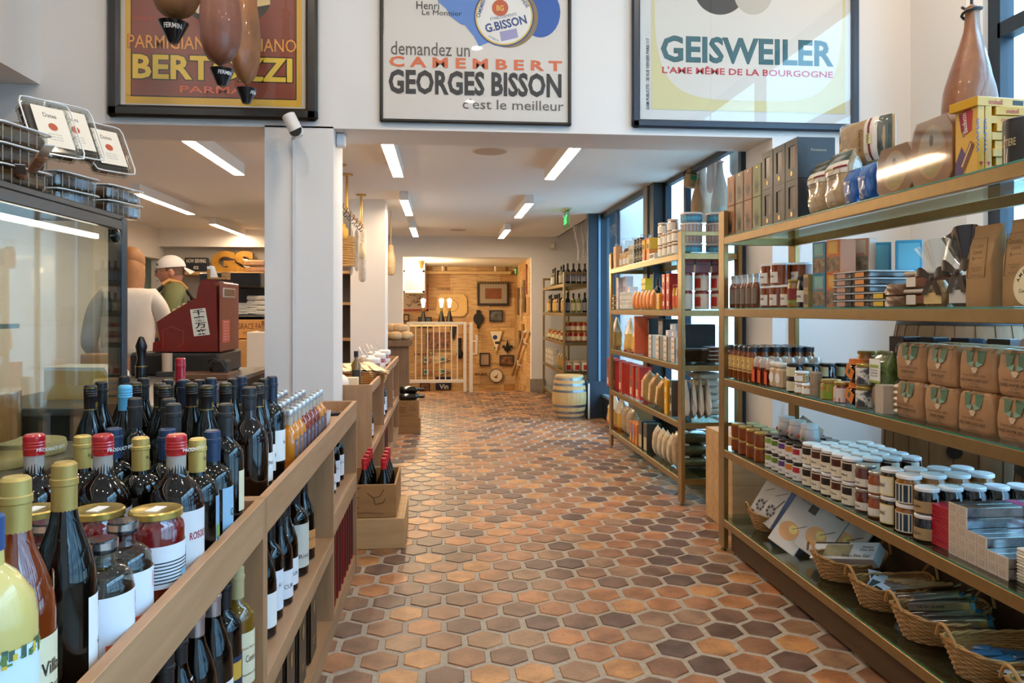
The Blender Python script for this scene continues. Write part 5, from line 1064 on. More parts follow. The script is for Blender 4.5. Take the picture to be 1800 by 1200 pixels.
HB = M('#a06a38', .6, hex2='#7d4f28', nscale=20, stretch=(1, 1, .2))
a = MB(); a.grid(lambda s_, t_: (.088 * math.cos(R(-20 + 220 * s_)) * (1 if t_ < .6 else 1 - .3 * (t_ - .6)) * math.sin(R(20 + 75 * min(t_ * 1.6, 1))), .112 * math.sin(R(-20 + 220 * s_)) * math.sin(R(20 + 75 * min(t_ * 1.6, 1))) + .01, .13 - .34 * t_), 26, 12, HB); a.ball((0, .008, .04), (.086, .106, .095), HB, 18, 10)
part('hair', tmesh(a, Matrix.Translation((0, -.2, 1.58)) @ Matrix.Rotation(R(18), 4, 'X')), wo)
a = MB()
for s_ in (-.05, .05): a.box(s_ - .008, .142, .95, s_ + .008, .15, 1.0, M('#4d6172', .8), .003)
part('belt_loop', a, wo)
# ================================================================ DELI BACKGROUND
def P9(u, v, Y): return at(u, v, Y=Y)
t = root('now_serving_sign', 'navy NOW SERVING sign on the deli back wall', 'sign', (0, 11.2, 0)); q0 = P9(325, 478, 11.2); q1 = P9(367, 453, 11.2)
a = MB(); a.box(q0.x, -.03, q0.z, q1.x, .03, q1.z, M('#1c2432', .4), .015); part('board', a, t)
a = MB(); a.smooth = False; a.text('NOW SERVING', (q0.x + .03, -.032, q1.z - .075), (1, 0, 0), (0, 0, 1), q1.x - q0.x - .06, .055, M('#d9d4c6', .4), .02); a.text('02', (q0.x + .13, -.033, q0.z + .04), (1, 0, 0), (0, 0, 1), .07, .045, M('#e0d6b4', .4), .02); part('lettering', a, t)
GL = M('#b5852e', .4, .2, hex2='#8d641e', nscale=8)
for ch, u0, u1, lab in (('G', 371, 413, 'big golden letter G on the deli wall'), ('S', 412, 446, 'big golden letter S on the deli wall')):
 vs, fs, bb = textmesh(ch, .06); p0 = P9(u0, 480, 11.2); p1 = P9(u1, 441, 11.2); sx = (p1.x - p0.x) / (bb[1] - bb[0]); sz = (p1.z - p0.z) / (bb[3] - bb[2]); a = MB()
 a.smooth = False; a.add([(p0.x + (x - bb[0]) * sx, 11.2, p0.z + (y - bb[2]) * sz) for x, y in vs], fs, GL); a.add([(p0.x + (x - bb[0]) * sx, 11.28, p0.z + (y - bb[2]) * sz) for x, y in vs], [f[::-1] for f in fs], GL)
 bm_ = {}
 for f in fs:
  for i in range(len(f)): e = (f[i], f[(i + 1) % len(f)]); bm_[e] = bm_.get(e, 0) + 1
 for (i, j) in [e for e in bm_ if (e[1], e[0]) not in bm_]:
  A, B = vs[i], vs[j]; a.quad(*[(p0.x + (x - bb[0]) * sx, y_, p0.z + (y - bb[2]) * sz) for (x, y), y_ in ((A, 11.2), (A, 11.28), (B, 11.28), (B, 11.2))], GL)
 solo('gold_letter', a, lab, 'letter')
a = MB(); q0 = P9(318, 484, 11.1); q1 = P9(470, 479, 11.1); a.box(q0.x, 10.9, q0.z, q1.x, 11.41, q1.z, woodm('#a98352', '#bd9763', 'X', 3), .004); solo('wall_shelf', a, 'wooden wall shelf under the golden letters', 'shelf')
a = MB(); q0 = P9(365, 506, 8.6); q1 = P9(470, 482, 8.6); a.box(q0.x, 8.3, q0.z, q1.x, 9.0, q1.z, BLK, .01); q0 = P9(393, 562, 8.6); a.box(q0.x, 8.4, .99, q1.x, 9.0, q0.z + .02, BLK, .01); a.box(q0.x, 8.85, .99, q1.x, 9.0, 1.6, M('#3c3a36', .4)); a.box(q0.x, 8.35, 1.22, q1.x, 8.95, 1.235, M('#6b6b68', .3, .5)); solo('sandwich_station', a, 'black framed open food station behind the register', 'food station')
for i, (u, v, w_, h_, c_, lab) in enumerate(((450, 468.5, .3, .1, '#d7a56c', 'upper plastic box of biscuits on the deli shelf'), (452, 479.3, .3, .09, '#cf9a62', 'lower plastic box of biscuits on the deli shelf'))):
 r0 = root('biscuit_box', lab, 'box', P9(u, v, 11.05), 0, 'biscuit boxes on the deli shelf'); a = MB(); a.box(-w_ / 2, -.1, .004, w_ / 2, .1, h_ - .01, M(c_, .6, hex2='#b9824c', nscale=16), .02); part('biscuits', a, r0); a = MB(); a.box(-w_ / 2 - .01, -.11, 0, w_ / 2 + .01, .11, h_, glassm('#f4f4f2', 1.3, .08), .012); part('plastic_box', a, r0)
for i, (u, v, w_, h_, lab) in enumerate(((415, 542, .3, .12, 'white plastic wrapped stack left in the food station'), (432, 540, .3, .14, 'white plastic wrapped stack in the middle of the food station'), (456, 542, .22, .22, 'tall pale wrapped stack right in the food station'))):
 a = MB()
 for k in range(4): a.box(-w_ / 2, -.12, h_ * k / 4, w_ / 2, .12, h_ * (k + .9) / 4, M('#d9d6cc', .35, coat=.4, hex2='#c2beb2', nscale=14), .012)
 p = P9(u, v, 8.6); solo('wrapped_stack', a, lab, 'package', (p.x, 8.6, 1.236), 0)
t = root('wooden_wine_box', 'pale wooden wine box printed GRACE FAMILY under the food station', 'box', (0, 8.2, 0)); q0 = P9(412, 595, 8.2); q1 = P9(470, 562, 8.2); a = MB(); a.box(q0.x, 0, q0.z, q1.x, .19, q1.z, woodm('#c08a48', '#d09c58', 'X', 2), .004); part('box_body', a, t)
a = MB(); a.smooth = False; a.text('GRACE FAMILY', (q0.x + .03, -.002, q0.z + .1), (1, 0, 0), (0, 0, 1), .36, .06, M('#7d3f1c', .6), .01); a.text('VINEYARDS', (q0.x + .08, -.002, q0.z + .05), (1, 0, 0), (0, 0, 1), .24, .025, M('#7d3f1c', .6), .0); part('lettering', a, t)
a = MB(); q0 = P9(415, 650, 8.2); a.box(q0.x - .3, 8.1, 0, q1.x + .2, 9.0, P9(412, 596, 8.2).z - .005, M('#b98a50', .6, hex2='#c99a5e', nscale=5), .004); solo('deli_cabinet', a, 'wooden deli cabinet below the printed wine box', 'cabinet')
a = MB(); p = P9(457, 600, 7.4); a.box(p.x - .1, 7.3, 0, p.x + .3, 7.7, P9(457, 583, 7.4).z, M('#e2d6c2', .7), .006); solo('white_bin', a, 'white bin block beside the white pillar in the deli', 'bin')
a = MB(); a.lathe([(.07, 0), (.05, .02), (.03, .06), (.045, .1), (0, .12)], M('#8a5a30', .5), 16); solo('figurine', a, 'small brown figurine on the white bin in the deli', 'figurine', (p.x + .03, 7.5, P9(457, 583, 7.4).z + .001))
t = root('electric_panel', 'white metal panel with brass handle on the deli side wall', 'panel', (-3.92, 9.9, 1.0)); a = MB(); a.box(-.08, -.2, -.1, .06, .2, .35, M('#d3d6c9', .5), .01); part('door', a, t); a = MB(); a.box(.06, -.08, .1, .085, -.05, .22, GOLD, .004); part('handle', a, t)
# dark shelves in the gap between the pillars
a = MB()
for z in (.5, .95, 1.35, 1.7): a.box(-1.45, 8.55, z, -.98, 8.85, z + .03, woodm('#a98352', '#bd9763', 'X', 3))
a.box(-1.45, 8.83, .02, -.98, 8.86, 2.0, M('#5c564e', .6)); a.box(-1.45, 8.55, 0, -1.43, 8.86, 2.0, BLK); a.box(-1.0, 8.55, 0, -.98, 8.86, 2.0, BLK); solo('back_shelf', a, 'dark back shelf seen between the two white pillars', 'shelf')
# ================================================================ BRASS SHELVING UNITS
SHG = glassm('#e4f2ec', 1.0, .03); EDGE = M('#1f7a62', .15, coat=.5)
def unit(label, x0, x1, y0, y1, zs, ztop, guard=True):
 t = root('shelving_unit', label, 'shelf', ((x0 + x1) / 2, y0, 0)); ox, oy = (x0 + x1) / 2, y0
 def P(n, boxes, bev=.002):
  a = MB()
  for b_ in boxes: a.box(b_[0] - ox, b_[1] - oy, b_[2], b_[3] - ox, b_[4] - oy, b_[5], b_[6] if len(b_) > 6 else BRASS, bev)
  return part(n, a, t)
 for x in (x0, x1 - .025):
  for y in (y0, y1 - .08):
   q = P('post', [(x, y, .02, x + .025, y + .08, ztop)])
   a = MB(); a.lathe([(.016, 0), (.018, .004), (.018, .008), (.008, .012), (.008, .024)], M('#8c8266', .4, .8), 14, Matrix.Translation((x + .0125 - ox, y + .04 - oy, 0))); part('foot', a, q)
 for z in zs:
  P('shelf_rail', [(x0, y0 + .08, z - .046, x0 + .025, y1 - .08, z - .006)]); P('shelf_rail', [(x1 - .025, y0 + .08, z - .046, x1, y1 - .08, z - .006)])
  for y in (y0 + .02, y1 - .06): P('end_rail', [(x0 + .025, y, z - .046, x1 - .025, y + .03, z - .006)])
  q = P('glass_shelf', [(x0 + .003, y0 + .005, z - .0055, x1 - .003, y1 - .005, z, SHG)], 0)
  a = MB(); a.box(x0 + .002 - ox, .085, z - .0055, x0 + .0035 - ox, y1 - y0 - .085, z - .0005, EDGE); part('glass_edge', a, q)
 if guard:
  for y in (y0 + .03, y1 - .05): P('top_guard', [(x0 + .025, y, ztop - .03, x1 - .025, y + .02, ztop)])
 return t
Z1 = [.182, .556, .937, 1.308, 1.692]; Z2 = [.182, .553, .935, 1.30, 1.68]; Z3 = [.13, .504, .883, 1.26, 1.636]
unit('tall brass and glass shelving unit nearest the camera', 1.50, 1.92, 1.1, 4.01, Z1, 1.83, False)
unit('middle brass and glass shelving unit beside the passage window', 1.57, 1.985, 4.87, 7.05, Z2, 1.82)
unit('far brass and glass shelving unit behind the small barrel', 1.54, 1.95, 9.56, 11.62, Z3, 1.78)
# ---------------------------------------------------------------- product kinds (front faces local -Y)
def jar(kind, r, h, content, lid, label=None, lidh=.16, txt=None, c2=None, coat=.7, lz=(.14, .62), lidr=1.0, span=70, emb=None, neck=.88, labc=0, rough=.1):
 a = MB(); zl = h * (1 - lidh); a.lathe([(r * .88, 0), (r, r * .12), (r, zl * .84), (r * neck, zl * .95), (r * neck, zl + .001)], M(content, rough, coat=coat, hex2=c2, nscale=30 if c2 else 8), 18)
 c = MB(); c.lathe([(r * lidr * .96, zl), (r * lidr * .98, zl + .001), (r * lidr * .98, h - .003), (r * lidr * .9, h), (0, h)], lid, 18); ps = [('jar_body', a), ('lid', c)]
 if label:
  p = MB(); p.arc(r + .0006, zl * lz[0], zl * lz[1], -90 + labc - span, -90 + labc + span, label, 10); ps.append(('paper_label', p))
  if emb: e = MB(); e.arc(r + .0011, zl * emb[1], zl * emb[2], -90 + labc - span * emb[3], -90 + labc + span * emb[4], emb[0], 6); ps.append(('label_patch', e, 2))
  if txt: t_ = MB(); t_.smooth = False; t_.wrap(txt[0], r + .0014, -90 + labc, zl * txt[1], txt[2], txt[3], txt[4] if len(txt) > 4 else INK, .01); ps.append(('lettering', t_, 2))
 defk(kind, ps)
def carton(kind, w, d, h, col, panels=(), bev=.0015, rough=.4, coat=.15, col2=None, txts=(), extra=None):
 """panels: (name, x0, x1, z0, z1 as fractions, material); txts: (string, cx, cz, w, h fractions, material)"""
 a = MB(); a.box(-w / 2, -d / 2, 0, w / 2, d / 2, h, M(col, rough, coat=coat, hex2=col2, nscale=9), bev); ps = [('carton', a)]
 for n, x0, x1, z0, z1, m_ in panels:
  p = MB(); p.box((x0 - .5) * w, -d / 2 - .0006, z0 * h, (x1 - .5) * w, -d / 2 + .001, z1 * h, m_); ps.append((n, p))
 if txts:
  t_ = MB(); t_.smooth = False
  for s, cx_, cz_, tw, th, m_ in txts: t_.text(s, ((cx_ - .5 - tw / 2) * w, -d / 2 - .0008, (cz_ - th / 2) * h), (1, 0, 0), (0, 0, 1), tw * w, th * h, m_, .01)
  ps.append(('lettering', t_))
 if extra: ps += extra
 defk(kind, ps)
def pouchmb(w, d, h, mat, prof, n=28, p=.45, seed=0, wob=.03):
 """prof: (t, width factor, depth factor)"""
 rnd = random.Random(seed); ph = [rnd.uniform(0, 6.28) for _ in range(4)]
 def fn(a, t):
  for (t0, a0, b0), (t1, a1, b1) in zip(prof, prof[1:]):
   if t <= t1 + 1e-9: k = (t - t0) / max(t1 - t0, 1e-6); fw, fd = a0 + (a1 - a0) * k, b0 + (b1 - b0) * k; break
  th = a * 2 * math.pi; cx_, sy_ = math.cos(th), math.sin(th); q = 1 + wob * math.sin(3 * th + ph[0] + 5 * t) + wob * .7 * math.sin(7 * th + ph[1] + 11 * t)
  return (w / 2 * fw * math.copysign(abs(cx_) ** p, cx_) * q, d / 2 * fd * math.copysign(abs(sy_) ** p, sy_) * q, h * t)
 m_ = MB(); m_.grid(fn, n, 18, mat, closed_u=True)
 b0 = len(m_.v); k = m_.m(mat); m_.f.append(list(range(n))[::-1]); m_.mi.append(k); m_.f.append([17 * n + i for i in range(n)]); m_.mi.append(k); return m_
PILLOW = [(0, .96, .25), (.08, 1, .75), (.3, 1, 1), (.7, 1, .95), (.9, .97, .5), (.96, .98, .06), (1, .98, .05)]
BRICK = [(0, .96, .92), (.06, 1, 1), (.5, 1.02, 1.03), (.9, .98, .96), (.97, .93, .86), (1, .86, .74)]
GUSSET = [(0, .98, .96), (.05, 1, 1), (.55, 1, .95), (.8, 1, .55), (.93, 1, .12), (.94, 1.04, .16), (1, 1.04, .15)]
CELLO = glassm('#f4f4f0', 1.8, .1)
def fronttext(t_, s, x, z, w, h, y, m_=INK, b_=0.): t_.text(s, (x - w / 2, y, z - h / 2), (1, 0, 0), (0, 0, 1), w, h, m_, b_)
def row(kind, name, fmt, cat, group, pts, rz=-90, scale=None, rot=None):
 for i, p in enumerate(pts): put(kind, name, fmt % ORD[i] if '%s' in fmt else fmt, cat, p, rz, group, rot, scale)
LIDW = M('#e8e9ec', .35, coat=.2); LIDG = M('#c2a557', .3, .7); LIDB = M('#17181b', .35, coat=.3); LIDS = M('#b9b9b6', .3, .8)
# ================================================================ TOP SHELF OF THE NEAR UNIT
z = Z1[4]
def handbox(kind, col):
 HND = M('#1d120c', .4); a = MB(); a.box(-.048, -.04, 0, .048, .04, .159, M(col, .5), .0015); hm = MB(); hm.smooth = False
 y = -.0408; hm.add([(x, y, zz) for x, zz in ((-.016, .02), (.016, .02), (.022, .055), (-.022, .055))], [(0, 1, 2, 3)], HND)
 for x0, x1, t0, lx in ((-.022, -.012, .095, -.02), (-.011, -.002, .112, -.008), (0, .009, .112, .006), (.011, .020, .095, .022), (.016, .024, .07, .034)): hm.add([(x0, y, .05), (x1, y, .05), (lx, y, t0)], [(0, 1, 2)], HND)
 d_ = MB(); d_.lathe([(0, 0), (.005, 0), (.005, .0005), (0, .0005)], GOLD, 12, Matrix.Translation((0, -.0402, .145)) @ Matrix.Rotation(R(90), 4, 'X')); defk(kind, [('carton', a), ('hand_print', hm), ('gold_dot', d_)])
for i, (kn, col, cn, y) in enumerate((('hb1', '#a5714e', 'brown', 3.92), ('hb2', '#8d7d64', 'beige', 3.80), ('hb3', '#9b6f54', 'tan', 3.69), ('hb4', '#84895a', 'olive green', 3.582))):
 handbox(kn, col)
 for k in (0, 1): put(kn, 'hand_print_box', '%s box with a dark hand print on the top shelf, %s of its pair' % (cn, ('lower', 'upper')[k]), 'box', (1.572, y, z + .16 * k), -90, 'hand print boxes on the top shelf')
def pane(kind, inner):
 a = MB(); K_ = M('#2c2926', .4); w, d, h = .118, .17, .178
 a.box(-w / 2, -d / 2 + .004, 0, w / 2, d / 2, h, K_, .0015)
 for bx in ((-w / 2, 0, w / 2, h * .3), (-w / 2, h * .84, w / 2, h), (-w / 2, h * .3, -w * .24, h * .84), (w * .26, h * .3, w / 2, h * .84)): a.box(bx[0], -d / 2, bx[1], bx[2], -d / 2 + .006, bx[3], K_)
 b_ = MB(); b_.box(-w * .23, -d / 2 + .0035, h * .31, w * .1, -d / 2 + .005, h * .83, M('#050404', .3)); b_.box(w * .1, -d / 2 + .0035, h * .31, w * .25, -d / 2 + .006, h * .83, M(inner, .4, hex2='#5c2e10', nscale=30))
 e = MB(); e.lathe([(0, 0), (.0085, 0), (.0085, .0008), (0, .0008)], M('#d9b45c', .3, .6), 16, Matrix.Translation((0, -d / 2 - .0002, h * .16)) @ Matrix.Rotation(R(90), 4, 'X') @ Matrix.Diagonal((1, 1.35, 1, 1)))
 t_ = MB(); t_.smooth = False; t_.text('Panettone', (w / 2 + .0006, -d / 2 + .06, h * .66), (0, 1, 0), (0, 0, 1), .07, .011, M('#b9a27a', .4), 0)
 defk(kind, [('carton', a), ('window', b_), ('gold_seal', e), ('lettering', t_)])
for i, (kn, c_, y) in enumerate((('pn1', '#a89a2c', 3.462), ('pn2', '#7a4218', 3.336), ('pn3', '#b0581c', 3.212))):
 pane(kn, c_)
 for k in (0, 1): put(kn, 'panettone_box', 'black window carton with gold seal, %s column from the far end, %s' % (ORD[i], ('lower', 'upper')[k]), 'box', (1.618, y, z + .179 * k), -90, 'black window cartons on the top shelf')
LADY = M('#d2b083', .5, coat=.5, hex2='#c09a68', nscale=12, stretch=(.3, 1, 2.5), bump=.6, bscale=18)
def crack():
 w, d, h = .15, .09, .22; a = pouchmb(w, d, h, LADY, PILLOW, p=.6, seed=3); c = pouchmb(w * 1.03, d * 1.06, h * 1.01, CELLO, PILLOW, p=.55, seed=9, wob=.05)
 g = MB(); GRN = M('#2c3a2e', .4, coat=.4, hex2='#4a5a4c', nscale=60)
 def fr(s_, t_, e=.004): x = (s_ - .5) * w; zz = h * t_; dd = .5 * d * (1 if t_ < .72 else max(.08, 1 - (t_ - .72) * 3.6)); return (x, -dd * (1 - abs(2 * s_ - 1) ** 4 * .5) - e, zz)
 g.grid(lambda s_, t_: fr(s_, .80 + .17 * t_, .005), 10, 5, GRN); wl = MB(); wl.grid(lambda s_, t_: fr(s_, .60 + .2 * t_, .005), 10, 4, M('#ddd5c8', .4, coat=.3)); wl.grid(lambda s_, t_: fr(s_, .66 + .035 * t_ + .03 * s_, .0065), 10, 3, M('#7d2028', .4)); wl.grid(lambda s_, t_: fr(.38 + .24 * s_, .635 + .1 * t_, .008), 5, 4, M('#e5d9a8', .4))
 t_ = MB(); t_.smooth = False; fronttext(t_, 'Savoiardi', 0, h * .54, .08, .014, -d / 2 - .007); fronttext(t_, 'Bellino', 0, h * .69, .03, .012, -d / 2 - .009, M('#4a5a2c', .5))
 defk('crack', [('biscuits', a), ('clear_wrap', c), ('green_header', g), ('white_band', wl), ('lettering', t_)])
crack()
put('crack', 'biscuit_bag', 'clear bag of ladyfinger biscuits touching the black cartons', 'biscuits', (1.585, 3.03, z), -90, 'ladyfinger bags'); put('crack', 'biscuit_bag', 'clear bag of ladyfinger biscuits with white band beside the blue packs', 'biscuits', (1.58, 2.865, z), -90, 'ladyfinger bags', None, (1.1, 1, 1.05))
put('crack', 'biscuit_bag', 'bag of ladyfinger biscuits standing behind the blue packs', 'biscuits', (1.72, 2.93, z), -90, 'ladyfinger bags', None, (1.2, 1.2, 1.0))
put('crack', 'biscuit_bag', 'green and white biscuit bag lying across the others, highest on the shelf', 'biscuits', (1.63, 2.97, z + .265), 0, 'ladyfinger bags', (R(90), R(90), R(14)), (1.1, .9, 1.25))
BLUB = M('#1c4e96', .25, coat=.7, hex2='#2f6ab4', nscale=9, bump=.5, bscale=22)
a = pouchmb(.085, .06, .14, BLUB, PILLOW, p=.6, seed=5, wob=.06); l_ = MB(); l_.smooth = False; fronttext(l_, 'Biscotti', 0, .09, .05, .014, -.033, M('#c9d2de', .4)); defk('bluebag', [('pack', a), ('lettering', l_)])
row('bluebag', 'blue_pack', 'crinkled blue foil pack on the top shelf, %s from the far side', 'pack', 'blue foil packs', [(1.56, 2.745, z), (1.555, 2.635, z), (1.64, 2.7, z)])
KRAFT = M('#9b7446', .5, coat=.35, hex2='#8a6238', nscale=7, bump=.15, bscale=14); KRAFT2 = M('#ab7f4a', .45, coat=.4, hex2='#96683a', nscale=7)
def gable(kind, kr):
 w, d, h = .2, .09, .2; a = MB(); poly = [(-.078, 0), (.078, 0), (.1, .03), (.1, .155), (.075, .2), (-.075, .2), (-.1, .155), (-.1, .03)]; a.prism(poly, -d / 2, d / 2, kr, 'Y')
 o_ = MB(); E = [(.068 * math.cos(R(k)) , .1 + .082 * math.sin(R(k))) for k in range(0, 360, 15)]; o_.add([(x, -d / 2 - .0006, zz) for x, zz in E], [list(range(24))], M('#c9a468', .4)); E2 = [(x * .9, .1 + (zz - .1) * .9) for x, zz in E]; o_.add([(x, -d / 2 - .0012, zz) for x, zz in E2], [list(range(24))], M('#c3c0b6', .5))
 o_.box(-.064, -d / 2 - .0022, .082, .064, -d / 2 - .0012, .104, M('#b98d58', .4)); o_.add([(x * .88, -d / 2 - .0018, min(.1 + (zz - .1) * .88, .078)) for x, zz in E], [list(range(24))], M('#8c8a3e', .5, hex2='#c9c062', nscale=40, stretch=(.3, 1, 1)))
 o_.ball((0, -d / 2 - .001, .135), (.011, .002, .018), M('#4f4a34', .5), 8, 6); t_ = MB(); t_.smooth = False; fronttext(t_, 'CABERNET', 0, .093, .08, .01, -d / 2 - .0026, M('#6b4a2c', .5))
 c = MB(); c.prism([(x * 1.01, zz * 1.005) for x, zz in poly], -d / 2 - .004, -d / 2 - .0035, glassm('#fbf6ee', 2.2, .06), 'Y'); defk(kind, [('carton', a), ('oval_print', o_), ('lettering', t_), ('clear_film', c)])
gable('gable1', KRAFT); gable('gable2', KRAFT2)
put('gable1', 'cracker_box', 'smaller brown oval window cracker box beside the blue packs', 'box', (1.585, 2.46, z), -90, 'brown cracker boxes', None, (.98, 1, .83)); put('gable2', 'cracker_box', 'larger golden brown oval window cracker box beside the yellow wafers', 'box', (1.585, 2.255, z), -90, 'brown cracker boxes', None, (1.0, 1.1, 1.04))
YEL = M('#d29a16', .3, coat=.5, hex2='#dcac2c', nscale=6); REDL = M('#b31e26', .35)
def wafer():
 w, d, h = .095, .021, .222; a = MB(); a.box(-w / 2, -d / 2, 0, w / 2, d / 2, h, YEL, .001); y = -d / 2 - .0006
 b_ = MB(); b_.smooth = False; b_.add([(x, y, zz) for x, zz in ((-.03, .185), (.012, .2), (.028, .185), (.024, .13), (.0, .122), (-.022, .135))], [(0, 1, 2, 3, 4, 5)], REDL); b_.add([(x, y, zz) for x, zz in ((-.048, .04), (-.02, .09), (.0, .06), (-.012, 0.002), (-.048, .002))], [(0, 1, 2, 3, 4)], M('#4a2c5e', .4)); b_.add([(x, y - .0004, zz) for x, zz in ((-.026, .03), (.018, .1), (.036, .085), (-.006, .016))], [(0, 1, 2, 3)], M('#6b3a1c', .4)); b_.add([(x, y - .0008, zz) for x, zz in ((-.02, .032), (.02, .095), (.024, .091), (-.015, .028))], [(0, 1, 2, 3)], M('#d9b98a', .4))
 t_ = MB(); t_.smooth = False; t_.text('Bauducco', (.008, y - .001, .128), (-.12, 0, 1), (-1, 0, -.12), .06, .02, LABW, .01); t_.text('TRIPLE CHOCOLATE', (-.033, y - .001, .19), (.25, 0, -1), (1, 0, .25), .075, .01, M('#3c2a5a', .4), .01)
 t_.text('WAFER', (w / 2 + .0006, -.006, .06), (0, 0, 1), (0, -1, 0), .1, .009, M('#3c5a9a', .4), 0); t_.text('▼', (w / 2 + .0006, -.006, .02), (0, 1, 0), (0, 0, 1), .012, .014, REDL, .02)
 defk('wafer', [('carton', a), ('print', b_), ('lettering', t_)])
wafer()
put('wafer', 'wafer_box', 'upright yellow wafer carton showing its red oval front', 'box', (1.545, 2.095, z), -90, 'yellow wafer cartons'); put('wafer', 'wafer_box', 'upright yellow wafer carton right behind the one showing its front', 'box', (1.568, 2.095, z), -90, 'yellow wafer cartons')
a = MB(); a.box(-.048, -.111, 0, .048, .111, .0235, YEL, .001); b_ = MB(); b_.smooth = False; b_.text('▼', (-.049, -.06, .005), (0, 1, 0), (0, 0, 1), .012, .012, REDL, .02); b_.box(-.0486, -.02, .006, -.048, .01, .018, M('#2b2420', .5)); b_.text('Bauducco', (-.0487, .04, .005), (0, 1, 0), (0, 0, 1), .04, .013, REDL, .01); b_.box(-.0486, -.109, .003, -.048, -.085, .02, YEL); defk('wafer_flat', [('carton', a), ('edge_print', b_)])
for k in range(8): put('wafer_flat', 'wafer_box', 'yellow wafer carton lying in the stack, %s from the bottom' % ORD[k], 'box', (1.69 + (.012 if k % 2 else 0), 2.10 - .004 * (k % 3), z + .0243 * k), 90, 'yellow wafer cartons')
put('wafer_flat', 'wafer_box', 'yellow wafer carton lying on top of all, jutting toward the aisle', 'box', (1.655, 2.11, z + .0243 * 8), 90, 'yellow wafer cartons', (0, 0, R(97)), (1.1, 1.2, 1.15))
jar('black_tin', .062, .125, '#1c1713', M('#2a2420', .35, coat=.4), M('#241e19', .35, coat=.4), .06, ('PANETTIERE', .5, .07, .02, M('#c7b488', .4)), lz=(.02, .96), neck=.99, lidr=1.02, rough=.35)
put('black_tin', 'black_tin', 'round black tin with silver lettering at the near end of the top shelf', 'tin', (1.585, 1.915, z), -100)
# ================================================================ SECOND SHELF
z = Z1[3]
def syrup():
 r, h = .026, .172; a = MB(); a.lathe([(r * .9, 0), (r, .005), (r, h * .6), (r * .9, h * .68), (r * .62, h * .74)], M('#6e3a1c', .1, coat=.7), 16); n_ = MB(); n_.lathe([(r * .62, h * .74), (r * .6, h * .9)], M('#c7cbcb', .08, coat=.7), 14); c = MB(); c.lathe([(r * .68, h * .89), (r * .68, h * .99), (0, h)], LIDS, 14); p = MB(); p.arc(r + .0006, h * .12, h * .58, -150, -30, M('#7d6f63', .5), 10); defk('syrup', [('bottle_body', a), ('neck', n_), ('cap', c), ('paper_label', p)])
syrup(); row('syrup', 'syrup_bottle', 'small silver capped syrup bottle in the aisle side row, %s from the far post', 'bottle', 'syrup bottles', [(1.557, 3.925 - .072 * i, z) for i in range(5)]); row('syrup', 'syrup_bottle', 'small silver capped syrup bottle in the rear row, %s from the far post', 'bottle', 'syrup bottles', [(1.62, 3.925 - .072 * i, z) for i in range(5)])
jar('tubj', .046, .104, '#7d3c18', LIDW, M('#dcd6cb', .5), .1, ('miele', .46, .04, .012), coat=.5, neck=1.0, lidr=1.08, lz=(.12, .66), span=48)
row('tubj', 'honey_tub', 'white lidded brown tub, lower row, %s from the syrup bottles', 'tub', 'brown white lidded tubs', [(1.575, 3.52, z), (1.575, 3.42, z), (1.585, 3.325, z)]); row('tubj', 'honey_tub', 'white lidded brown tub, upper row, %s from the syrup bottles', 'tub', 'brown white lidded tubs', [(1.575, 3.52, z + .105), (1.58, 3.42, z + .105), (1.66, 3.38, z + .105)])
row('tubj', 'honey_tub', 'brown tub with white lid supporting the rear upper tub', 'tub', 'brown white lidded tubs', [(1.68, 3.42, z)])
jar('mustard', .037, .125, '#8a6a14', LIDG, M('#7d2420', .5), .1, lz=(.3, .75), span=80, emb=(M('#7a8a3a', .5), .18, .3, 1, 1)); put('mustard', 'mustard_jar', 'yellow mustard jar with red label between brown tubs and dark jar', 'jar', (1.565, 3.235, z), -90)
jar('darkj', .036, .135, '#15100e', LIDB, M('#cfc9bd', .5), .12, ('amarena', .4, .04, .01), lz=(.2, .62)); put('darkj', 'cherry_jar', 'dark jar with cream label left of the small gold cans', 'jar', (1.565, 3.145, z), -90)
carton('goldcan', .042, .05, .07, '#b39a5c', [('print', .1, .9, .2, .8, M('#6b4a3a', .5))], col2='#8d7440'); row('goldcan', 'gold_can', 'small gold patterned carton left of the blue nougat, %s of two', 'carton', 'small gold cartons', [(1.56, 3.085, z), (1.56, 3.085, z + .071)])
NUTS = M('#a58b6c', .5, hex2='#5c4632', nscale=40, namt=.3)
def nougat(kind, col, top_): carton(kind, .082, .075, .135, col, [('nut_picture', .05, .95, .06, .5, NUTS), ('glow_print', .15, .85, .55, .95, M(top_, .5, hex2=col, nscale=12))], txts=[('Torrone', .5, .58, .6, .08, M('#b04a3a', .5))])
nougat('ng_b', '#2f7d96', '#8fb8a8'); nougat('ng_o', '#c2661c', '#d9b45a'); nougat('ng_p', '#c98a66', '#e2c9b0')
for k in (0, 1): put('ng_b', 'nougat_box', 'blue nougat carton with nut picture, %s of its pair' % ('lower', 'upper')[k], 'box', (1.585, 3.005, z + .1355 * k), -80, 'nougat cartons'); put('ng_o', 'nougat_box', 'orange nougat carton with nut picture, %s of its pair' % ('lower', 'upper')[k], 'box', (1.59, 2.9, z + .1355 * k), -80, 'nougat cartons')
put('ng_p', 'nougat_box', 'lower pale pink nougat carton behind the flat trays', 'box', (1.69, 2.93, z), -50, 'nougat cartons', None, (1.15, 1, 1)); put('ng_p', 'nougat_box', 'pale pink nougat carton rising behind the flat trays', 'box', (1.69, 2.93, z + .1355), -50, 'nougat cartons', None, (1.15, 1, 1.05))
carton('ng_l', .085, .075, .136, '#4fa3c6', [('print', .1, .9, .1, .9, M('#7cc3dc', .4))]);
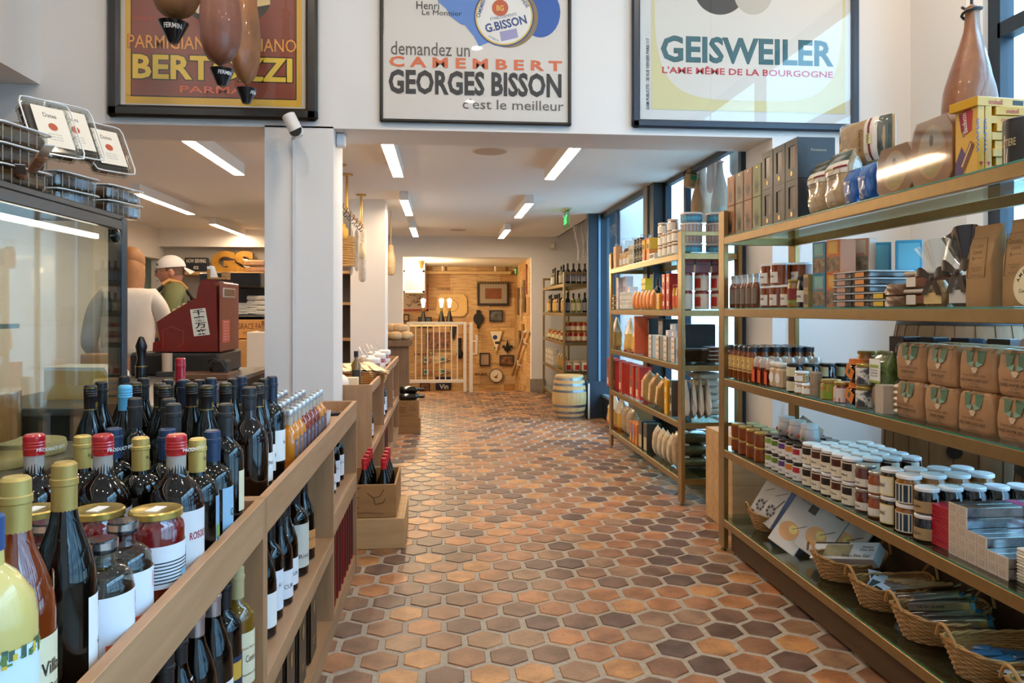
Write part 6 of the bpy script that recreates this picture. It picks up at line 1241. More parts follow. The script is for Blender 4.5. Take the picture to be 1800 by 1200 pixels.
for k, (x, y) in enumerate(((1.79, 2.97), (1.85, 2.86))):
 for j in (0, 1): put('ng_l', 'nougat_box', 'light blue carton lit by the window behind the flat trays, %s column, %s' % (('left', 'right')[k], ('lower', 'upper')[j]), 'box', (x, y, z + .137 * j), -30, 'light blue cartons', None, (1.1, 1, .95))
def tray(kind, tag_):
 a = MB(); a.box(-.06, -.085, .002, .06, .085, .022, M('#2c1812', .3, coat=.4), .004); b_ = MB(); b_.box(-.064, -.089, .021, .064, .089, .027, M('#b9bfc6', .2, coat=.6), .003); c = MB(); c.box(-.062, -.087, 0, .062, .087, .022, glassm('#f1ece6', 1.4, .05), .004)
 p = MB(); p.box(-.03, -.0885, .004, .03, -.087, .02, M(tag_, .5)); defk(kind, [('quince_paste', a), ('plastic_lid', b_), ('plastic_tray', c), ('tag', p)])
tray('tray_p', '#b58a78'); tray('tray_o', '#cf8438'); tray('tray_y', '#d9b223')
for k in range(5):
 for kn, cn, y, x in (('tray_p', 'pink', 2.815, 1.632), ('tray_o', 'orange', 2.685, 1.632), ('tray_o', 'orange', 2.75, 1.815)):
  put(kn, 'paste_tray', 'flat %s paste tray with %s tag, %s from the bottom' % ('rear' if x > 1.7 else 'front', cn, ORD[k]), 'tray', (x, y, z + .0272 * k), -90, 'flat paste trays')
for k in range(2): put('tray_y', 'paste_tray', 'flat tray of dark paste with yellow tag, %s of two' % ('lower', 'upper')[k], 'tray', (1.628, 2.556, z + .0272 * k), -90, 'flat paste trays')
a = pouchmb(.09, .1, .04, M('#8a6a50', .3, coat=.6, hex2='#70523c', nscale=10), BRICK, p=.6, seed=4, wob=.05); defk('softpack', [('pack', a)]); row('softpack', 'soft_pack', 'soft brown pack beside the yellow tagged trays, %s of two', 'pack', 'soft brown packs', [(1.57, 2.455, z), (1.57, 2.455, z + .04)])
def rtub():
 a = MB(); a.box(-.065, -.055, .002, .065, .055, .046, M('#6b3214', .25, coat=.5), .01); b_ = MB(); b_.box(-.07, -.06, .044, .07, .06, .058, M('#c9b7a4', .25, coat=.5), .005); p = MB(); p.box(-.055, -.0562, .008, -.005, -.055, .04, M('#ddd3c2', .5)); defk('rtub', [('membrillo', a), ('lid', b_), ('paper_label', p)])
rtub(); row('rtub', 'paste_tub', 'rectangular amber tub with pale lid beside the cellophane bags, %s of two', 'tub', 'rectangular amber tubs', [(1.60, 2.345, z), (1.60, 2.345, z + .059)])
RIB = M('#40301f', .35, sheen=.4)
def cellobag(kind, fill, fan, labm):
 a = pouchmb(.08, .06, .085, fill, [(0, .9, .8), (.1, 1, 1), (.6, 1, 1), (1, .45, .4)], p=.7, seed=6); f = MB(); f.grid(lambda s_, t_: ((s_ - .5) * (.03 + .15 * t_), .008 * math.sin(s_ * 14) * (.3 + t_), .095 + .125 * t_ - .03 * (2 * s_ - 1) ** 2 * t_), 22, 8, fan)
 r_ = MB()
 for sx in (-1, 1):
  r_.grid(lambda s_, t_: (sx * (.004 + .055 * s_), -.034 - .012 * math.sin(s_ * 3.1), .092 + .02 * math.sin(s_ * 2.6) + (t_ - .5) * .03 * math.sin(.4 + s_ * 2.4)), 8, 4, RIB); r_.grid(lambda s_, t_: (sx * (.004 + .022 * s_) + (t_ - .5) * .02, -.038, .088 - .05 * s_), 6, 3, RIB)
 r_.ball((0, -.036, .092), (.009, .008, .009), RIB, 8, 6); l_ = MB(); l_.box(-.03, -.0325, .01, .03, -.0315, .045, labm); defk(kind, [('sweets', a), ('clear_film', f), ('ribbon', r_), ('paper_label', l_)])
cellobag('cello1', M('#b89a64', .4, coat=.5, hex2='#7d5c30', nscale=40, namt=.3, bump=.5, bscale=40), glassm('#e9ebe4', 3.0, .15), M('#d9b77a', .5)); cellobag('cello2', M('#2a2321', .3, coat=.6, hex2='#6b5c54', nscale=36, namt=.3, bump=.5, bscale=40), M('#3a2c28', .2, coat=.7), M('#cfc6bd', .5))
put('cello1', 'sweet_bag', 'gathered clear bag of pale sweets with brown ribbon', 'sweets', (1.575, 2.275, z), -70); put('cello2', 'sweet_bag', 'gathered bag of dark sweets with round pale label and brown ribbon', 'sweets', (1.60, 2.18, z), -80, None, None, (1.1, 1.1, 1.15))
KP = M('#a98357', .7, hex2='#9a7448', nscale=9, bump=.25, bscale=12)
def paperbag():
 w, d, h = .105, .085, .24; a = pouchmb(w, d, h, KP, GUSSET, p=.25, seed=8, wob=.012); y = -d / 2 - .002
 l_ = MB(); l_.tube([(-.036, y, .085), (.036, y, .085), (.036, y + .012, .2), (-.036, y + .012, .2)], .0009, M('#4a3624', .6), 4, closed=True); t_ = MB(); t_.smooth = False
 ax, ay = (1, 0, 0), (0, .09, 1)
 for s, zz, ww, hh in (('Chocolate', .172, .05, .013), ('Covered', .155, .036, .011), ('Raisins', .135, .042, .012), ('MILK CHOCOLATE', .112, .04, .004), ('AND FRUIT', .105, .03, .004), ('NET WT 8 OZ', .09, .045, .004)): t_.text(s, (-ww / 2, y + .002 - (.0 if zz < .12 else -.004), zz), ax, ay, ww, hh, M('#3a2a1c', .6), 0)
 defk('paperbag', [('paper_sack', a), ('label_frame', l_), ('lettering', t_)])
paperbag(); put('paperbag', 'paper_bag', 'brown paper sweet bag beside the dark ribbon bag', 'bag', (1.60, 2.085, z), -90, 'brown paper sweet bags'); put('paperbag', 'paper_bag', 'brown paper sweet bag nearest the round sign', 'bag', (1.615, 1.955, z), -90, 'brown paper sweet bags', None, (1, 1, 1.02)); put('paperbag', 'paper_bag', 'brown paper sweet bag standing behind two others', 'bag', (1.73, 2.06, z), -90, 'brown paper sweet bags')
t = root('round_sign', 'round cream card reading AMERICAN Confections at the shelf end', 'sign', (1.535, 1.858, z + .001)); T9 = Matrix.Rotation(R(-90), 4, 'Z') @ Matrix.Rotation(R(-4), 4, 'X')
a = MB(); a.lathe([(0, 0), (.056, 0), (.056, .002), (0, .002)], M('#e0cfa9', .6), 40, T9 @ Matrix.Translation((0, .0, .056)) @ Matrix.Rotation(R(90), 4, 'X')); part('card', a, t); a = MB()
for k in range(60): an = k / 60 * 6.283; a.lathe([(.0007, -.0026), (.0007, -.0021)], INK, 5, T9 @ Matrix.Translation((0, 0, .056)) @ Matrix.Rotation(R(90), 4, 'X') @ Matrix.Translation((.052 * math.cos(an), .052 * math.sin(an), .0045)))
part('dotted_border', a, t); a = MB(); a.smooth = False
for k, ch in enumerate('AMERICAN'):
 an = R(160 - k * 20); vs, fs, bb = textmesh(ch, .01); s_ = .011 / .7; out = []
 for x, y in vs: px, pz = (x - (bb[0] + bb[1]) / 2) * s_, y * s_ + .036; rx = px * math.sin(an) + pz * math.cos(an); rz_ = -px * math.cos(an) + pz * math.sin(an); out.append(T9 @ Vector((rx, -.0026, .056 + rz_)))
 a.add(out, fs, INK)
vs, fs, bb = textmesh('Confections', 0); sc_ = .07 / (bb[1] - bb[0]); a.add([T9 @ Vector(((x - (bb[0] + bb[1]) / 2) * sc_, -.0026, .036 + y * sc_)) for x, y in vs], fs, INK); part('lettering', a, t)
a = MB(); a.box(-.03, .0, 0, .03, .03, .05, M('#8a6a45', .5));
q = part('easel', MB().box(.003, -.03, 0, .03, .03, .05, M('#8a6a45', .5)), t)
# ================================================================ THIRD SHELF
z = Z1[2]
def honeyb():
 r, h = .0265, .175; a = MB(); a.lathe([(r * .9, 0), (r, .006), (r, h * .74), (r * .85, h * .8), (r * .85, h * .86)], M('#6b2f0c', .08, coat=.8, hex2='#8a4712', nscale=5), 16); c = MB(); c.lathe([(r * .95, h * .86), (r * .97, h * .98), (r * .85, h), (0, h)], M('#2b3038', .25, coat=.5), 16); p = MB(); p.arc(r + .0006, h * .26, h * .7, -165, -15, M('#cfa85c', .5), 12); e = MB()
 e.arc(r + .0011, h * .42, h * .62, -112, -68, M('#e0cf9a', .5), 6); e.arc(r + .0015, h * .47, h * .57, -98, -82, M('#2b231c', .5), 4); e.arc(r + .0011, h * .3, h * .34, -150, -30, M('#8a5a4a', .5), 8); defk('honeyb', [('bottle_body', a), ('cap', c), ('paper_label', p), ('bee_print', e, 2)])
honeyb()
for i in range(5):
 for j in range(6): put('honeyb', 'honey_bottle', 'amber honey bottle with bee label, %s from the far post, %s from the aisle' % (ORD[i], ORD[j]), 'bottle', (1.548 + .0585 * j, 3.92 - .064 * i, z), -90, 'amber honey bottles')
def tagb():
 r, h = .026, .135; a = MB(); a.lathe([(r * .9, 0), (r, .005), (r, h * .62)], M('#5c1f0a', .08, coat=.8), 14); d_ = MB(); d_.lathe([(r * .96, h * .62), (r * .96, h * .85), (r * .6, h * .97), (0, h)], M('#b9a79a', .08, coat=.8), 14); g = MB(); g.box(-.016, -r - .004, h * .08, .016, -r - .0025, h * .52, M('#d9541e', .45)); g.tube([(-.008, -r - .003, h * .52), (-.01, -r * .9, h * .8), (0, -r * .5, h * .98)], .0018, M('#d9541e', .45), 5); defk('tagb', [('bottle_body', a), ('dome', d_), ('orange_tag', g)])
tagb()
for i in range(2):
 for j in range(5): put('tagb', 'syrup_jar', 'orange tagged dome bottle, %s row toward the camera, %s from the aisle' % (ORD[i], ORD[j]), 'bottle', (1.545 + .065 * j, 3.585 - .066 * i, z), -90, 'orange tagged dome bottles')
put('tagb', 'syrup_jar', 'dome capped dark bottle left of the cream shakers', 'bottle', (1.545, 3.45, z), -90, None, None, (.9, .9, .95))
carton('shaker', .058, .055, .098, '#c7ab88', [], .012, .4, .3, extra=[('cap', MB().box(-.027, -.026, .098, .027, .026, .12, M('#d9d2c6', .4, coat=.3), .006)), ('round_label', MB().lathe([(0, 0), (.023, 0), (.023, .0006), (0, .0006)], LABW, 20, Matrix.Translation((0, -.0276, .05)) @ Matrix.Rotation(R(90), 4, 'X')))])
row('shaker', 'cream_shaker', 'cream square shaker with round white label, %s from the far post side', 'jar', 'cream shakers', [(1.545, 3.385, z), (1.545, 3.32, z)])
jar('blk2', .035, .062, '#1a1210', LIDB, M('#d2c9a6', .5), .22, lz=(.1, .95))
for k in range(2): row('blk2', 'dark_lid_jar', 'dark cream labelled jar near the shakers, %s layer, ' % ('lower', 'upper')[k] + '%s from the aisle', 'jar', 'dark lidded cream label jars', [(1.555 + .075 * j, 3.225, z + .0625 * k) for j in range(4)])
jar('clr2', .03, .048, '#8a5a2c', LIDW, LABW, .2, lz=(.2, .8), c2='#c79a5c'); row('clr2', 'small_jar', 'small amber jar with white lid before the flat tin, %s from the bottom', 'jar', 'small amber jars', [(1.545, 3.14, z + .0485 * k) for k in range(3 - 1)] + [(1.545, 3.075, z)])
carton('oldtin', .06, .03, .105, '#9a8a76', [('emblem_print', .2, .8, .35, .85, M('#5f564a', .5, hex2='#b5a68e', nscale=30))], .006, .35, .3, '#7d6d5a'); put('oldtin', 'flat_tin', 'flat grey printed tin left of the green and orange jar', 'tin', (1.54, 3.005, z), -90)
jar('org', .04, .082, '#a97a1c', LIDG, M('#7f9a2e', .5), .16, lz=(.08, .92), span=130, emb=(M('#d9782a', .5), .5, .92, 1, 1), txt=('mandarin', .7, .05, .01, M('#b8341c', .5))); put('org', 'marmalade_jar', 'gold lidded jar with orange and green label', 'jar', (1.56, 2.92, z), -90)
jar('pinkj', .034, .082, '#7d2c20', LIDG, M('#d9c9c2', .5), .16, lz=(.06, .85), span=120, emb=(M('#c0565c', .5), .06, .3, 1, 1)); put('pinkj', 'jam_jar', 'gold lidded jar with pink and white label before the orange tags', 'jar', (1.555, 2.82, z), -90)
def clothjar():
 r, h = .043, .088; a = MB(); a.lathe([(r * .7, 0), (r * .95, .012), (r, h * .4), (r * .85, h * .72), (r * .75, h * .78)], M('#2a0d0a', .08, coat=.8), 18); c = MB(); c.lathe([(r * .98, h * .76), (r * .9, h * .82), (r * .88, h * .98), (0, h)], M('#cf6a18', .7), 18); g = MB(); g.box(-.028, -.0005, -.021, .028, .0005, .021, M('#cf7526', .5), 0, Matrix.Translation((.012, -r - .006, h * .45)) @ Matrix.Rotation(R(28), 4, 'Y')); g.box(-.009, -.0012, -.008, .005, -.0005, .012, M('#4a4a2c', .5), 0, Matrix.Translation((.012, -r - .006, h * .45)) @ Matrix.Rotation(R(28), 4, 'Y')); defk('clothjar', [('jar_body', a), ('cloth_lid', c), ('hang_tag', g)])
clothjar(); row('clothjar', 'cloth_lid_jar', 'dark jar with orange cloth lid and tilted orange tag, %s of two from the bottom', 'jar', 'orange cloth lidded jars', [(1.575, 2.735, z), (1.575, 2.735, z + .0885)])
jar('spot', .031, .082, '#8a7a5c', LIDG, M('#dedad0', .5, hex2='#3a3a40', nscale=20, namt=.1), .14, lz=(.1, .95), span=120); row('spot', 'spotted_jar', 'slim jar with white spotted label beside the green bag, %s from the bottom', 'jar', 'white spotted jars', [(1.545, 2.65, z), (1.545, 2.65, z + .0825)])
jar('tallj', .037, .1, '#a5621c', LIDG, M('#d08a2c', .5), .12, lz=(.2, .8)); row('tallj', 'amber_jar', 'gold lidded amber jar rising behind the orange cloth lids, %s one', 'jar', 'amber jars behind the cloth lids', [(1.66, 2.83, z), (1.66, 2.83, z + .1005), (1.72, 2.72, z), (1.72, 2.72, z + .1005), (1.78, 2.62, z), (1.78, 2.62, z + .1005)])
a = pouchmb(.105, .07, .215, M('#3a4a22', .3, coat=.6, hex2='#6b7a3c', nscale=34, namt=.2), PILLOW, p=.5, seed=12); l_ = MB(); l_.box(-.033, -.042, .105, .033, -.039, .185, LABW); l_.box(-.033, -.043, .1, .033, -.0405, .108, M('#9aae4a', .5)); l_.box(-.026, -.0432, .155, .026, -.0415, .165, M('#9aae4a', .5)); w_ = MB(); w_.ball((.0, -.034, .05), (.03, .008, .042), M('#a58e80', .5, hex2='#8d7466', nscale=30), 14, 10); t_ = MB(); t_.smooth = False
for k, s in enumerate(('RAW ALMOND', 'NATURAL', 'FLOUR')): fronttext(t_, s, 0, .145 - .01 * k, .04, .006, -.0425)
defk('greenbag', [('pouch', a), ('paper_label', l_), ('window', w_), ('lettering', t_, 1)]); put('greenbag', 'green_pouch', 'green patterned pouch with white label left of the purple carton', 'pouch', (1.585, 2.585, z), -90)
carton('purp', .07, .075, .265, '#3b241f', [], txts=[('OLIO', .5, .72, .5, .03, LABW), ('EXTRA VERGINE', .5, .67, .6, .015, LABW), ('i', .5, .82, .06, .08, LABW)]); carton('navyb', .07, .075, .265, '#1c1d33', [], txts=[('G', .4, .83, .25, .06, LABW), ('EXTRA', .5, .7, .5, .03, M('#7d8096', .5))])
put('purp', 'tall_carton', 'tall dark brown carton behind the coffee bags', 'box', (1.68, 2.62, z), -80, 'tall dark cartons'); put('navyb', 'tall_carton', 'tall navy carton right of the dark brown one', 'box', (1.73, 2.535, z), -75, 'tall dark cartons'); put('navyb', 'tall_carton', 'tall navy carton farthest behind the coffee bags', 'box', (1.80, 2.45, z), -75, 'tall dark cartons'); put('purp', 'tall_carton', 'tall dark carton by the window side behind the coffee bags', 'box', (1.86, 2.36, z), -60, 'tall dark cartons')
carton('paleb', .05, .06, .1, '#b9aa96', []); put('paleb', 'pale_carton', 'pale carton with twisted clear sweets left of the coffee bags', 'box', (1.548, 2.515, z), -90)
a = MB()
for k in range(5): a.ball((.0, 0, .014 + .021 * k), (.028, .02, .012), M('#e0cfb0', .25, coat=.7, bump=.6, bscale=40), 10, 6)
solo('twisted_sweets', a, 'clear twist wrapped biscuits leaning by the first coffee bag', 'sweets', (1.57, 2.468, z))
KC = M('#ab8158', .55, coat=.25, hex2='#9c7049', nscale=7, bump=.5, bscale=9); GRN = M('#3c6647', .5, coat=.3)
def coffee(kind, name_, seed):
 w, d, h = .146, .11, .125; a = pouchmb(w, d, h, KC, BRICK, p=.28, seed=seed, wob=.014); y = -d / 2 - .0035; g = MB(); g.smooth = False
 def F(x, zz): return (x, y + (0 if zz < .1 else (zz - .1) * .32), zz)
 g.add([F(x, zz) for x, zz in ((-.04, .118), (-.005, .118), (-.012, .085), (-.03, .078))], [(0, 1, 2, 3)], GRN); g.add([F(x, zz) for x, zz in ((.005, .118), (.042, .118), (.034, .078), (.014, .085))], [(0, 1, 2, 3)], GRN); g.add([F(x, zz) for x, zz in ((-.03, .078), (-.008, .068), (-.002, .088))], [(0, 1, 2)], M('#7fa08a', .5)); g.add([F(x, zz) for x, zz in ((.034, .078), (.008, .068), (.002, .088))], [(0, 1, 2)], M('#7fa08a', .5))
 c = MB(); c.smooth = False; E = [(.014 * math.cos(R(k)), .064 + .005 * math.sin(R(k))) for k in range(0, 360, 30)]; c.add([(x, y - .0004, zz) for x, zz in E], [list(range(12))], M('#cdb596', .5)); c.add([(x, y - .0006, zz) for x, zz in ((-.012, .063), (.012, .063), (.006, .052), (-.006, .052))], [(0, 1, 2, 3)], M('#cdb596', .5))
 t_ = MB(); t_.smooth = False; fronttext(t_, 'Fresh Roasted Coffee', 0, .045, .09, .007, y - .0005, M('#4a3422', .6)); fronttext(t_, name_, 0, .03, min(.012 * len(name_) * .55, .11), .0085, y - .0005, INK, .01); fronttext(t_, 'NET WEIGHT', 0, .02, .03, .004, y - .0005); fronttext(t_, '10 OZ. (283G)', 0, .012, .045, .0055, y - .0005)
 f_ = MB(); f_.grid(lambda s_, q_: ((s_ - .5) * w * .96, -d / 2 * (.95 - .25 * q_) - .004 + .004 * math.sin(9 * s_), h * (.9 + .1 * q_)), 12, 5, glassm('#f7f2ea', 2.5, .08)); defk(kind, [('paper_bag', a), ('leaf_print', g), ('cup_print', c), ('lettering', t_), ('clear_wrap', f_)])
for i, s in enumerate(('DARK ROAST', 'HALF DARK & HALF LIGHT', 'SWISS WATER DECAF', 'LIGHT ROAST')): coffee('cof%d' % i, s, 20 + i)
for k, (zz, seq, x, lab) in enumerate(((z, (2, 0, 1, 2, 3), 1.60, 'lower front row'), (z + .1255, (0, 0, 1, 2, 3), 1.605, 'upper front row'), (z, (3, 1, 0, 2, 1), 1.725, 'lower rear row'), (z + .1255, (1, 3, 2, 0), 1.73, 'upper rear row'))):
 for i, q in enumerate(seq): put('cof%d' % q, 'coffee_bag', 'brown coffee bag with green leaves, %s, %s from the purple carton' % (lab, ORD[i]), 'coffee bag', (x, 2.395 - .158 * i, zz), -90 + random.uniform(-4, 4), 'brown coffee bags')
# ================================================================ FOURTH SHELF
z = Z1[1]
jar('hon', .036, .072, '#6b2c0c', LIDG, None, .16, c2='#8a4416', neck=.95); jar('hon2', .036, .072, '#231008', M('#b5c49a', .4), None, .16, neck=.95)
for k in range(2):
 for j in range(2): row('hon' if j == 0 or k == 0 else 'hon2', 'honey_jar', 'gold lidded honey jar, %s layer, %s row, ' % (('lower', 'upper')[k], ('front', 'rear')[j]) + '%s from the post', 'jar', 'gold lidded honey jars', [(1.555 + .08 * j, 3.87 - .098 * i, z + .0725 * k) for i in range(4)])
def lab(kind, patch): jar(kind, .033, .078, '#241014', LIDB, M('#dcd9d8', .5), .15, lz=(.05, .98), span=110, emb=(M(patch, .5), .55, .9, .2, .5), txt=('mermelada', .3, .04, .008))
for i, c_ in enumerate(('#7a9a3c', '#5c7a2c', '#5a3a7a', '#c2782c', '#a8283a')): lab('mer%d' % i, c_)
for k in range(2):
 for i in range(5):
  for j in range(4):
   if j > 1 and k == 0: continue
   put('mer%d' % i, 'jam_jar', ('black lidded jam jar, %s layer, %s from the honey jars, %s from the aisle' % (('lower', 'upper')[k], ORD[i], ORD[j])) if j < 2 else 'black lidded jam jar on the riser, %s from the honey jars, %s from aisle' % (ORD[i], ORD[j]), 'jar', (1.553 + .074 * j, 3.45 - .071 * i, z + (.0785 * k if j < 2 else .07)), -90, 'black lidded white label jam jars')
carton('riser', .15, .36, .068, '#2b2420', []); put('riser', 'display_riser', 'dark riser under the rear jam jars', 'riser', (1.74, 3.31, z), 0)
def pot():
 r, h = .043, .088; a = MB(); a.lathe([(r * .75, 0), (r * .98, .012), (r, h * .38), (r * .88, h * .66), (r * .72, h * .74)], M('#c5c0bf', .35, coat=.4, hex2='#a89a9c', nscale=14), 18); c = MB(); c.lathe([(r * .82, h * .74), (r * .84, h * .98), (0, h)], M('#d9dade', .4), 18); p = MB(); p.ball((-.012, -r * .93, h * .34), (.012, .005, .011), M('#b02a34', .4), 8, 6); p.ball((.014, -r * .93, h * .28), (.012, .004, .007), M('#4d7a3c', .4), 8, 6); defk('pot', [('pot_body', a), ('lid', c), ('strawberry_print', p)])
pot(); row('pot', 'jam_pot', 'white curvy jam pot standing on other jars, %s from the far post', 'jar', 'white curvy jam pots', [(1.60, 3.40, z + .158), (1.60, 3.29, z + .158), (1.60, 3.18, z + .158)])
jar('jam', .037, .09, '#3a1410', LIDW, M('#dcd3bd', .5), .14, lz=(.06, .95), span=105, emb=(M('#1f1614', .5), .55, .9, .1, .55), txt=('confiture', .35, .045, .009), neck=.94); jar('jam2', .037, .09, '#4a1a10', LIDW, M('#dcd3bd', .5), .14, lz=(.06, .95), span=105, emb=(M('#4a1f16', .5), .55, .9, .1, .55), txt=('confiture', .35, .045, .009), neck=.94)
for k in range(2):
 for i in range(5):
  for j in range(4): put('jam' if i % 2 == 0 else 'jam2', 'jam_jar', 'white lidded jam jar, %s layer, %s row, %s from the black lidded jars' % (('lower', 'upper')[k], ('front', 'second', 'third', 'rear')[j], ORD[i]), 'jar', (1.556 + .079 * j, 3.075 - .08 * i, z + .0905 * k), -90, 'white lidded cream label jam jars')
jar('brs', .036, .086, '#5c2410', LIDS, M('#d6cfc4', .5), .14, lz=(.12, .5), span=95, txt=('dulce', .3, .035, .008)); jar('brs2', .033, .082, '#8a4210', LIDS, M('#d6cfc4', .5), .14, lz=(.12, .5), span=95)
jar('crm', .038, .096, '#1c0f0b', LIDW, M('#d9b45a', .5), .13, lz=(.06, .86), span=66, emb=(M('#ddd6c2', .5), .1, .82, .9, .9), txt=('miel', .5, .03, .016)); jar('nvy', .041, .096, '#8a5410', LIDW, M('#d9d3bd', .5), .13, lz=(.06, .82), span=72, emb=(M('#1c3146', .5), .1, .78, .93, .93)); jar('krf', .038, .086, '#0f0b0a', LIDW, M('#a5875e', .5), .14, lz=(.1, .6), span=90, txt=('Fig Jam', .35, .04, .012))
for kn, y, ds, n in (('brs', 2.665, 'silver lidded caramel', 1), ('brs2', 2.585, 'slim silver lidded amber', 1), ('crm', 2.50, 'white lidded dark jar with yellow edged label', 4), ('nvy', 2.405, 'white lidded amber jar with navy crest label', 4)):
 hh = {'brs': .0865, 'brs2': .0825, 'crm': .0965, 'nvy': .0965}[kn]
 for k in range(2):
  for j in range(n): put(kn, 'preserve_jar', '%s%s, %s layer%s' % (ds, '' if 'jar' in ds else ' jar', ('lower', 'upper')[k], ', %s row from the aisle' % ORD[j] if n > 1 else ''), 'jar', (1.557 + .086 * j, y, z + hh * k), -90, 'tall preserve jars')
for k in range(2):
 for j in range(5): put('krf', 'fig_jar', 'white lidded black jam jar with kraft label, %s layer, %s from the aisle' % (('lower', 'upper')[k], ORD[j]), 'jar', (1.557 + .08 * j, 2.31, z + .0865 * k), -90, 'kraft label jam jars')
a = MB(); a.box(-.055, -.018, 0, .055, .018, .0078, M('#a8122c', .35, coat=.4), .002); b_ = MB(); b_.box(-.06, -.019, .001, -.054, .019, .0068, M('#e4d9d4', .4)); b_.box(.054, -.019, .001, .06, .019, .0068, M('#e4d9d4', .4)); defk('redbar', [('wrapper', a), ('foil_ends', b_)])
for k in range(16): put('redbar', 'chocolate_bar', 'thin red wrapped chocolate bar, %s from the bottom of the red stack' % ORD[k], 'chocolate', (1.572, 2.235, z + .0081 * k), -90, 'red wrapped bars', None, (.8, 1.3, 1))
def cbox(kind, stripe):
 a = MB(); a.box(-.018, -.12, .001, .018, .12, .029, M('#4a3a34', .4, hex2='#8a7f7c', nscale=24, namt=.3), .002); b_ = MB(); b_.box(-.0195, -.121, 0, .0195, .121, .0305, glassm('#e6eef2', 2.4, .05), .001); e = MB(); e.box(-.0195, -.1225, 0, .0195, -.12, .0305, M('#cbb9a6', .5)); t_ = MB(); t_.smooth = False
 for k in range(4): fronttext(t_, 'chocolate', 0, .024 - .005 * k, .026, .0026, -.1232)
 s_ = MB(); s_.box(-.0202, .06, -.0002, .0202, .095, .0312, M(stripe, .4)); defk(kind, [('bonbons', a), ('clear_box', b_), ('end_label', e), ('lettering', t_, 2), ('pink_band', s_)])
cbox('cbox', '#b8246e')
for c_, (y, n) in enumerate(((2.165, 5), (2.124, 5), (2.083, 3), (2.042, 3), (2.001, 2), (1.96, 2), (1.82, 3), (1.779, 3), (1.738, 3))):
 for k in range(n): put('cbox', 'bonbon_box', 'clear bonbon box with pink band, %s column from red bars, %s from bottom' % (ORD[c_], ORD[k]), 'box', (1.665, y, z + .0315 * k), -90, 'clear bonbon boxes')
a = MB(); a.box(-.05, -.035, 0, .05, .035, .0082, M('#d9cdb6', .3, coat=.5, bump=.4, bscale=30), .003); defk('whitebar', [('wrapper', a)])
for k in range(11): put('whitebar', 'chocolate_bar', 'flat white wrapped bar, %s from the bottom of the white stack' % ORD[k], 'chocolate', (1.60, 1.89, z + .0085 * k), -90 + (k % 3 - 1) * 2, 'white wrapped bars')
a = pouchmb(.15, .06, .18, M('#ddd0bf', .4, coat=.5, hex2='#c9b096', nscale=10), PILLOW, p=.55, seed=15); l_ = MB(); l_.grid(lambda s_, t_: (-.07 + .14 * s_, -.034 + .02 * max(0, t_ - .5), .12 + .035 * t_), 6, 4, M('#b8222a', .4)); l_.box(.01, -.036, .03, .07, -.03, .1, M('#dfe3e8', .4)); defk('nutbag', [('pouch', a), ('red_band', l_)]); put('nutbag', 'snack_pouch', 'white pouch with red band leaning behind the honey jars', 'pouch', (1.74, 3.62, z + .03), 0, None, (R(-22), R(22), R(-70)))
# ================================================================ BASKETS ON THE BOTTOM SHELF
z = Z1[0]; WK = M('#a87843', .55, hex2='#bf9054', nscale=14); WK2 = M('#96683a', .6, hex2='#b1834c', nscale=14)
def basket(L_=.31, W_=.21, h=.075):
 a = MB(); nw = 36
 def ring(t, amp, ph, n=nw): return [((L_ / 2 * (.74 + .26 * t) + amp * math.sin(k * math.pi + ph)) * math.cos(k / n * 6.2832), (W_ / 2 * (.74 + .26 * t) + amp * math.sin(k * math.pi + ph)) * math.sin(k / n * 6.2832), h * t + .028 * t * abs(math.cos(k / n * 6.2832)) ** 3 + .004) for k in range(n)]
 def wv(t, par): return [((L_ / 2 * (.74 + .26 * t) + (.0022 if (k + par) % 2 else -.0022)) * math.cos(k / nw * 6.2832), (W_ / 2 * (.74 + .26 * t) + (.0022 if (k + par) % 2 else -.0022)) * math.sin(k / nw * 6.2832), h * t + .028 * t * abs(math.cos(k / nw * 6.2832)) ** 3 + .004) for k in range(nw)]
 for j in range(13): a.tube(wv(j / 13, j), .0032, WK if j % 3 else WK2, 5, closed=True)
 b_ = MB(); st = MB()
 for k in range(0, nw, 2): an = k / nw * 6.2832; st.tube([(L_ / 2 * (.74 + .26 * t) * math.cos(an), W_ / 2 * (.74 + .26 * t) * math.sin(an), h * t + .028 * t * abs(math.cos(an)) ** 3 + .003) for t in (0, .5, 1)], .002, WK2, 4)
 for q in range(2): b_.tube([((L_ / 2 + .003 * math.cos(k * .9 + q * 3.1)) * math.cos(k / 60 * 6.2832), (W_ / 2 + .003 * math.cos(k * .9 + q * 3.1)) * math.sin(k / 60 * 6.2832), h + .028 * abs(math.cos(k / 60 * 6.2832)) ** 3 + .006 + .003 * math.sin(k * .9 + q * 3.1)) for k in range(60)], .0042, WK, 6, closed=True)
 f = MB(); f.lathe([(0, .002), (.37, .002), (.37, .006), (0, .006)], WK2, 28, None, None, L_, W_)
 ps = [('weave', a), ('stakes', st), ('rim', b_), ('bottom', f)]
 for sx in (-1, 1):
  hd_ = MB(); hd_.tube([(sx * (L_ / 2 + .002 + .012 * math.sin(k / 8 * 3.1416)), -.045 + .09 * k / 8, h + .03 + .05 * math.sin(k / 8 * 3.1416)) for k in range(9)], .005, WK, 6); ps.append(('handle', hd_))
 defk('basket', ps)
basket(); BK = []
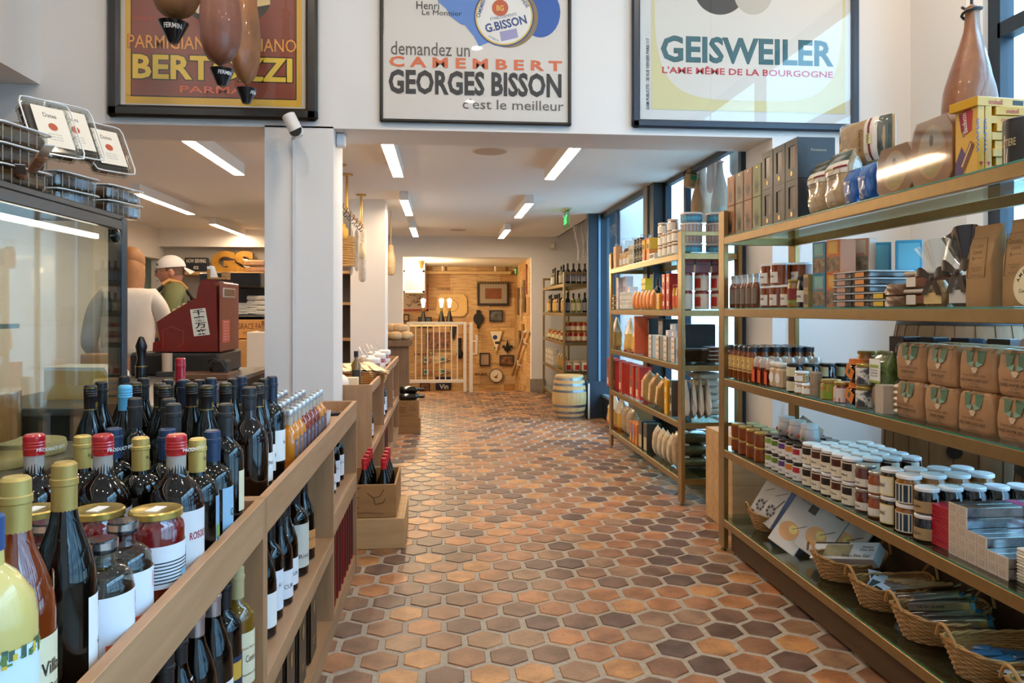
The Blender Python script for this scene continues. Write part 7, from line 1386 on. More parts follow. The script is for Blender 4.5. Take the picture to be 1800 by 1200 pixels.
for i, (u, v, lab_, sc) in enumerate(((1330, 925, 'wicker basket with white boxes at the far post', .9), (1452, 990, 'wicker basket holding the long fire gel carton', 1), (1525, 1035, 'wicker basket with tall loop handles and wood handled tools', 1), (1605, 1085, 'wicker basket piled with iridescent slim boxes', 1.05), (1690, 1140, 'wicker basket with blue tools inside', 1.05), (1770, 1190, 'wicker basket with white knife cards nearest the camera', 1.05))):
 Yc = (3.72, 3.02, 2.72, 2.44, 2.17, 1.90)[i]; put('basket', 'wicker_basket', lab_, 'basket', (1.69, Yc, z), 0, 'wicker baskets on the bottom shelf', None, (sc, sc, sc)); BK.append((1.69, Yc))
def knifebox(kind, w, d, h, pic):
 a = MB(); a.box(-w / 2, -d / 2, 0, w / 2, d / 2, h, M('#cfccc8', .4, coat=.2), .002); s_ = MB(); s_.box(w / 2 - .0005, -d / 2 + .001, .001, w / 2 + .0008, d / 2 - .001, h - .001, M('#9fabc9', .4)); q = MB(); q.smooth = False; y = -d / 2 - .0006
 if pic == 'cheese':
  E = [(.05 * math.cos(R(k)) - .01, .085 + .045 * math.sin(R(k))) for k in range(0, 360, 15)]; q.add([(x, y, zz) for x, zz in E], [list(range(24))], M('#dba973', .4)); q.add([(.005 + .022 * math.cos(R(k)), y - .0004, .1 + .02 * math.sin(R(k))) for k in range(0, 360, 20)], [list(range(18))], M('#e3cf7a', .4)); q.box(.012, y - .001, .21, .052, y, .25, M('#4a423c', .4)); q.tube([(.0, y, .1), (.05, y, .15)], .0022, M('#8a8a88', .4), 4)
  q.box(w / 2 + .0006, -d / 2 + .01, .12, w / 2 + .0014, d / 2 - .01, .19, M('#15161a', .4))
 else:
  q.add([(.035 * math.cos(R(k)), y, .075 + .035 * math.sin(R(k))) for k in range(0, 360, 20)], [list(range(18))], M('#a9a9ac', .4))
  for k in range(7): q.add([(.023 * math.cos(k * .9) + .008 * math.cos(R(j)), y - .0004, .075 + .023 * math.sin(k * .9) + .008 * math.sin(R(j))) for j in range(0, 360, 45)], [list(range(8))], M('#33343a', .4))
  q.tube([(.02, y, .1), (.045, y, .16)], .003, M('#5c5c60', .4), 4); q.tube([(-.02, y, .15), (.04, y, .2)], .002, M('#a08a84', .4), 4)
 t_ = MB(); t_.smooth = False; fronttext(t_, 'Cheese Knife' if pic == 'cheese' else 'EGG CUTTER', -.02, h * .9, .05, .009, y - .0005); defk(kind, [('carton', a), ('blue_side', s_), ('picture', q), ('lettering', t_)])
knifebox('kb_c', .15, .06, .27, 'cheese'); knifebox('kb_e', .105, .085, .235, 'egg')
for i, (x, y) in enumerate(((1.635, 3.79), (1.635, 3.67))): put('kb_e', 'gadget_box', 'white leaning box with a round cutter picture, %s from the far post' % ORD[i], 'box', (x, y, z + .03), 0, 'leaning gadget boxes', (R(-24), R(16), R(-78)))
put('kb_e', 'gadget_box', 'blue sided box behind the two round cutter boxes', 'box', (1.76, 3.68, z + .02), 0, 'leaning gadget boxes', (R(-15), R(12), R(-60)))
for i, (x, y) in enumerate(((1.60, 3.40), (1.68, 3.30), (1.76, 3.21), (1.82, 3.38))): put('kb_c', 'gadget_box', ('large white leaning box with a cheese plate picture in front', 'white and blue leaning knife box right behind the cheese plate picture', 'second white and blue leaning knife box behind the cheese plate picture', 'grey leaning box under the rail behind the cheese plate picture')[i], 'box', (x - .02, y, z + .002), 0, 'leaning gadget boxes', (R(-30), R(20), R(-62)))
carton('gel', .30, .05, .09, '#d3d6dc', [('red_dot', .05, .09, .12, .3, REDL), ('picture', .2, .62, .15, .85, M('#b8a878', .5, hex2='#6b6a66', nscale=8)), ('dark_band', 0, .55, .9, .99, INK)], txts=[('Swiss', .86, .72, .16, .13, INK), ('Fire Gel', .86, .55, .2, .13, INK), ('Swiss Fire Gel', .72, .2, .42, .17, INK)]); put('gel', 'fire_gel_box', 'long white Swiss Fire Gel carton lying in the second basket', 'box', (1.665, 3.02, z + .06), 0, None, (R(-52), R(-14), R(-62)))
# tools with wooden handles
for i in range(5):
 r0 = root('cheese_knife', 'wood handled cheese knife in the loop handled basket, %s from the back' % ORD[i], 'knife', (1.70 + .012 * i, 2.77 - .03 * i, z + .075 + .004 * i), 0, 'wood handled knives', (0, R(-14), R(-50 + 5 * i))); a = MB(); a.box(-.0, -.011, -.006, .12, .011, .006, woodm('#8a6a48', '#a5855c', 'X', 3), .004); part('handle', a, r0); a = MB(); a.box(-.1, -.01, -.001, 0, .01, .001, SILV); part('blade', a, r0)
for i in range(3):
 a = MB(); a.box(-.05, -.035, 0, .05, .035, .002, M('#b9c4d6', .4)); a.box(-.045, .0, .002, .02, .03, .0025, M('#2c3440', .4)); solo('price_card', a, 'small pale card in the loop handled basket, %s one' % ORD[i], 'card', (1.63 + .03 * i, 2.70 + .05 * i, z + .06 + .006 * i), 20 * i, 'cards in the loop handled basket', (R(10), R(-12), R(15 + 25 * i)))
IRI = bpy.data.materials.new('iridescent'); IRI.use_nodes = True; N, L = nt(IRI); b = N['Principled BSDF']; lw = N.new('ShaderNodeTexNoise'); lw.inputs['Scale'].default_value = 9; tc = N.new('ShaderNodeTexCoord'); L.new(tc.outputs['Object'], lw.inputs[0]); rp = N.new('ShaderNodeValToRGB'); cr = rp.color_ramp
for i, (p, h_) in enumerate([(0, '#5f8f9c'), (.3, '#8a8090'), (.45, '#9c9a94'), (.55, '#7fa08a'), (.65, '#c9b45a'), (.8, '#4a90c0'), (1, '#7a6fb0')]): e = cr.elements[i] if i < 2 else cr.elements.new(p); e.position = p; e.color = lin(h_)
L.new(lw.outputs[0], rp.inputs[0]); L.new(rp.outputs[0], b.inputs['Base Color']); b.inputs['Metallic'].default_value = .75; b.inputs['Roughness'].default_value = .22
a = MB(); a.box(-.1, -.013, 0, .1, .013, .026, IRI, .001); l_ = MB(); l_.smooth = False; l_.text('THE ART OF WINE', (-.07, -.0136, .009), (1, 0, 0), (0, 0, 1), .09, .008, INK, .01); f_ = MB(); f_.box(.1, -.013, .024, .122, .013, .026, IRI, 0, Matrix.Rotation(R(-12), 4, 'Y')); f_.box(.1, -.013, .002, .115, -.011, .024, M('#3f8fc4', .2, .7)); defk('iribox', [('carton', a), ('lettering', l_), ('open_flap', f_)])
for i in range(13): put('iribox', 'slim_box', 'iridescent slim box in the fourth basket, %s layer, %s from the back' % (('bottom', 'middle', 'top')[i // 5], ORD[i % 5]), 'box', (1.70 + .016 * (i % 3), 2.53 - .04 * (i % 5), z + .035 + .027 * (i // 5)), 0, 'iridescent slim boxes', (0, R(-16), R(-48 + 3 * (i % 4))))
for i in range(4):
 a = MB(); a.box(-.09, -.016, 0, .02, .016, .012, M('#2c6ea4', .3, coat=.4), .005); a.box(.02, -.01, .002, .11, .01, .01, M('#1f4f7c', .3, coat=.4), .003); solo('blue_tool', a, 'blue plastic tool in the fifth basket, %s from the far side' % ORD[i], 'tool', (1.71, 2.25 - .05 * i, z + .04 + .006 * i), 0, 'blue tools in the fifth basket', (0, R(-10), R(-50 + 22 * i)))
def card(lab_, x, y, zz, rot, txt, k):
 r0 = root('knife_card', lab_, 'card', (x, y, zz), 0, 'knife cards in the nearest basket', rot); a = MB(); a.box(-.11, -.06, 0, .11, .06, .002, M('#cfd6e2', .4)); part('card', a, r0); a = MB(); a.box(-.02, -.055, .002, .1, -.02, .008, M('#8fb6cf', .2, coat=.6), .003); a.tube([(.0, .0, .003), (.05, .035, .003), (.09, .02, .003)], .004, M('#c9b04a', .4), 4); part('clear_knife', a, r0); a = MB(); a.smooth = False; a.text(txt, (-.085, -.05, .0025), (0, 1, 0), (-1, 0, 0), .09, .016, REDINK, .01); part('lettering', a, r0)
card('white knife card with red lettering on top of the nearest basket', 1.66, 1.90, z + .11, (R(-18), R(-14), R(-32)), 'Our Angel Knife', 0); card('white knife card half under the top one in the nearest basket', 1.70, 1.98, z + .085, (R(-10), R(-12), R(-62)), 'Our Angel Knife', 1)
r0 = root('cheese_slicer', 'black handled slicer lying on the nearest basket', 'slicer', (1.75, 1.98, z + .135), 0, None, (0, R(-14), R(-40))); a = MB(); a.lathe([(.006, 0), (.011, .01), (.012, .09), (.008, .11), (0, .112)], M('#15161a', .4), 12, Matrix.Rotation(R(90), 4, 'Y')); part('handle', a, r0); a = MB(); a.box(-.1, -.02, -.001, 0, .02, .001, SILV); part('blade', a, r0)
# ================================================================ PRODUCTS ON THE MIDDLE UNIT
def yy(u, X=1.6): return at(u, 500, X=X).y
def s2(kind, name, label, cat, u, zi, x=1.62, dz=0., rz=-90, group=None, rot=None, scale=None, dy=0.):
 put(kind, name, label, cat, (x, yy(u, x) + dy, Z2[zi] + dz), rz, group, rot, scale)
def ck():
 a = MB(); a.lathe([(.045, .0), (.046, .17), (.03, .2), (0, .205)], M('#9a6438', .6, hex2='#6b3f20', nscale=24, bump=.5, bscale=30), 16); c = MB(); c.lathe([(.05, 0), (.05, .27), (0, .271)], glassm('#f2f2f0', 1.5, .06), 18); b_ = MB(); b_.lathe([(.0505, .03), (.0505, .14)], M('#b3201e', .4), 18); defk('cookie', [('cookies', a), ('clear_tube', c), ('red_band', b_)])
ck()
for i, u in enumerate((1090, 1104, 1119, 1134)): s2('cookie', 'cookie_tube', 'clear tube of brown cookies on the middle unit, %s from the far end' % ORD[i], 'cookies', u, 4, 1.76, group='clear cookie tubes')
jar('yb', .03, .15, '#b9921e', LIDG, M('#2a2118', .5), .12); s2('yb', 'oil_bottle', 'yellow bottle at the far top corner of the middle unit', 'bottle', 1078, 4, 1.6)
carton('tanbox', .1, .06, .2, '#c98a52', [('print', .1, .9, .05, .3, M('#e0c7a0', .5)), ('red_panel', .0, .3, 0, .7, REDL)]); s2('tanbox', 'cracker_carton', 'orange tan carton beside the yellow bottle on top', 'box', 1086, 4, 1.61)
jar('breads', .026, .12, '#c79a62', M('#d9c3a0', .6), LABW, .1, coat=.2);
for i, u in enumerate((1094, 1100, 1106)): s2('breads', 'breadstick_jar', 'slim tan jar on top of the middle unit, %s from the far end' % ORD[i], 'jar', u, 4, 1.605, group='slim tan jars')
jar('ccan', .04, .085, '#d8cdb6', LIDW, M('#b5a98e', .5), .1, coat=.2, neck=1.0);
for k in range(2): s2('ccan', 'cream_can', 'cream can on the middle unit top, %s' % ('lower', 'upper')[k], 'can', 1113, 4, 1.625, .086 * k, group='cream cans')
jar('bw', .024, .1, '#26231f', M('#2a2724', .4), M('#b9b2a0', .5, hex2='#26231f', nscale=30, namt=.1), .08, lz=(.02, .98), span=170, coat=.2, neck=1.0)
for i, u in enumerate((1119, 1124, 1129)):
 for k in range(2): s2('bw', 'spice_tin', 'black and white slim tin, %s from the far end, %s' % (ORD[i], ('lower', 'upper')[k]), 'tin', u, 4, 1.605, .101 * k, group='black and white slim tins')
carton('yt', .075, .075, .088, '#d9a21c', [('picture', .15, .85, .1, .5, M('#5c5548', .5)), ('red_band', 0, 1, .86, 1, REDL)]); carton('ot', .075, .075, .088, '#cf7a2c', [('picture', .1, .9, .15, .8, M('#d9c39a', .5, hex2='#a8402a', nscale=30))])
for i, u in enumerate((1139, 1147)): s2('ot', 'orange_carton', 'orange carton under a yellow one on the middle unit, %s' % ('far one', 'near one')[i], 'box', u, 4, 1.63, group='orange top cartons'); s2('yt', 'yellow_carton', 'yellow carton with red rim on an orange one, %s' % ('far one', 'near one')[i], 'box', u, 4, 1.63, .089, group='yellow top cartons')
carton('wb', .14, .05, .045, '#d8d0c4', [('picture', .1, .9, .2, .8, M('#6b5a50', .5))]); s2('wb', 'white_carton', 'low white carton in front of the jars on the middle unit', 'box', 1151, 4, 1.605)
jar('veg', .04, .085, '#a8602e', M('#d4c4bd', .4), M('#d9d3c8', .5), .16, c2='#6b7a3a', lz=(.1, .85), span=100, emb=(M('#4d8a6a', .5), .1, .85, .9, -.4))
for i, u in enumerate((1166, 1174, 1183, 1191)):
 for k in range(3 if i in (0, 2) else 2): s2('veg', 'vegetable_jar', 'pale lidded vegetable jar on top, %s from the far end, %s layer' % (ORD[i], ORD[k]), 'jar', u, 4, 1.62, .0855 * k, group='pale lidded vegetable jars')
jar('tuna', .074, .07, '#b06a4c', M('#dcd2c8', .45), M('#2f7f9c', .45), .2, lz=(.02, .98), span=100, lidr=1.06, neck=1.0, coat=.2, emb=(M('#4fa3bd', .45), .3, .7, .5, .6)); jar('tuna2', .074, .07, '#b06a4c', M('#dcd2c8', .45), M('#9aa0a4', .45), .2, lz=(.02, .98), span=100, lidr=1.06, neck=1.0, coat=.2)
for c_, x in enumerate((1.70, 1.88)):
 for k in range(4): put(('tuna', 'tuna2', 'tuna2', 'tuna')[k], 'tuna_tub', 'white lidded round tub, %s stack of the middle unit, %s from bottom' % (('aisle side', 'window side')[c_], ORD[k]), 'tub', (x, 5.06, Z2[4] + .0705 * k), -20, 'white lidded round tubs')
# second shelf
jar('sm', .022, .045, '#8a5a24', LIDG, LABW, .2)
for k in range(3): s2('sm', 'small_jar', 'tiny gold lidded jar stacked at the far post, %s from the bottom' % ORD[k], 'jar', 1079, 3, 1.6, .0455 * k, group='tiny stacked jars')
carton('wr', .085, .075, .1, '#d9cfd0', [('red_dots', .0, .2, 0, 1, M('#c94a2c', .5, hex2='#e0cfc4', nscale=40, namt=.2)), ('red_tab', .6, .75, .7, 1, REDL)]); jar('wcan', .042, .075, '#d3cbbd', LIDW, M('#dcd6cc', .5), .1, span=100, emb=(M('#2f6a94', .5), .1, .9, 1, -.4), coat=.2, neck=1.0)
for i, u in enumerate((1092, 1104, 1112)):
 for k in range(3 if i < 2 else 2): s2('wr', 'sugar_carton', 'white and red carton on the middle unit, %s column, %s from the bottom' % (ORD[i], ORD[k]), 'box', u, 3, 1.69, .101 * k, group='white and red cartons')
for i, u in enumerate((1098, 1108)):
 for k in range(2): s2('wcan', 'white_can', 'white can with blue stripe, %s stack, %s' % (ORD[i], ('lower', 'upper')[k]), 'can', u, 3, 1.61, .0755 * k, group='white blue striped cans')
a = pouchmb(.07, .05, .15, M('#d9a238', .4, coat=.4, hex2='#c9542a', nscale=16, stretch=(2, 2, .3)), PILLOW, p=.55, seed=2); defk('opack', [('pack', a)])
for i, u in enumerate((1117, 1123, 1130, 1136, 1142, 1149)): s2('opack', 'pasta_pack', 'yellow and orange pack on the middle unit, %s from the far end' % ORD[i], 'pack', u, 3, 1.615, group='yellow and orange packs')
carton('ytin', .12, .06, .05, '#cfb41c', [('blue_band', 0, 1, .0, .18, M('#1f3f6b', .4)), ('print', .15, .85, .35, .8, M('#e2d27a', .5))])
for k in range(2): s2('ytin', 'sardine_tin', 'flat yellow tin with blue edge on the packs, %s' % ('lower', 'upper')[k], 'tin', 1137, 3, 1.66, .152 + .0505 * k, group='flat yellow tins')
bottle('vin', .24, .032, 'bord', DG_, BLKC, M('#c99a3a', .5), (.1, .45))
for i, u in enumerate((1157, 1169)): s2('vin', 'vinegar_bottle', 'black bottle with gold label on the middle unit, %s one' % ('far', 'near')[i], 'bottle', u, 3, 1.66, group='black gold label bottles')
carton('yb2', .07, .05, .12, '#d99a1c', [('print', .2, .8, .2, .7, M('#e3cfae', .5, hex2='#a8402a', nscale=40))]); s2('yb2', 'yellow_carton', 'yellow carton before the black gold label bottles', 'box', 1162, 3, 1.605); carton('rdb', .07, .07, .085, '#a82a22', [('emblem', .3, .7, .3, .7, M('#e0d3c0', .5))])
for i, u in enumerate((1174, 1182)):
 for k in range(3): s2('rdb', 'red_carton', 'red carton with white emblem, %s column, %s from the bottom' % (('far', 'near')[i], ORD[k]), 'box', u, 3, 1.63, .0855 * k, group='red emblem cartons')
jar('ybt', .03, .17, '#b9821c', M('#8a2a1c', .4), M('#c9542a', .5), .12);
for i, u in enumerate((1190, 1196)): s2('ybt', 'sauce_bottle', 'orange labelled sauce bottle by the near post, %s one' % ('far', 'near')[i], 'bottle', u, 3, 1.615, group='orange sauce bottles')
jar('redcan', .05, .125, '#a99a84', M('#7d1f1c', .35, coat=.3), M('#c9bfae', .4), .14, lz=(.03, .97), span=80, emb=(M('#b02a22', .4), .2, .8, 1, -.35), neck=1.0, coat=.2); carton('brick', .1, .06, .055, '#5f1a1c', [('print', .1, .9, .1, .9, M('#7a2a28', .4))])
for j, x in enumerate((1.655, 1.77, 1.885)):
 for k in range(2): put('redcan', 'coffee_can', 'red lidded can at the middle unit end, %s from the aisle, %s' % (ORD[j], ('lower', 'upper')[k]), 'can', (x, 5.05, Z2[3] + .1255 * k), 0, 'red lidded cans')
 for k in range(2): put('brick', 'coffee_brick', 'dark red brick pack on the red lidded cans, %s from the aisle, %s' % (ORD[j], ('lower', 'upper')[k]), 'pack', (x, 5.05, Z2[3] + .2515 + .0555 * k), 0, 'dark red brick packs')
# third shelf
PAS = M('#d9b04a', .5, coat=.5, hex2='#c9903a', nscale=22, bump=.6, bscale=24); PBAG = M('#e4d8c4', .4, coat=.5, hex2='#d9bd94', nscale=7, bump=.3, bscale=12)
a = pouchmb(.17, .1, .16, PAS, [(0, .9, .8), (.15, 1, 1), (1, .9, .85)], p=.6, seed=1); b_ = pouchmb(.165, .095, .14, PBAG, [(0, .98, .98), (.5, .7, .5), (.9, .4, .2), (1, .5, .1)], p=.6, seed=5); tmesh(b_, Matrix.Translation((0, 0, .15))); c = MB(); c.tube([(-.085, -.01, .012), (0, -.055, .006), (.085, -.01, .012)], .008, M('#b02a22', .4), 6); defk('pasta', [('pasta', a), ('paper_top', b_), ('red_base', c)])
for i, u in enumerate((1084, 1108, 1122)): s2('pasta', 'pasta_bag', 'bag of golden pasta on the middle unit, %s from the far post' % ORD[i], 'pasta', u, 2, 1.66, group='golden pasta bags', scale=(.95, 1, 1.0 if i < 2 else .9))
carton('book', .03, .2, .31, '#c9542a', [('spine', 0, .35, 0, 1, M('#d99a3a', .5))]); s2('book', 'orange_box', 'tall slim orange box left of the black picture boxes', 'box', 1136, 2, 1.69)
carton('cat', .145, .12, .145, '#17171b', [('picture', .15, .85, .12, .88, M('#b5b9bc', .4)), ('cat_shape', .5, .75, .12, .7, M('#17181c', .4)), ('cat_head', .55, .7, .6, .82, M('#17181c', .4))]); carton('cat2', .145, .12, .145, '#8f8f8e', [('picture', .1, .9, .1, .9, M('#9d9c9a', .5, hex2='#7a7a78', nscale=14))])
for i, u in enumerate((1150, 1174)): s2('cat2', 'picture_box', 'grey picture box under the black one, %s' % ('far one', 'near one')[i], 'box', u, 2, 1.76, group='grey picture boxes'); s2('cat', 'picture_box', 'black box with a sitting cat picture, %s' % ('far one', 'near one')[i], 'box', u, 2, 1.76, .1455, group='black cat picture boxes')
carton('truf', .1, .07, .085, '#d9d3c8', [('side', .8, 1, 0, 1, M('#24283a', .4)), ('seal', .2, .3, .6, .75, INK), ('seal', .55, .65, .6, .75, INK), ('picture', .2, .6, .1, .3, M('#c99a6a', .5))])
for i, u in enumerate((1151, 1164, 1178, 1192)):
 for k in range(2): s2('truf', 'white_carton', 'white carton with black seals, %s column from the far side, %s' % (ORD[i], ('lower', 'upper')[k]), 'box', u, 2, 1.62, .0855 * k, group='white black sealed cartons')
carton('pl', .13, .06, .045, '#9fabc2', [('label', .1, .4, .2, .8, LABW)])
for i, (u, dz) in enumerate(((1182, .172), (1192, .172), (1190, .2175))): s2('pl', 'blue_carton', 'flat light blue carton on the white ones, %s' % ('far one', 'near one', 'topmost one')[i], 'box', u, 2, 1.63, dz, group='flat light blue cartons')
carton('blackbox', .26, .2, .26, '#15171c', []); put('blackbox', 'black_crate', 'big black box at the near end of the third shelf', 'box', (1.80, 5.32, Z2[2]), 0)
for k in range(4): put('tray_p', 'sweet_tray', 'clear tray of dark sweets at the unit end, %s from the bottom' % ORD[k], 'tray', (1.885, 5.07, Z2[2] + .0275 * k + .0), 90, 'dark sweet trays', None, (1.1, .85, 1))
for k in range(3): put('tray_p', 'sweet_tray', 'clear tray of dark sweets leaning at the unit end, %s from the aisle' % ORD[k], 'tray', (1.66 + .045 * k, 5.04, Z2[2] + .045), 0, 'dark sweet trays', (0, R(62), R(90)), (.8, .7, 1))
# fourth shelf
carton('redp', .13, .1, .27, '#b82a1c', [('picture', .12, .55, .08, .3, M('#e0cfae', .5)), ('picture', .12, .6, .32, .6, M('#4a443e', .5, hex2='#7a726a', nscale=20)), ('picture', .12, .6, .66, .94, M('#4a443e', .5, hex2='#7a726a', nscale=20))])
for i, u in enumerate((1078, 1089, 1100, 1120, 1131)): s2('redp', 'red_carton', 'tall red and black printed carton, %s from the far post' % ORD[i], 'box', u, 1, 1.66, group='tall red printed cartons')
carton('redth', .022, .1, .27, '#c2301e', [('spine', .2, .8, .05, .95, M('#3a1c18', .4))])
for i, u in enumerate((1107, 1110, 1113)): s2('redth', 'red_carton', 'thin red carton between the tall red ones, %s from the far side' % ORD[i], 'box', u, 1, 1.66, group='thin red cartons')
a = pouchmb(.06, .12, .25, M('#b98a52', .4, coat=.6, hex2='#a87a44', nscale=9), PILLOW, p=.45, seed=6); b_ = MB(); b_.box(-.022, -.062, .04, .022, -.056, .17, M('#d9ba84', .5)); b_.box(-.018, -.063, .1, .018, -.0565, .104, REDL); defk('bst', [('pack', a), ('paper_label', b_)])
for i, u in enumerate((1141, 1153, 1165)): s2('bst', 'breadstick_pack', 'tan breadstick pack leaning on the middle unit, %s from the far side' % ORD[i], 'pack', u, 1, 1.65, .01, group='tan breadstick packs', rot=(0, R(6 + 8 * i), R(-90)))
carton('yp', .07, .1, .24, '#d9a01c', [('dots', .2, .5, .3, .45, M('#e9dcb4', .5)), ('dots', .3, .6, .65, .8, M('#e9dcb4', .5))]); carton('dp', .06, .1, .25, '#3c3a36', [('dots', .3, .7, .15, .35, M('#cfc9b8', .5)), ('dots', .3, .7, .6, .8, M('#cfc9b8', .5))]); s2('yp', 'yellow_carton', 'yellow spotted pack right of the breadsticks', 'box', 1182, 1, 1.64); s2('dp', 'grey_carton', 'dark spotted pack by the near post of the middle unit', 'box', 1191, 1, 1.64)
CLO = M('#cdc3b4', .85, hex2='#b9ad9c', nscale=6, bump=.4, bscale=10); a = pouchmb(.22, .06, .26, CLO, [(0, .95, .4), (.15, 1, 1), (.6, 1, .9), (.9, .95, .3), (1, .9, .2)], p=.6, seed=7, wob=.05); defk('cloth', [('cloth_bag', a)])
for k in range(6): put('cloth', 'cloth_bag', 'flat white cloth bag in the pile at the unit end, %s from the bottom' % ORD[k], 'cloth bag', (1.87, 5.14, Z2[1] + .028 + .05 * k), 0, 'white cloth bags', (R(90), 0, R(180 + 4 * (k % 3))), (.8, 1, .9))
for k in range(4): put('cloth', 'cloth_bag', 'white cloth bag leaning at the unit end, %s from the aisle' % ORD[k], 'cloth bag', (1.66 + .05 * k, 5.05, Z2[1] + .01), 0, 'white cloth bags', (0, R(14), R(78)), (.9, .8, .95))
carton('graybin', .3, .2, .03, '#4a4d52', []); put('graybin', 'grey_tray', 'flat grey tray on the cloth bag pile', 'tray', (1.84, 5.2, Z2[1] + .335), 0)
# bottom shelf
for i, u in enumerate((1080, 1093)): s2('pasta', 'pasta_bag', 'clear bag of pasta on the bottom of the middle unit, %s one' % ('far', 'near')[i], 'pasta', u, 0, 1.68, group='bottom pasta bags', scale=(1.3, 1.3, 1.0))
a = pouchmb(.16, .1, .24, M('#b39a78', .5, coat=.5, hex2='#8d7453', nscale=26, bump=.7, bscale=26), PILLOW, p=.6, seed=9, wob=.05); defk('noodle', [('noodles', a)])
for i, u in enumerate((1103, 1112)): s2('noodle', 'noodle_bag', 'bag of curly brown noodles on the bottom shelf, %s one' % ('far', 'near')[i], 'noodles', u, 0, 1.67, group='curly noodle bags')
carton('obx', .05, .1, .17, '#d9742a', [('blue', .0, .5, .2, .9, M('#2f6fae', .5)), ('yellow', .5, 1, .1, .4, M('#d9b83a', .5))]); carton('kbx', .1, .12, .22, '#26251f', [('label', .1, .9, .05, .5, M('#b9ac8c', .5))])
for i, u in enumerate((1118, 1123, 1128)): s2('obx', 'orange_carton', 'orange and blue carton on the bottom shelf, %s from the far side' % ORD[i], 'box', u, 0, 1.64, group='orange and blue cartons')
carton('cardb', .2, .2, .25, '#a3713f', []); s2('cardb', 'cardboard_box', 'open brown cardboard box behind the orange and blue cartons', 'box', 1128, 0, 1.82)
for i, u in enumerate((1138, 1147)): s2('kbx', 'black_carton', 'black carton with pale label on the bottom shelf, %s one' % ('far', 'near')[i], 'box', u, 0, 1.65, group='black bottom cartons')
a = pouchmb(.08, .08, .24, M('#d6ccb8', .4, coat=.6, hex2='#b99a68', nscale=12), PILLOW, p=.5, seed=11, wob=.05); defk('rice', [('pack', a)])
for i, u in enumerate((1154, 1163, 1171, 1180)): s2('rice', 'rice_pack', 'pale pack leaning on the bottom shelf, %s from the far side' % ORD[i], 'pack', u, 0, 1.65, .01, group='pale bottom packs', rot=(0, R(18), R(-90)), scale=(1, 1, .92))
s2('noodle', 'noodle_bag', 'white paper topped bag at the near post bottom', 'bag', 1192, 0, 1.66, scale=(.7, .8, 1.05)); a = pouchmb(.2, .08, .2, M('#3c3f2a', .35, coat=.6, hex2='#5c5f40', nscale=40, bump=.5, bscale=40), PILLOW, p=.55, seed=14); b_ = MB(); b_.box(-.085, -.046, .02, -.05, -.035, .17, LABW); defk('tea', [('pack', a), ('paper_label', b_)])
for k in range(3): put('tea', 'herb_pack', 'clear pack of dark dried herbs, %s of the pile at the unit end' % ('lowest', 'middle', 'topmost')[k], 'herbs', (1.77, 5.14, Z2[0] + .045 + .085 * k), 0, 'dried herb packs', (R(-90), 0, 0), (1, 1, .9))
a = pouchmb(.24, .05, .14, M('#b5541c', .4, coat=.5, hex2='#4a4a24', nscale=5), PILLOW, p=.6, seed=17); defk('pump', [('pack', a)]); put('pump', 'orange_pack', 'orange and green pack above the herb packs', 'pack', (1.82, 5.36, Z2[0] + .1), 0)
crate('upper pale crate on the floor between the two near shelving units', 1.66, 4.22, .281, 2.0, 4.66, .56, CR2, closed=True); crate('lower pale crate on the floor between the two near shelving units', 1.66, 4.22, .002, 2.0, 4.66, .28, CR2, closed=True)
# ================================================================ FAR UNIT AND SMALL BARREL
bottle('oil', .26, .033, 'bord', DG_, BLKC, M('#8d8f9a', .5), (.1, .5)); bottle('oilg', .25, .032, 'bord', M('#6b6a1c', .1, coat=.6), BLKC, M('#cfc89a', .5), (.1, .5)); bottle('oily', .25, .035, 'bord', M('#a87a14', .1, coat=.6), BLKC, M('#d9a83a', .5), (.1, .55))
carton('dtin', .08, .08, .2, '#3a2f29', [('print', .1, .9, .1, .9, M('#4a3c34', .5))]); jar('bj', .042, .13, '#8a2418', LIDG, M('#d9c9a6', .5), .12, c2='#a83a20'); jar('gj', .04, .1, '#8a7a2c', LIDG, M('#b9b06a', .5), .14, c2='#c9b04a'); jar('mayo', .05, .13, '#d9d2c4', M('#c9a58a', .5), M('#b82a22', .5), .12, lz=(.15, .7), span=35, coat=.3); carton('wtub', .09, .09, .075, '#dcd3c0', [('dark_edge', 0, 1, .82, .95, INK)])
a = pouchmb(.1, .07, .2, M('#c9a24a', .4, coat=.5, hex2='#7a5a2c', nscale=16), PILLOW, p=.55, seed=21); defk('fpack', [('pack', a)])
def far_row(kinds, z, ys, x, name, base, cat):
 for i, y in enumerate(ys): put(kinds[i % len(kinds)], name, base + ', %s from the near side' % ORD[i], cat, (x, y, z), -90, base)
def far_end(kinds, z, xs, y, name, base, cat):
 for i, x in enumerate(xs): put(kinds[i % len(kinds)], name, base + ', %s from the aisle' % ORD[i], cat, (x, y, z), 0, base)
ys = [9.95 + .19 * i for i in range(8)]; xs = [1.61 + .075 * i for i in range(5)]
far_end(['oil'], Z3[4], xs, 9.68, 'oil_bottle', 'dark bottle at the near top end of the far unit', 'bottle'); far_row(['oil', 'oilg', 'dtin', 'dtin'], Z3[4], ys[:6], 1.6, 'oil_bottle', 'bottle or tin along the top of the far unit', 'bottle')
far_end(['oil', 'oilg', 'oilg', 'oil', 'oil'], Z3[3], xs, 9.68, 'oil_bottle', 'oil bottle at the near end of the second far shelf', 'bottle'); far_row(['oily', 'dtin', 'oil', 'oily'], Z3[3], ys, 1.6, 'oil_bottle', 'yellow or dark bottle along the second far shelf', 'bottle')
far_end(['bj'], Z3[2], xs[:4], 9.68, 'sauce_jar', 'red sauce jar at the near end of the third far shelf', 'jar'); far_end(['bj'], Z3[2] + .131, xs[:4], 9.7, 'sauce_jar', 'red sauce jar of the upper layer on the third far shelf', 'jar'); far_row(['bj', 'gj'], Z3[2], ys, 1.6, 'sauce_jar', 'red or green jar along the third far shelf', 'jar')
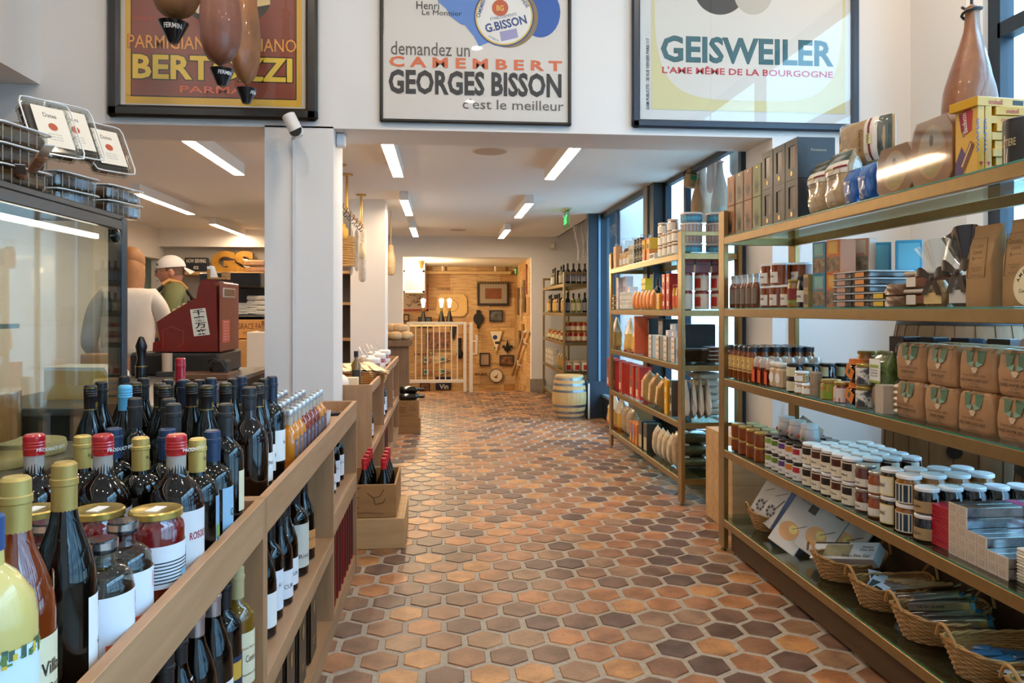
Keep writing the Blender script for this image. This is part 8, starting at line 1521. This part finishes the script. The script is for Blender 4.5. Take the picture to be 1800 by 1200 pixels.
far_end(['mayo'], Z3[1], [1.62, 1.73, 1.84], 9.68, 'white_jar', 'white jar with red label on the fourth far shelf', 'jar'); far_end(['gj'], Z3[1], xs[:4], 9.82, 'grey_jar', 'amber jar behind the white jars of the far unit', 'jar'); far_row(['fpack', 'fpack'], Z3[1], ys[:3], 1.61, 'yellow_pack', 'yellow pack along the fourth far shelf', 'pack')
for k in range(3): far_row(['wtub'], Z3[1] + .0755 * k, ys[4:8], 1.6, 'white_tub', '%s layer white dark edged carton on the far unit' % ORD[k], 'carton')
far_row(['fpack'], Z3[0], ys[:5], 1.61, 'yellow_pack', 'mixed pack along the bottom far shelf', 'pack')
t = root('small_barrel', 'small pale oak barrel with steel hoops standing on the floor', 'barrel', (1.505, 8.93, 0)); BO = woodm('#b8935c', '#cfab74', 'Z', 2.5, .6); STH = M('#8d9196', .3, .85)
def barrelprof(r0, r1, h, n=14): return [(r0 + (r1 - r0) * math.sin(math.pi * k / n), h * k / n) for k in range(n + 1)]
a = MB(); a.lathe(barrelprof(.165, .205, .52), BO, 32); a.lathe([(0, .505), (.155, .505)], BO, 32); part('staves', a, t);
for z_ in (.03, .09, .165, .34, .415, .48):
 a = MB(); rr_ = lambda q: .165 + .04 * math.sin(math.pi * q / .52) + .0015; a.lathe([(rr_(z_ - .014), z_ - .014), (rr_(z_ + .014), z_ + .014)], STH, 32); part('hoop', a, t)
a = MB(); a.box(1.72, 8.86, .002, 1.74, 8.88, .42, M('#d9d0c4', .6)); solo('white_stick', a, 'thin pale board leaning between barrel and entrance frame', 'board')
# ================================================================ WOODEN STAIR ROOM
WG = M('#e8ddcb', .45, coat=.2)
t = root('stair_gate', 'white slatted metal gate before the wooden stair room', 'gate', (0, 11.97, 0)); g0 = at(715, 690, Y=11.97).x; g1 = at(820, 690, Y=11.97).x
a = MB(); a.box(g0, -.02, 0, g0 + .045, .02, 1.105, WG, .003); part('gate_post', a, t); a = MB(); a.box(g1 - .05, -.02, 0, g1, .02, 1.105, WG, .003); part('gate_post', a, t)
a = MB(); a.box(g0 + .045, -.018, 1.06, g1 - .05, .018, 1.105, WG, .003); part('top_rail', a, t); a = MB(); a.box(g0 + .045, -.018, .145, g1 - .05, .018, .195, WG, .003); part('bottom_rail', a, t)
for k in range(8): x = g0 + .045 + (g1 - g0 - .095) * (k + 1) / 9; a = MB(); a.box(x - .009, -.009, .195, x + .009, .009, 1.06, WG); part('bar', a, t)
t = root('gate_post', 'white square post with a tubular handle right of the gate', 'post', (at(828, 690, Y=11.9).x, 11.9, 0)); a = MB(); a.box(-.028, -.02, 0, .028, .02, 1.1, WG, .003); part('post', a, t); a = MB(); a.tube([(.03, 0, .6), (.09, 0, .6), (.09, 0, .9), (.09, 0, .62)], .022, WG, 10); a.tube([(.03, 0, .8), (.09, 0, .8)], .012, WG, 8); part('handle', a, t)
t = root('stair_handrail', 'white handrail sloping down the right wooden wall', 'handrail', (0, 0, 0)); p0, p1 = at(928, 583, X=1.33), at(912, 668, X=1.33); a = MB(); a.tube([(1.36, 12.05, .95), (1.33, 12.2, .93), (1.33, 14.4, .05)], .03, M('#c8a888', .45), 10); part('rail', a, t)
for y, z_ in ((12.3, .83), (13.4, .4)): a = MB(); a.tube([(1.33, y, z_), (1.33, y, z_ - .08), (1.40, y, z_ - .1)], .012, WG, 8); part('bracket', a, t)
t = root('vent_grille', 'white framed grey air grille high in the stair room', 'vent', (-.585, 13.2, 0)); q0, q1 = at(709, 514, Y=13.2), at(746, 475, Y=13.2); q0.x = max(q0.x, -.7); a = MB()
for bx in ((q0.x, q0.z, q1.x, q0.z + .035), (q0.x, q1.z - .035, q1.x, q1.z), (q0.x, q0.z, q0.x + .03, q1.z), (q1.x - .035, q0.z, q1.x, q1.z)): a.box(bx[0] + .585, -.02, bx[1], bx[2] + .585, .1, bx[3], WG)
part('frame', a, t); a = MB(); a.box(q0.x + .6, .0, q0.z + .03, q1.x + .57, .02, q1.z - .03, M('#5c605f', .5));
for k in range(13): z_ = q0.z + .04 + k * .024; a.box(q0.x + .61, -.012, z_, q1.x + .555, 0, z_ + .008, M('#a9adad', .5))
part('louvres', a, t); a = MB(); a.box(q0.x - .0, 13.3, q0.z - .0, q1.x, 14.6, 2.12, WALLW); struct('trim_2', a)
YB = 14.66
def pic(label, u0, v0, u1, v1, fw, fcol, inner, extra=None, cat='picture', name='framed_picture', Y=YB, dep=.03):
 q0, q1 = at(u0, v1, Y=Y), at(u1, v0, Y=Y); t_ = root(name, label, cat, ((q0.x + q1.x) / 2, Y, q0.z)); hw, h = (q1.x - q0.x) / 2, q1.z - q0.z; a = MB()
 if fw:
  for b_ in ((-hw, 0, hw, fw), (-hw, h - fw, hw, h), (-hw, fw, -hw + fw, h - fw), (hw - fw, fw, hw, h - fw)): a.box(b_[0], -dep, b_[1], b_[2], 0, b_[3], fcol)
  part('frame', a, t_)
 a = MB(); a.box(-hw + fw, -dep * .6, fw, hw - fw, -.001, h - fw, inner); p_ = part('print', a, t_)
 if extra: a = MB(); a.smooth = False; extra(a, hw, h, -dep * .6 - .001); part('artwork', a, t_)
PHOTO = M('#2a2018', .4, hex2='#a06a44', nscale=14, namt=.35); PHO2 = M('#1c1a18', .4, hex2='#7a7a74', nscale=12, namt=.4)
GLDD = M('#b58a3c', .4, .4)
def big(a, hw, h, y): a.box(-hw + .05, y - .002, .06, hw - .05, y, h - .06, M('#9a8c78', .5)); a.box(-.16, y - .004, .13, .16, y - .002, h - .13, M('#8a4f2a', .5, hex2='#6b3a1c', nscale=8)); [a.box(-hw + .02 + k * .05, y - .012, h - .028, -hw + .045 + k * .05, y - .01, h - .012, GLDD) for k in range(13)]
pic('large dark gold studded frame with a small brown picture', 839, 495, 895, 537, .045, M('#231911', .4), M('#9a8c78', .5), big)
pic('small black framed photo of people under the large gold studded frame', 860, 545, 884, 565, .02, INK, PHO2); pic('black framed paper certificate low beside the gate post', 843, 620, 861, 643, .022, INK, M('#a98d74', .5)); pic('black framed photo of two figures near the handrail', 878, 624, 903, 642, .02, INK, PHOTO)
pic('framed dark group photo seen through the gate bars', 747, 582, 793, 615, .02, M('#b08a5c', .4), PHOTO); pic('small black framed photo behind the gate top rail', 735, 557, 759, 575, .02, INK, PHO2); pic('framed photo low behind the gate left of the wine sign', 738, 672, 756, 690, .02, INK, PHOTO); pic('small black framed picture left behind the bottle lamps', 709, 552, 719, 565, .02, INK, M('#c9a06a', .5))
def mapx(a, hw, h, y):
 rnd = random.Random(3)
 for k in range(16): px, pz = rnd.uniform(-hw + .1, hw - .12), rnd.uniform(.1, h - .1); a.tube([(px, y, pz), (px + rnd.uniform(-.06, .06), y, pz + rnd.uniform(-.05, .05)), (px + rnd.uniform(-.09, .09), y, pz + rnd.uniform(-.02, .05))], .006, INK, 4)
 a.box(hw - .035, y - .001, 0, hw, y + .001, h, M('#a8281e', .5)); a.box(-hw, y - .001, 0, hw, y + .001, .03, M('#a8281e', .5))
pic('red bordered pictorial map poster under the air grille', 700, 500, 753, 546, 0, None, M('#c9b5a0', .5), mapx, 'poster', 'wall_poster')
def plq(a, hw, h, y): a.tube([(hw * .42 * math.cos(k / 20 * 6.283), y, h * .48 + h * .26 * math.sin(k / 20 * 6.283)) for k in range(20)], .006, M('#b08a58', .6), 4, closed=True); a.text('GRAND CRU', (-hw * .5, y, h * .78), (1, 0, 0), (0, 0, 1), hw, h * .08, M('#a8804c', .6), 0)
q0 = at(768, 556, Y=YB); q1 = at(821, 517, Y=YB); hw = (q1.x - q0.x) / 2; hh = q1.z - q0.z; t = root('wooden_plaque', 'large pale octagonal wooden plaque with engraved crest', 'plaque', ((q0.x + q1.x) / 2, YB, q0.z)); a = MB(); a.prism([(-hw, .08), (-hw + .07, 0), (hw - .07, 0), (hw, .08), (hw, hh - .08), (hw - .07, hh), (-hw + .07, hh), (-hw, hh - .08)], -.03, 0, M('#d9b77c', .6, hex2='#cfa868', nscale=4), 'Y'); part('board', a, t); a = MB(); a.smooth = False; plq(a, hw, hh, -.032); part('engraving', a, t)
def printed(u, v, w_, s, mat): p = at(u, v, Y=14.68); a = MB(); a.smooth = False; a.text(s, (p.x, 14.685, p.z), (1, 0, 0), (0, 0, 1), w_, .05, mat, .01); return a
for k, (u, v, w_, s) in enumerate(((768, 510, .26, 'CORDIER'), (755, 545, .12, 'AGA'), (812, 575, .16, 'TALK'), (728, 625, .4, 'POIRE'), (905 - 35, 600, .18, 'CHATEAU'), (835, 660, .24, 'PARIS'))): solo('crate_print', printed(u, v, w_, s, BR_), 'burnt lettering %s on the wooden stair room wall' % s, 'lettering')
IRON = M('#1c1a19', .5, .3)
p = at(841, 560, Y=YB); a = MB(); a.prism([(.1 * math.cos(R(k)), .12 * math.sin(R(k)) + .0) for k in range(0, 360, 20)], -.03, 0, IRON, 'Y'); a.box(-.03, -.02, -.19, .03, 0, -.1, IRON); a.box(-.04, -.02, .1, .04, 0, .17, IRON); solo('iron_plaque', a, 'dark round iron ornament on the wood wall right of the plaque', 'ornament', p)
p = at(797, 580, Y=YB); a = MB(); a.prism([(0, -.2), (.045, -.06), (.07, .06), (0, .18), (-.07, .06), (-.045, -.06)], -.02, 0, IRON, 'Y'); solo('iron_plaque', a, 'dark leaf shaped iron ornament seen through the gate bars', 'ornament', p)
p = at(808, 612, Y=YB); a = MB(); a.lathe([(0, -.2), (.05, -.18), (.07, -.1), (.03, -.02), (.03, .18), (.04, .2), (0, .2)], IRON, 12, None, None, 1, .3); solo('iron_plaque', a, 'dark mandolin shaped ornament at the gate edge', 'ornament', (p.x, YB - .02, p.z))
def pennant(label, u, v, w_, h_, col, side=False):
 p = at(u, v, Y=YB); t_ = root('pennant', label, 'pennant', p); pts = [(0, 0), (w_, -h_ / 2), (0, -h_)] if side else [(-w_ / 2, 0), (0, -h_), (w_ / 2, 0)]; a = MB(); a.prism(pts, -.008, 0, M('#c9962c' if not side else col, .6), 'Y'); part('cloth', a, t_)
 a = MB(); k = .86; cx_, cz_ = (w_ * .33, -h_ / 2) if side else (0, -h_ * .36); a.prism([(cx_ + (x - cx_) * k, cz_ + (z_ - cz_) * k) for x, z_ in pts], -.0095, -.008, M('#e6dcc6' if not side else '#cdbb98', .6), 'Y');
 if not side: a.prism([(-.02 + .045 * math.cos(R(q)), -.14 + .045 * math.sin(R(q))) for q in range(0, 360, 24)], -.011, -.0095, M('#1f3f86', .5), 'Y'); a.box(-.02, -.011, -.27, .07, -.0095, -.22, INK); a.box(-.04, -.011, -.36, -.01, -.0095, -.33, M('#1f7a3c', .5)); a.box(.03, -.011, -.36, .06, -.0095, -.33, M('#a8221e', .5))
 else: a.box(.02, -.011, -h_ * .7, w_ * .4, -.0095, -h_ * .3, M('#2f7a7a', .5)); a.box(w_ * .42, -.011, -h_ * .6, w_ * .7, -.0095, -h_ * .4, M('#b8402a', .5))
 part('emblem', a, t_)
pennant('gold edged pointed club pennant with blue dot hanging on the wood wall', 872, 580, .27, .46, '')
for u, v, lab in ((744, 626, 'upper left little pennant behind the gate'), (773, 625, 'upper right little pennant behind the gate'), (744, 647, 'lower left little pennant behind the gate'), (773, 646, 'lower right little pennant behind the gate')): pennant(lab, u, v, .24, .14, '#2f6b6b', True)
p = at(892, 618, Y=YB); a = MB(); s_ = .2
for pts in ([(0, .0), (.035, .1), (0, .24), (-.035, .1)], [(.01, .05), (.06, .13), (.1, .12), (.11, .06), (.085, .09), (.05, .04)], [(-.01, .05), (-.06, .13), (-.1, .12), (-.11, .06), (-.085, .09), (-.05, .04)], [(-.06, .02), (.06, .02), (.06, .045), (-.06, .045)], [(0, -.06), (.02, .02), (-.02, .02)]): a.prism(pts, -.015, 0, IRON, 'Y')
solo('fleur_de_lis', a, 'black iron fleur de lis on the pale crate boards', 'ornament', p)
p = at(872, 660, Y=YB); t = root('round_sign', 'round white sign with brown bird picture low on the wood wall', 'sign', p); RX = Matrix.Rotation(R(90), 4, 'X'); a = MB(); a.lathe([(0, 0), (.135, 0), (.135, .02), (0, .02)], M('#2a2420', .5), 32, RX); part('rim', a, t); a = MB(); a.lathe([(0, .021), (.122, .021), (.122, .023), (0, .023)], M('#e0d3bd', .5), 32, RX); part('face', a, t); a = MB(); a.add([(x, -.025, z_) for x, z_ in ((-.05, -.02), (.0, .0), (.05, .05), (.02, -.02), (.04, -.05), (-.02, -.05))], [(0, 1, 2, 3, 4, 5)], M('#8a5a34', .5))
for k in range(16): a.box(-.006, -.0245, .1, .006, -.024, .112, INK, 0, Matrix.Rotation(k * .3927, 4, 'Y'))
part('artwork', a, t)
t = root('wine_cellar_sign', 'navy enamel sign reading Cave a Vin low behind the gate', 'sign', (0, YB, 0)); q0, q1 = at(766, 685, Y=YB), at(793, 662, Y=YB); a = MB(); a.box(q0.x, -.02, q0.z, q1.x, 0, q1.z, M('#1f2440', .3), .008); part('board', a, t); a = MB(); a.smooth = False; a.text('Cave a', (q0.x + .03, -.022, q1.z - .11), (1, 0, 0), (0, 0, 1), .24, .07, M('#e0dccf', .4), .02); a.text('Vin', (q0.x + .07, -.022, q0.z + .02), (1, 0, 0), (0, 0, 1), .17, .09, M('#e0dccf', .4), .02); part('lettering', a, t)
for k, (y, z_, w_, h_, c_) in enumerate(((12.7, 1.25, .3, .55, '#2a2018'), (13.2, 1.1, .25, .6, '#c9b9a0'), (13.7, 1.2, .3, .5, '#3a2c20'), (12.9, .7, .3, .35, '#7d5a34'), (12.45, 1.55, .12, .5, '#a8281e'), (13.5, .62, .2, .3, '#231d18'))): a = MB(); a.box(1.375, y, z_, 1.394, y + w_, z_ + h_, M(c_, .5, hex2='#8a6a44', nscale=9)); solo('wall_picture', a, ('dark framed picture on the right wooden wall, nearest', 'tall pale picture on the right wooden wall', 'brown picture deepest on the right wooden wall', 'low brown picture on the right wooden wall', 'narrow red banner high on the right wooden wall', 'small low dark picture deep on the right wooden wall')[k], 'picture')
for k, (u, v) in enumerate(((744, 548), (776, 552), (790, 553))):
 p = at(u, v, Y=13.6); t = root('bottle_lamp', 'lamp of black cone and white shade rising above the gate, %s from the left' % ORD[k], 'lamp', (p.x, 13.6, 1.131)); a = MB(); a.lathe([(.075, -.1), (.03, .1), (.022, .13), (.02, .15)], IRON, 16); part('cone', a, t); a = MB(); a.lathe([(.022, .14), (.024, .2)], BRASS, 12); part('collar', a, t); a = MB(); a.lathe([(.02, .2), (.045, .34), (.03, .36), (0, .37)], M('#ffe9c9', .5, emit=3.5), 16); part('glass_shade', a, t)
p = at(741, 464, Y=12.8); t = root('pendant_lamp', 'brass cone lamp at the stair room ceiling', 'lamp', (p.x, 12.8, 2.12)); a = MB(); a.lathe([(.03, -.14), (.03, -.1), (.055, -.01), (.055, 0)], BRASS, 16); part('cone', a, t); a = MB(); a.lathe([(0, -.145), (.026, -.143), (.026, -.139)], M('#ffd9a0', .5, emit=60), 12); part('bulb', a, t)
l_ = bpy.data.lights.new('pendant_bulb', 'POINT'); l_.energy = 62; l_.color = (1, .74, .42); l_.shadow_soft_size = .05; o = link('pendant_bulb', l_); o.location = (p.x, 12.8, 1.93)
a = MB(); a.box(-1.25, 13.5, 1.0, .25, 13.7, 1.03, RUL := woodm('#c99f68', '#d8b47e', 'X', 2)); solo('lamp_ledge', a, 'wooden ledge carrying the three cone lamps behind the gate', 'ledge')
a = MB(); a.tube([(-.55, 14.4, 2.0), (1.3, 14.4, 2.0)], .035, M('#c9a577', .5), 10); a.tube([(0, 14.4, 2.0), (0, 14.4, 2.12)], .02, WG, 8); a.tube([(1.0, 14.4, 2.0), (1.0, 14.4, 2.12)], .02, WG, 8); solo('ceiling_pipe', a, 'horizontal pale pipe below the stair room ceiling', 'pipe')
# rustic bread stand left of the gate
a = MB(); RU = woodm('#6d4f37', '#8a6a4c', 'Z', 2.5, .7); xx0, xx1 = at(690, 640, Y=10.0).x, at(722, 640, Y=10.0).x; a.box(xx0 - .2, 9.9, .82, xx1, 10.6, .9, RU, .004); a.box(xx0 - .15, 9.95, 0, xx1 - .04, 10.55, .82, RU, .004); solo('bread_stand', a, 'rustic dark wooden stand with bread left of the gate', 'stand')
for k, (dx, dz, s_) in enumerate(((.0, 0, 1), (.13, .0, 1.1), (-.12, 0, .9), (.05, .1, 1), (-.06, .1, .9))): a = MB(); a.ball((0, 0, .055), (.11, .09, .06), M('#c99a5e', .7, hex2='#e0c49a', nscale=8), 14, 8); solo('bread_loaf', a, 'round floury bread loaf on the rustic stand, %s' % ('front middle', 'by the gate', 'pillar side', 'top by the gate', 'top pillar side')[k], 'bread', (xx1 - .2 + dx, 10.0 + .03 * k, .901 + dz), 0, 'bread loaves on the rustic stand', None)
# ================================================================ BEHIND THE NEAR SHELVING UNIT
OB = woodm('#7d6245', '#9a7d5c', 'Z', 2.2, .7); HOOP = M('#33383c', .45, .5)
def bigbarrel(label, x, y, h=.92, r0=.28, r1=.345, z0=0.):
 t = root('oak_barrel', label, 'barrel', (x, y, z0)); a = MB(); a.lathe(barrelprof(r0, r1, h), OB, 36); a.lathe([(0, h - .02), (r0 * .95, h - .02)], OB, 36)
 for k in range(22): an = k / 22 * 6.283; a.tube([((r0 + (r1 - r0) * math.sin(math.pi * q / 10) + .0005) * math.cos(an), (r0 + (r1 - r0) * math.sin(math.pi * q / 10) + .0005) * math.sin(an), h * q / 10) for q in range(11)], .0022, M('#4a3826', .8), 4)
 part('staves', a, t); b_ = MB(); b_.lathe([(0, 0), (.032, 0), (.032, .002), (0, .002)], INK, 18, Matrix.Rotation(R(-130), 4, 'Z') @ Matrix.Translation((r1 + .002, 0, h * .52)) @ Matrix.Rotation(R(90), 4, 'Y')); part('bung_hole', b_, t)
 for z_ in (.03, .14, .3, h - .3, h - .14, h - .03):
  rr_ = lambda q: r0 + (r1 - r0) * math.sin(math.pi * q / h) + .003; a = MB(); a.lathe([(rr_(z_ - .022), z_ - .022), (rr_(z_ + .022), z_ + .022)], HOOP, 36); part('hoop', a, t)
bigbarrel('weathered oak barrel with bung hole behind the near shelving unit', 2.5, 3.45, 1.28, .27, .345)
bigbarrel('weathered oak barrel behind the coffee bags carrying the meat slicer', 2.54, 2.62, .98, .28, .345)
t = root('meat_slicer', 'dark red meat slicer with a steel wheel standing on an oak barrel', 'slicer', (2.54, 2.62, .982)); MAR = M('#4a1018', .2, coat=.7); a = MB(); a.box(-.25, -.28, .06, .22, .25, .2, MAR, .03); a.box(-.2, -.22, 0, .18, .2, .06, BLK, .02); part('base', a, t); a = MB(); a.lathe([(0, 0), (.14, .0), (.15, .02), (.14, .04), (0, .04)], STL, 32, Matrix.Translation((-.1, .1, .36)) @ Matrix.Rotation(R(90), 4, 'X')); part('blade_wheel', a, t); a = MB(); a.box(-.03, .0, .2, .05, .2, .42, MAR, .02); part('arm', a, t); a = MB(); a.tube([(-.02, -.05, .2), (-.05, -.12, .45), (-.1, -.16, .52)], .014, STL, 8); part('handle_rod', a, t); a = MB(); a.ball((-.12, -.2, .54), (.1, .07, .025), BLK, 16, 8); part('handle', a, t)
a = MB(); a.lathe([(.17, 0), (.19, .02), (.23, .4), (.24, .42), (.22, .42)], M('#7d7a2c', .4, coat=.4, hex2='#5f5c22', nscale=6), 28); solo('olive_pot', a, 'olive green glazed pot on the floor behind the honey jars', 'pot', (2.25, 4.2, 0))
a = MB(); a.tube([(2.2, 4.48, 1.75), (2.17, 4.47, 1.3), (2.14, 4.47, .9), (2.13, 4.46, .4)], .005, M('#d9dde0', .5), 6); solo('white_cable', a, 'thin white cable hanging down the pier behind the shelving', 'cable')
# plinth board under the bottom baskets, dark back board
a = MB(); a.box(1.53, 1.2, .02, 1.895, 3.9, .13, woodm('#4a3420', '#5d4429', 'Y', 2, .6)); a.box(1.88, 1.2, .13, 1.895, 3.3, .5, woodm('#4a3420', '#5d4429', 'Y', 2, .6)); solo('plinth_board', a, 'dark wooden board under and behind the baskets of the near unit', 'board')
# signs and tree outside
t = root('street_sign', 'blue outdoor sign reading WAY seen through the passage window', 'sign', (0, 0, 0)); p = at(1151, 353, X=4.2); a = MB(); a.box(4.18, p.y - .35, p.z - .3, 4.22, p.y + .35, p.z + .3, M('#5fa3c4', .4)); part('board', a, t); a = MB(); a.smooth = False; a.text('WAY', (4.175, p.y + .28, p.z - .1), (0, -1, 0), (0, 0, 1), .55, .22, LABW, .03); part('lettering', a, t); a = MB(); a.box(4.19, p.y - .02, -.1, 4.21, p.y + .02, p.z - .3, NAVY); part('post', a, t)
t = root('street_tree', 'leafy green street tree outside the right window', 'tree', (9.0, 8.6, -.07)); a = MB(); a.tube([(0, 0, 0), (.05, 0, 1.5), (0, .1, 3)], [.12, .1, .06], M('#5a4a3a', .8), 8); part('trunk', a, t); a = MB(); rnd = random.Random(9)
for k in range(900): an, el, q = rnd.uniform(0, 6.28), rnd.uniform(-1.2, 1.5), rnd.uniform(.5, 1.2); c0 = Vector((q * math.cos(an) * math.cos(el), q * math.sin(an) * math.cos(el), 3 + q * math.sin(el))); d0 = Vector((rnd.uniform(-1, 1), rnd.uniform(-1, 1), rnd.uniform(-1, 1))).normalized() * .11; d1 = d0.cross(Vector((rnd.uniform(-1, 1), rnd.uniform(-1, 1), 1))).normalized() * .06; a.quad(c0 - d0, c0 + d1, c0 + d0, c0 - d1, M('#5f8a4a', .6))
part('crown', a, t)
# dark back shelving behind the cheese case
t = root('wall_shelving', 'dark wooden wall shelving seen through the cheese case glass', 'shelf', (-3.19, 1.2, 0)); DW = woodm('#4a3626', '#5f4733', 'Z', 2, .6); a = MB(); a.box(0, 0, 0, .03, 3.2, 2.3, DW); part('back_panel', a, t)
for z_ in (.9, 1.25, 1.6, 1.95, 2.28): a = MB(); a.box(.03, 0, z_, .3, 3.2, z_ + .03, DW); part('shelf_board', a, t)
for z_ in (.93, 1.28, 1.63, 1.98):
 for k in range(11): put(('bj', 'gj', 'jam', 'veg', 'honeyb')[(k * 7 + int(z_ * 10)) % 5], 'stock_jar', 'stocked jar on the dark shelving behind the cheese case', 'jar', (-3.0, 1.4 + .27 * k, z_), 90, 'stocked jars behind the cheese case')
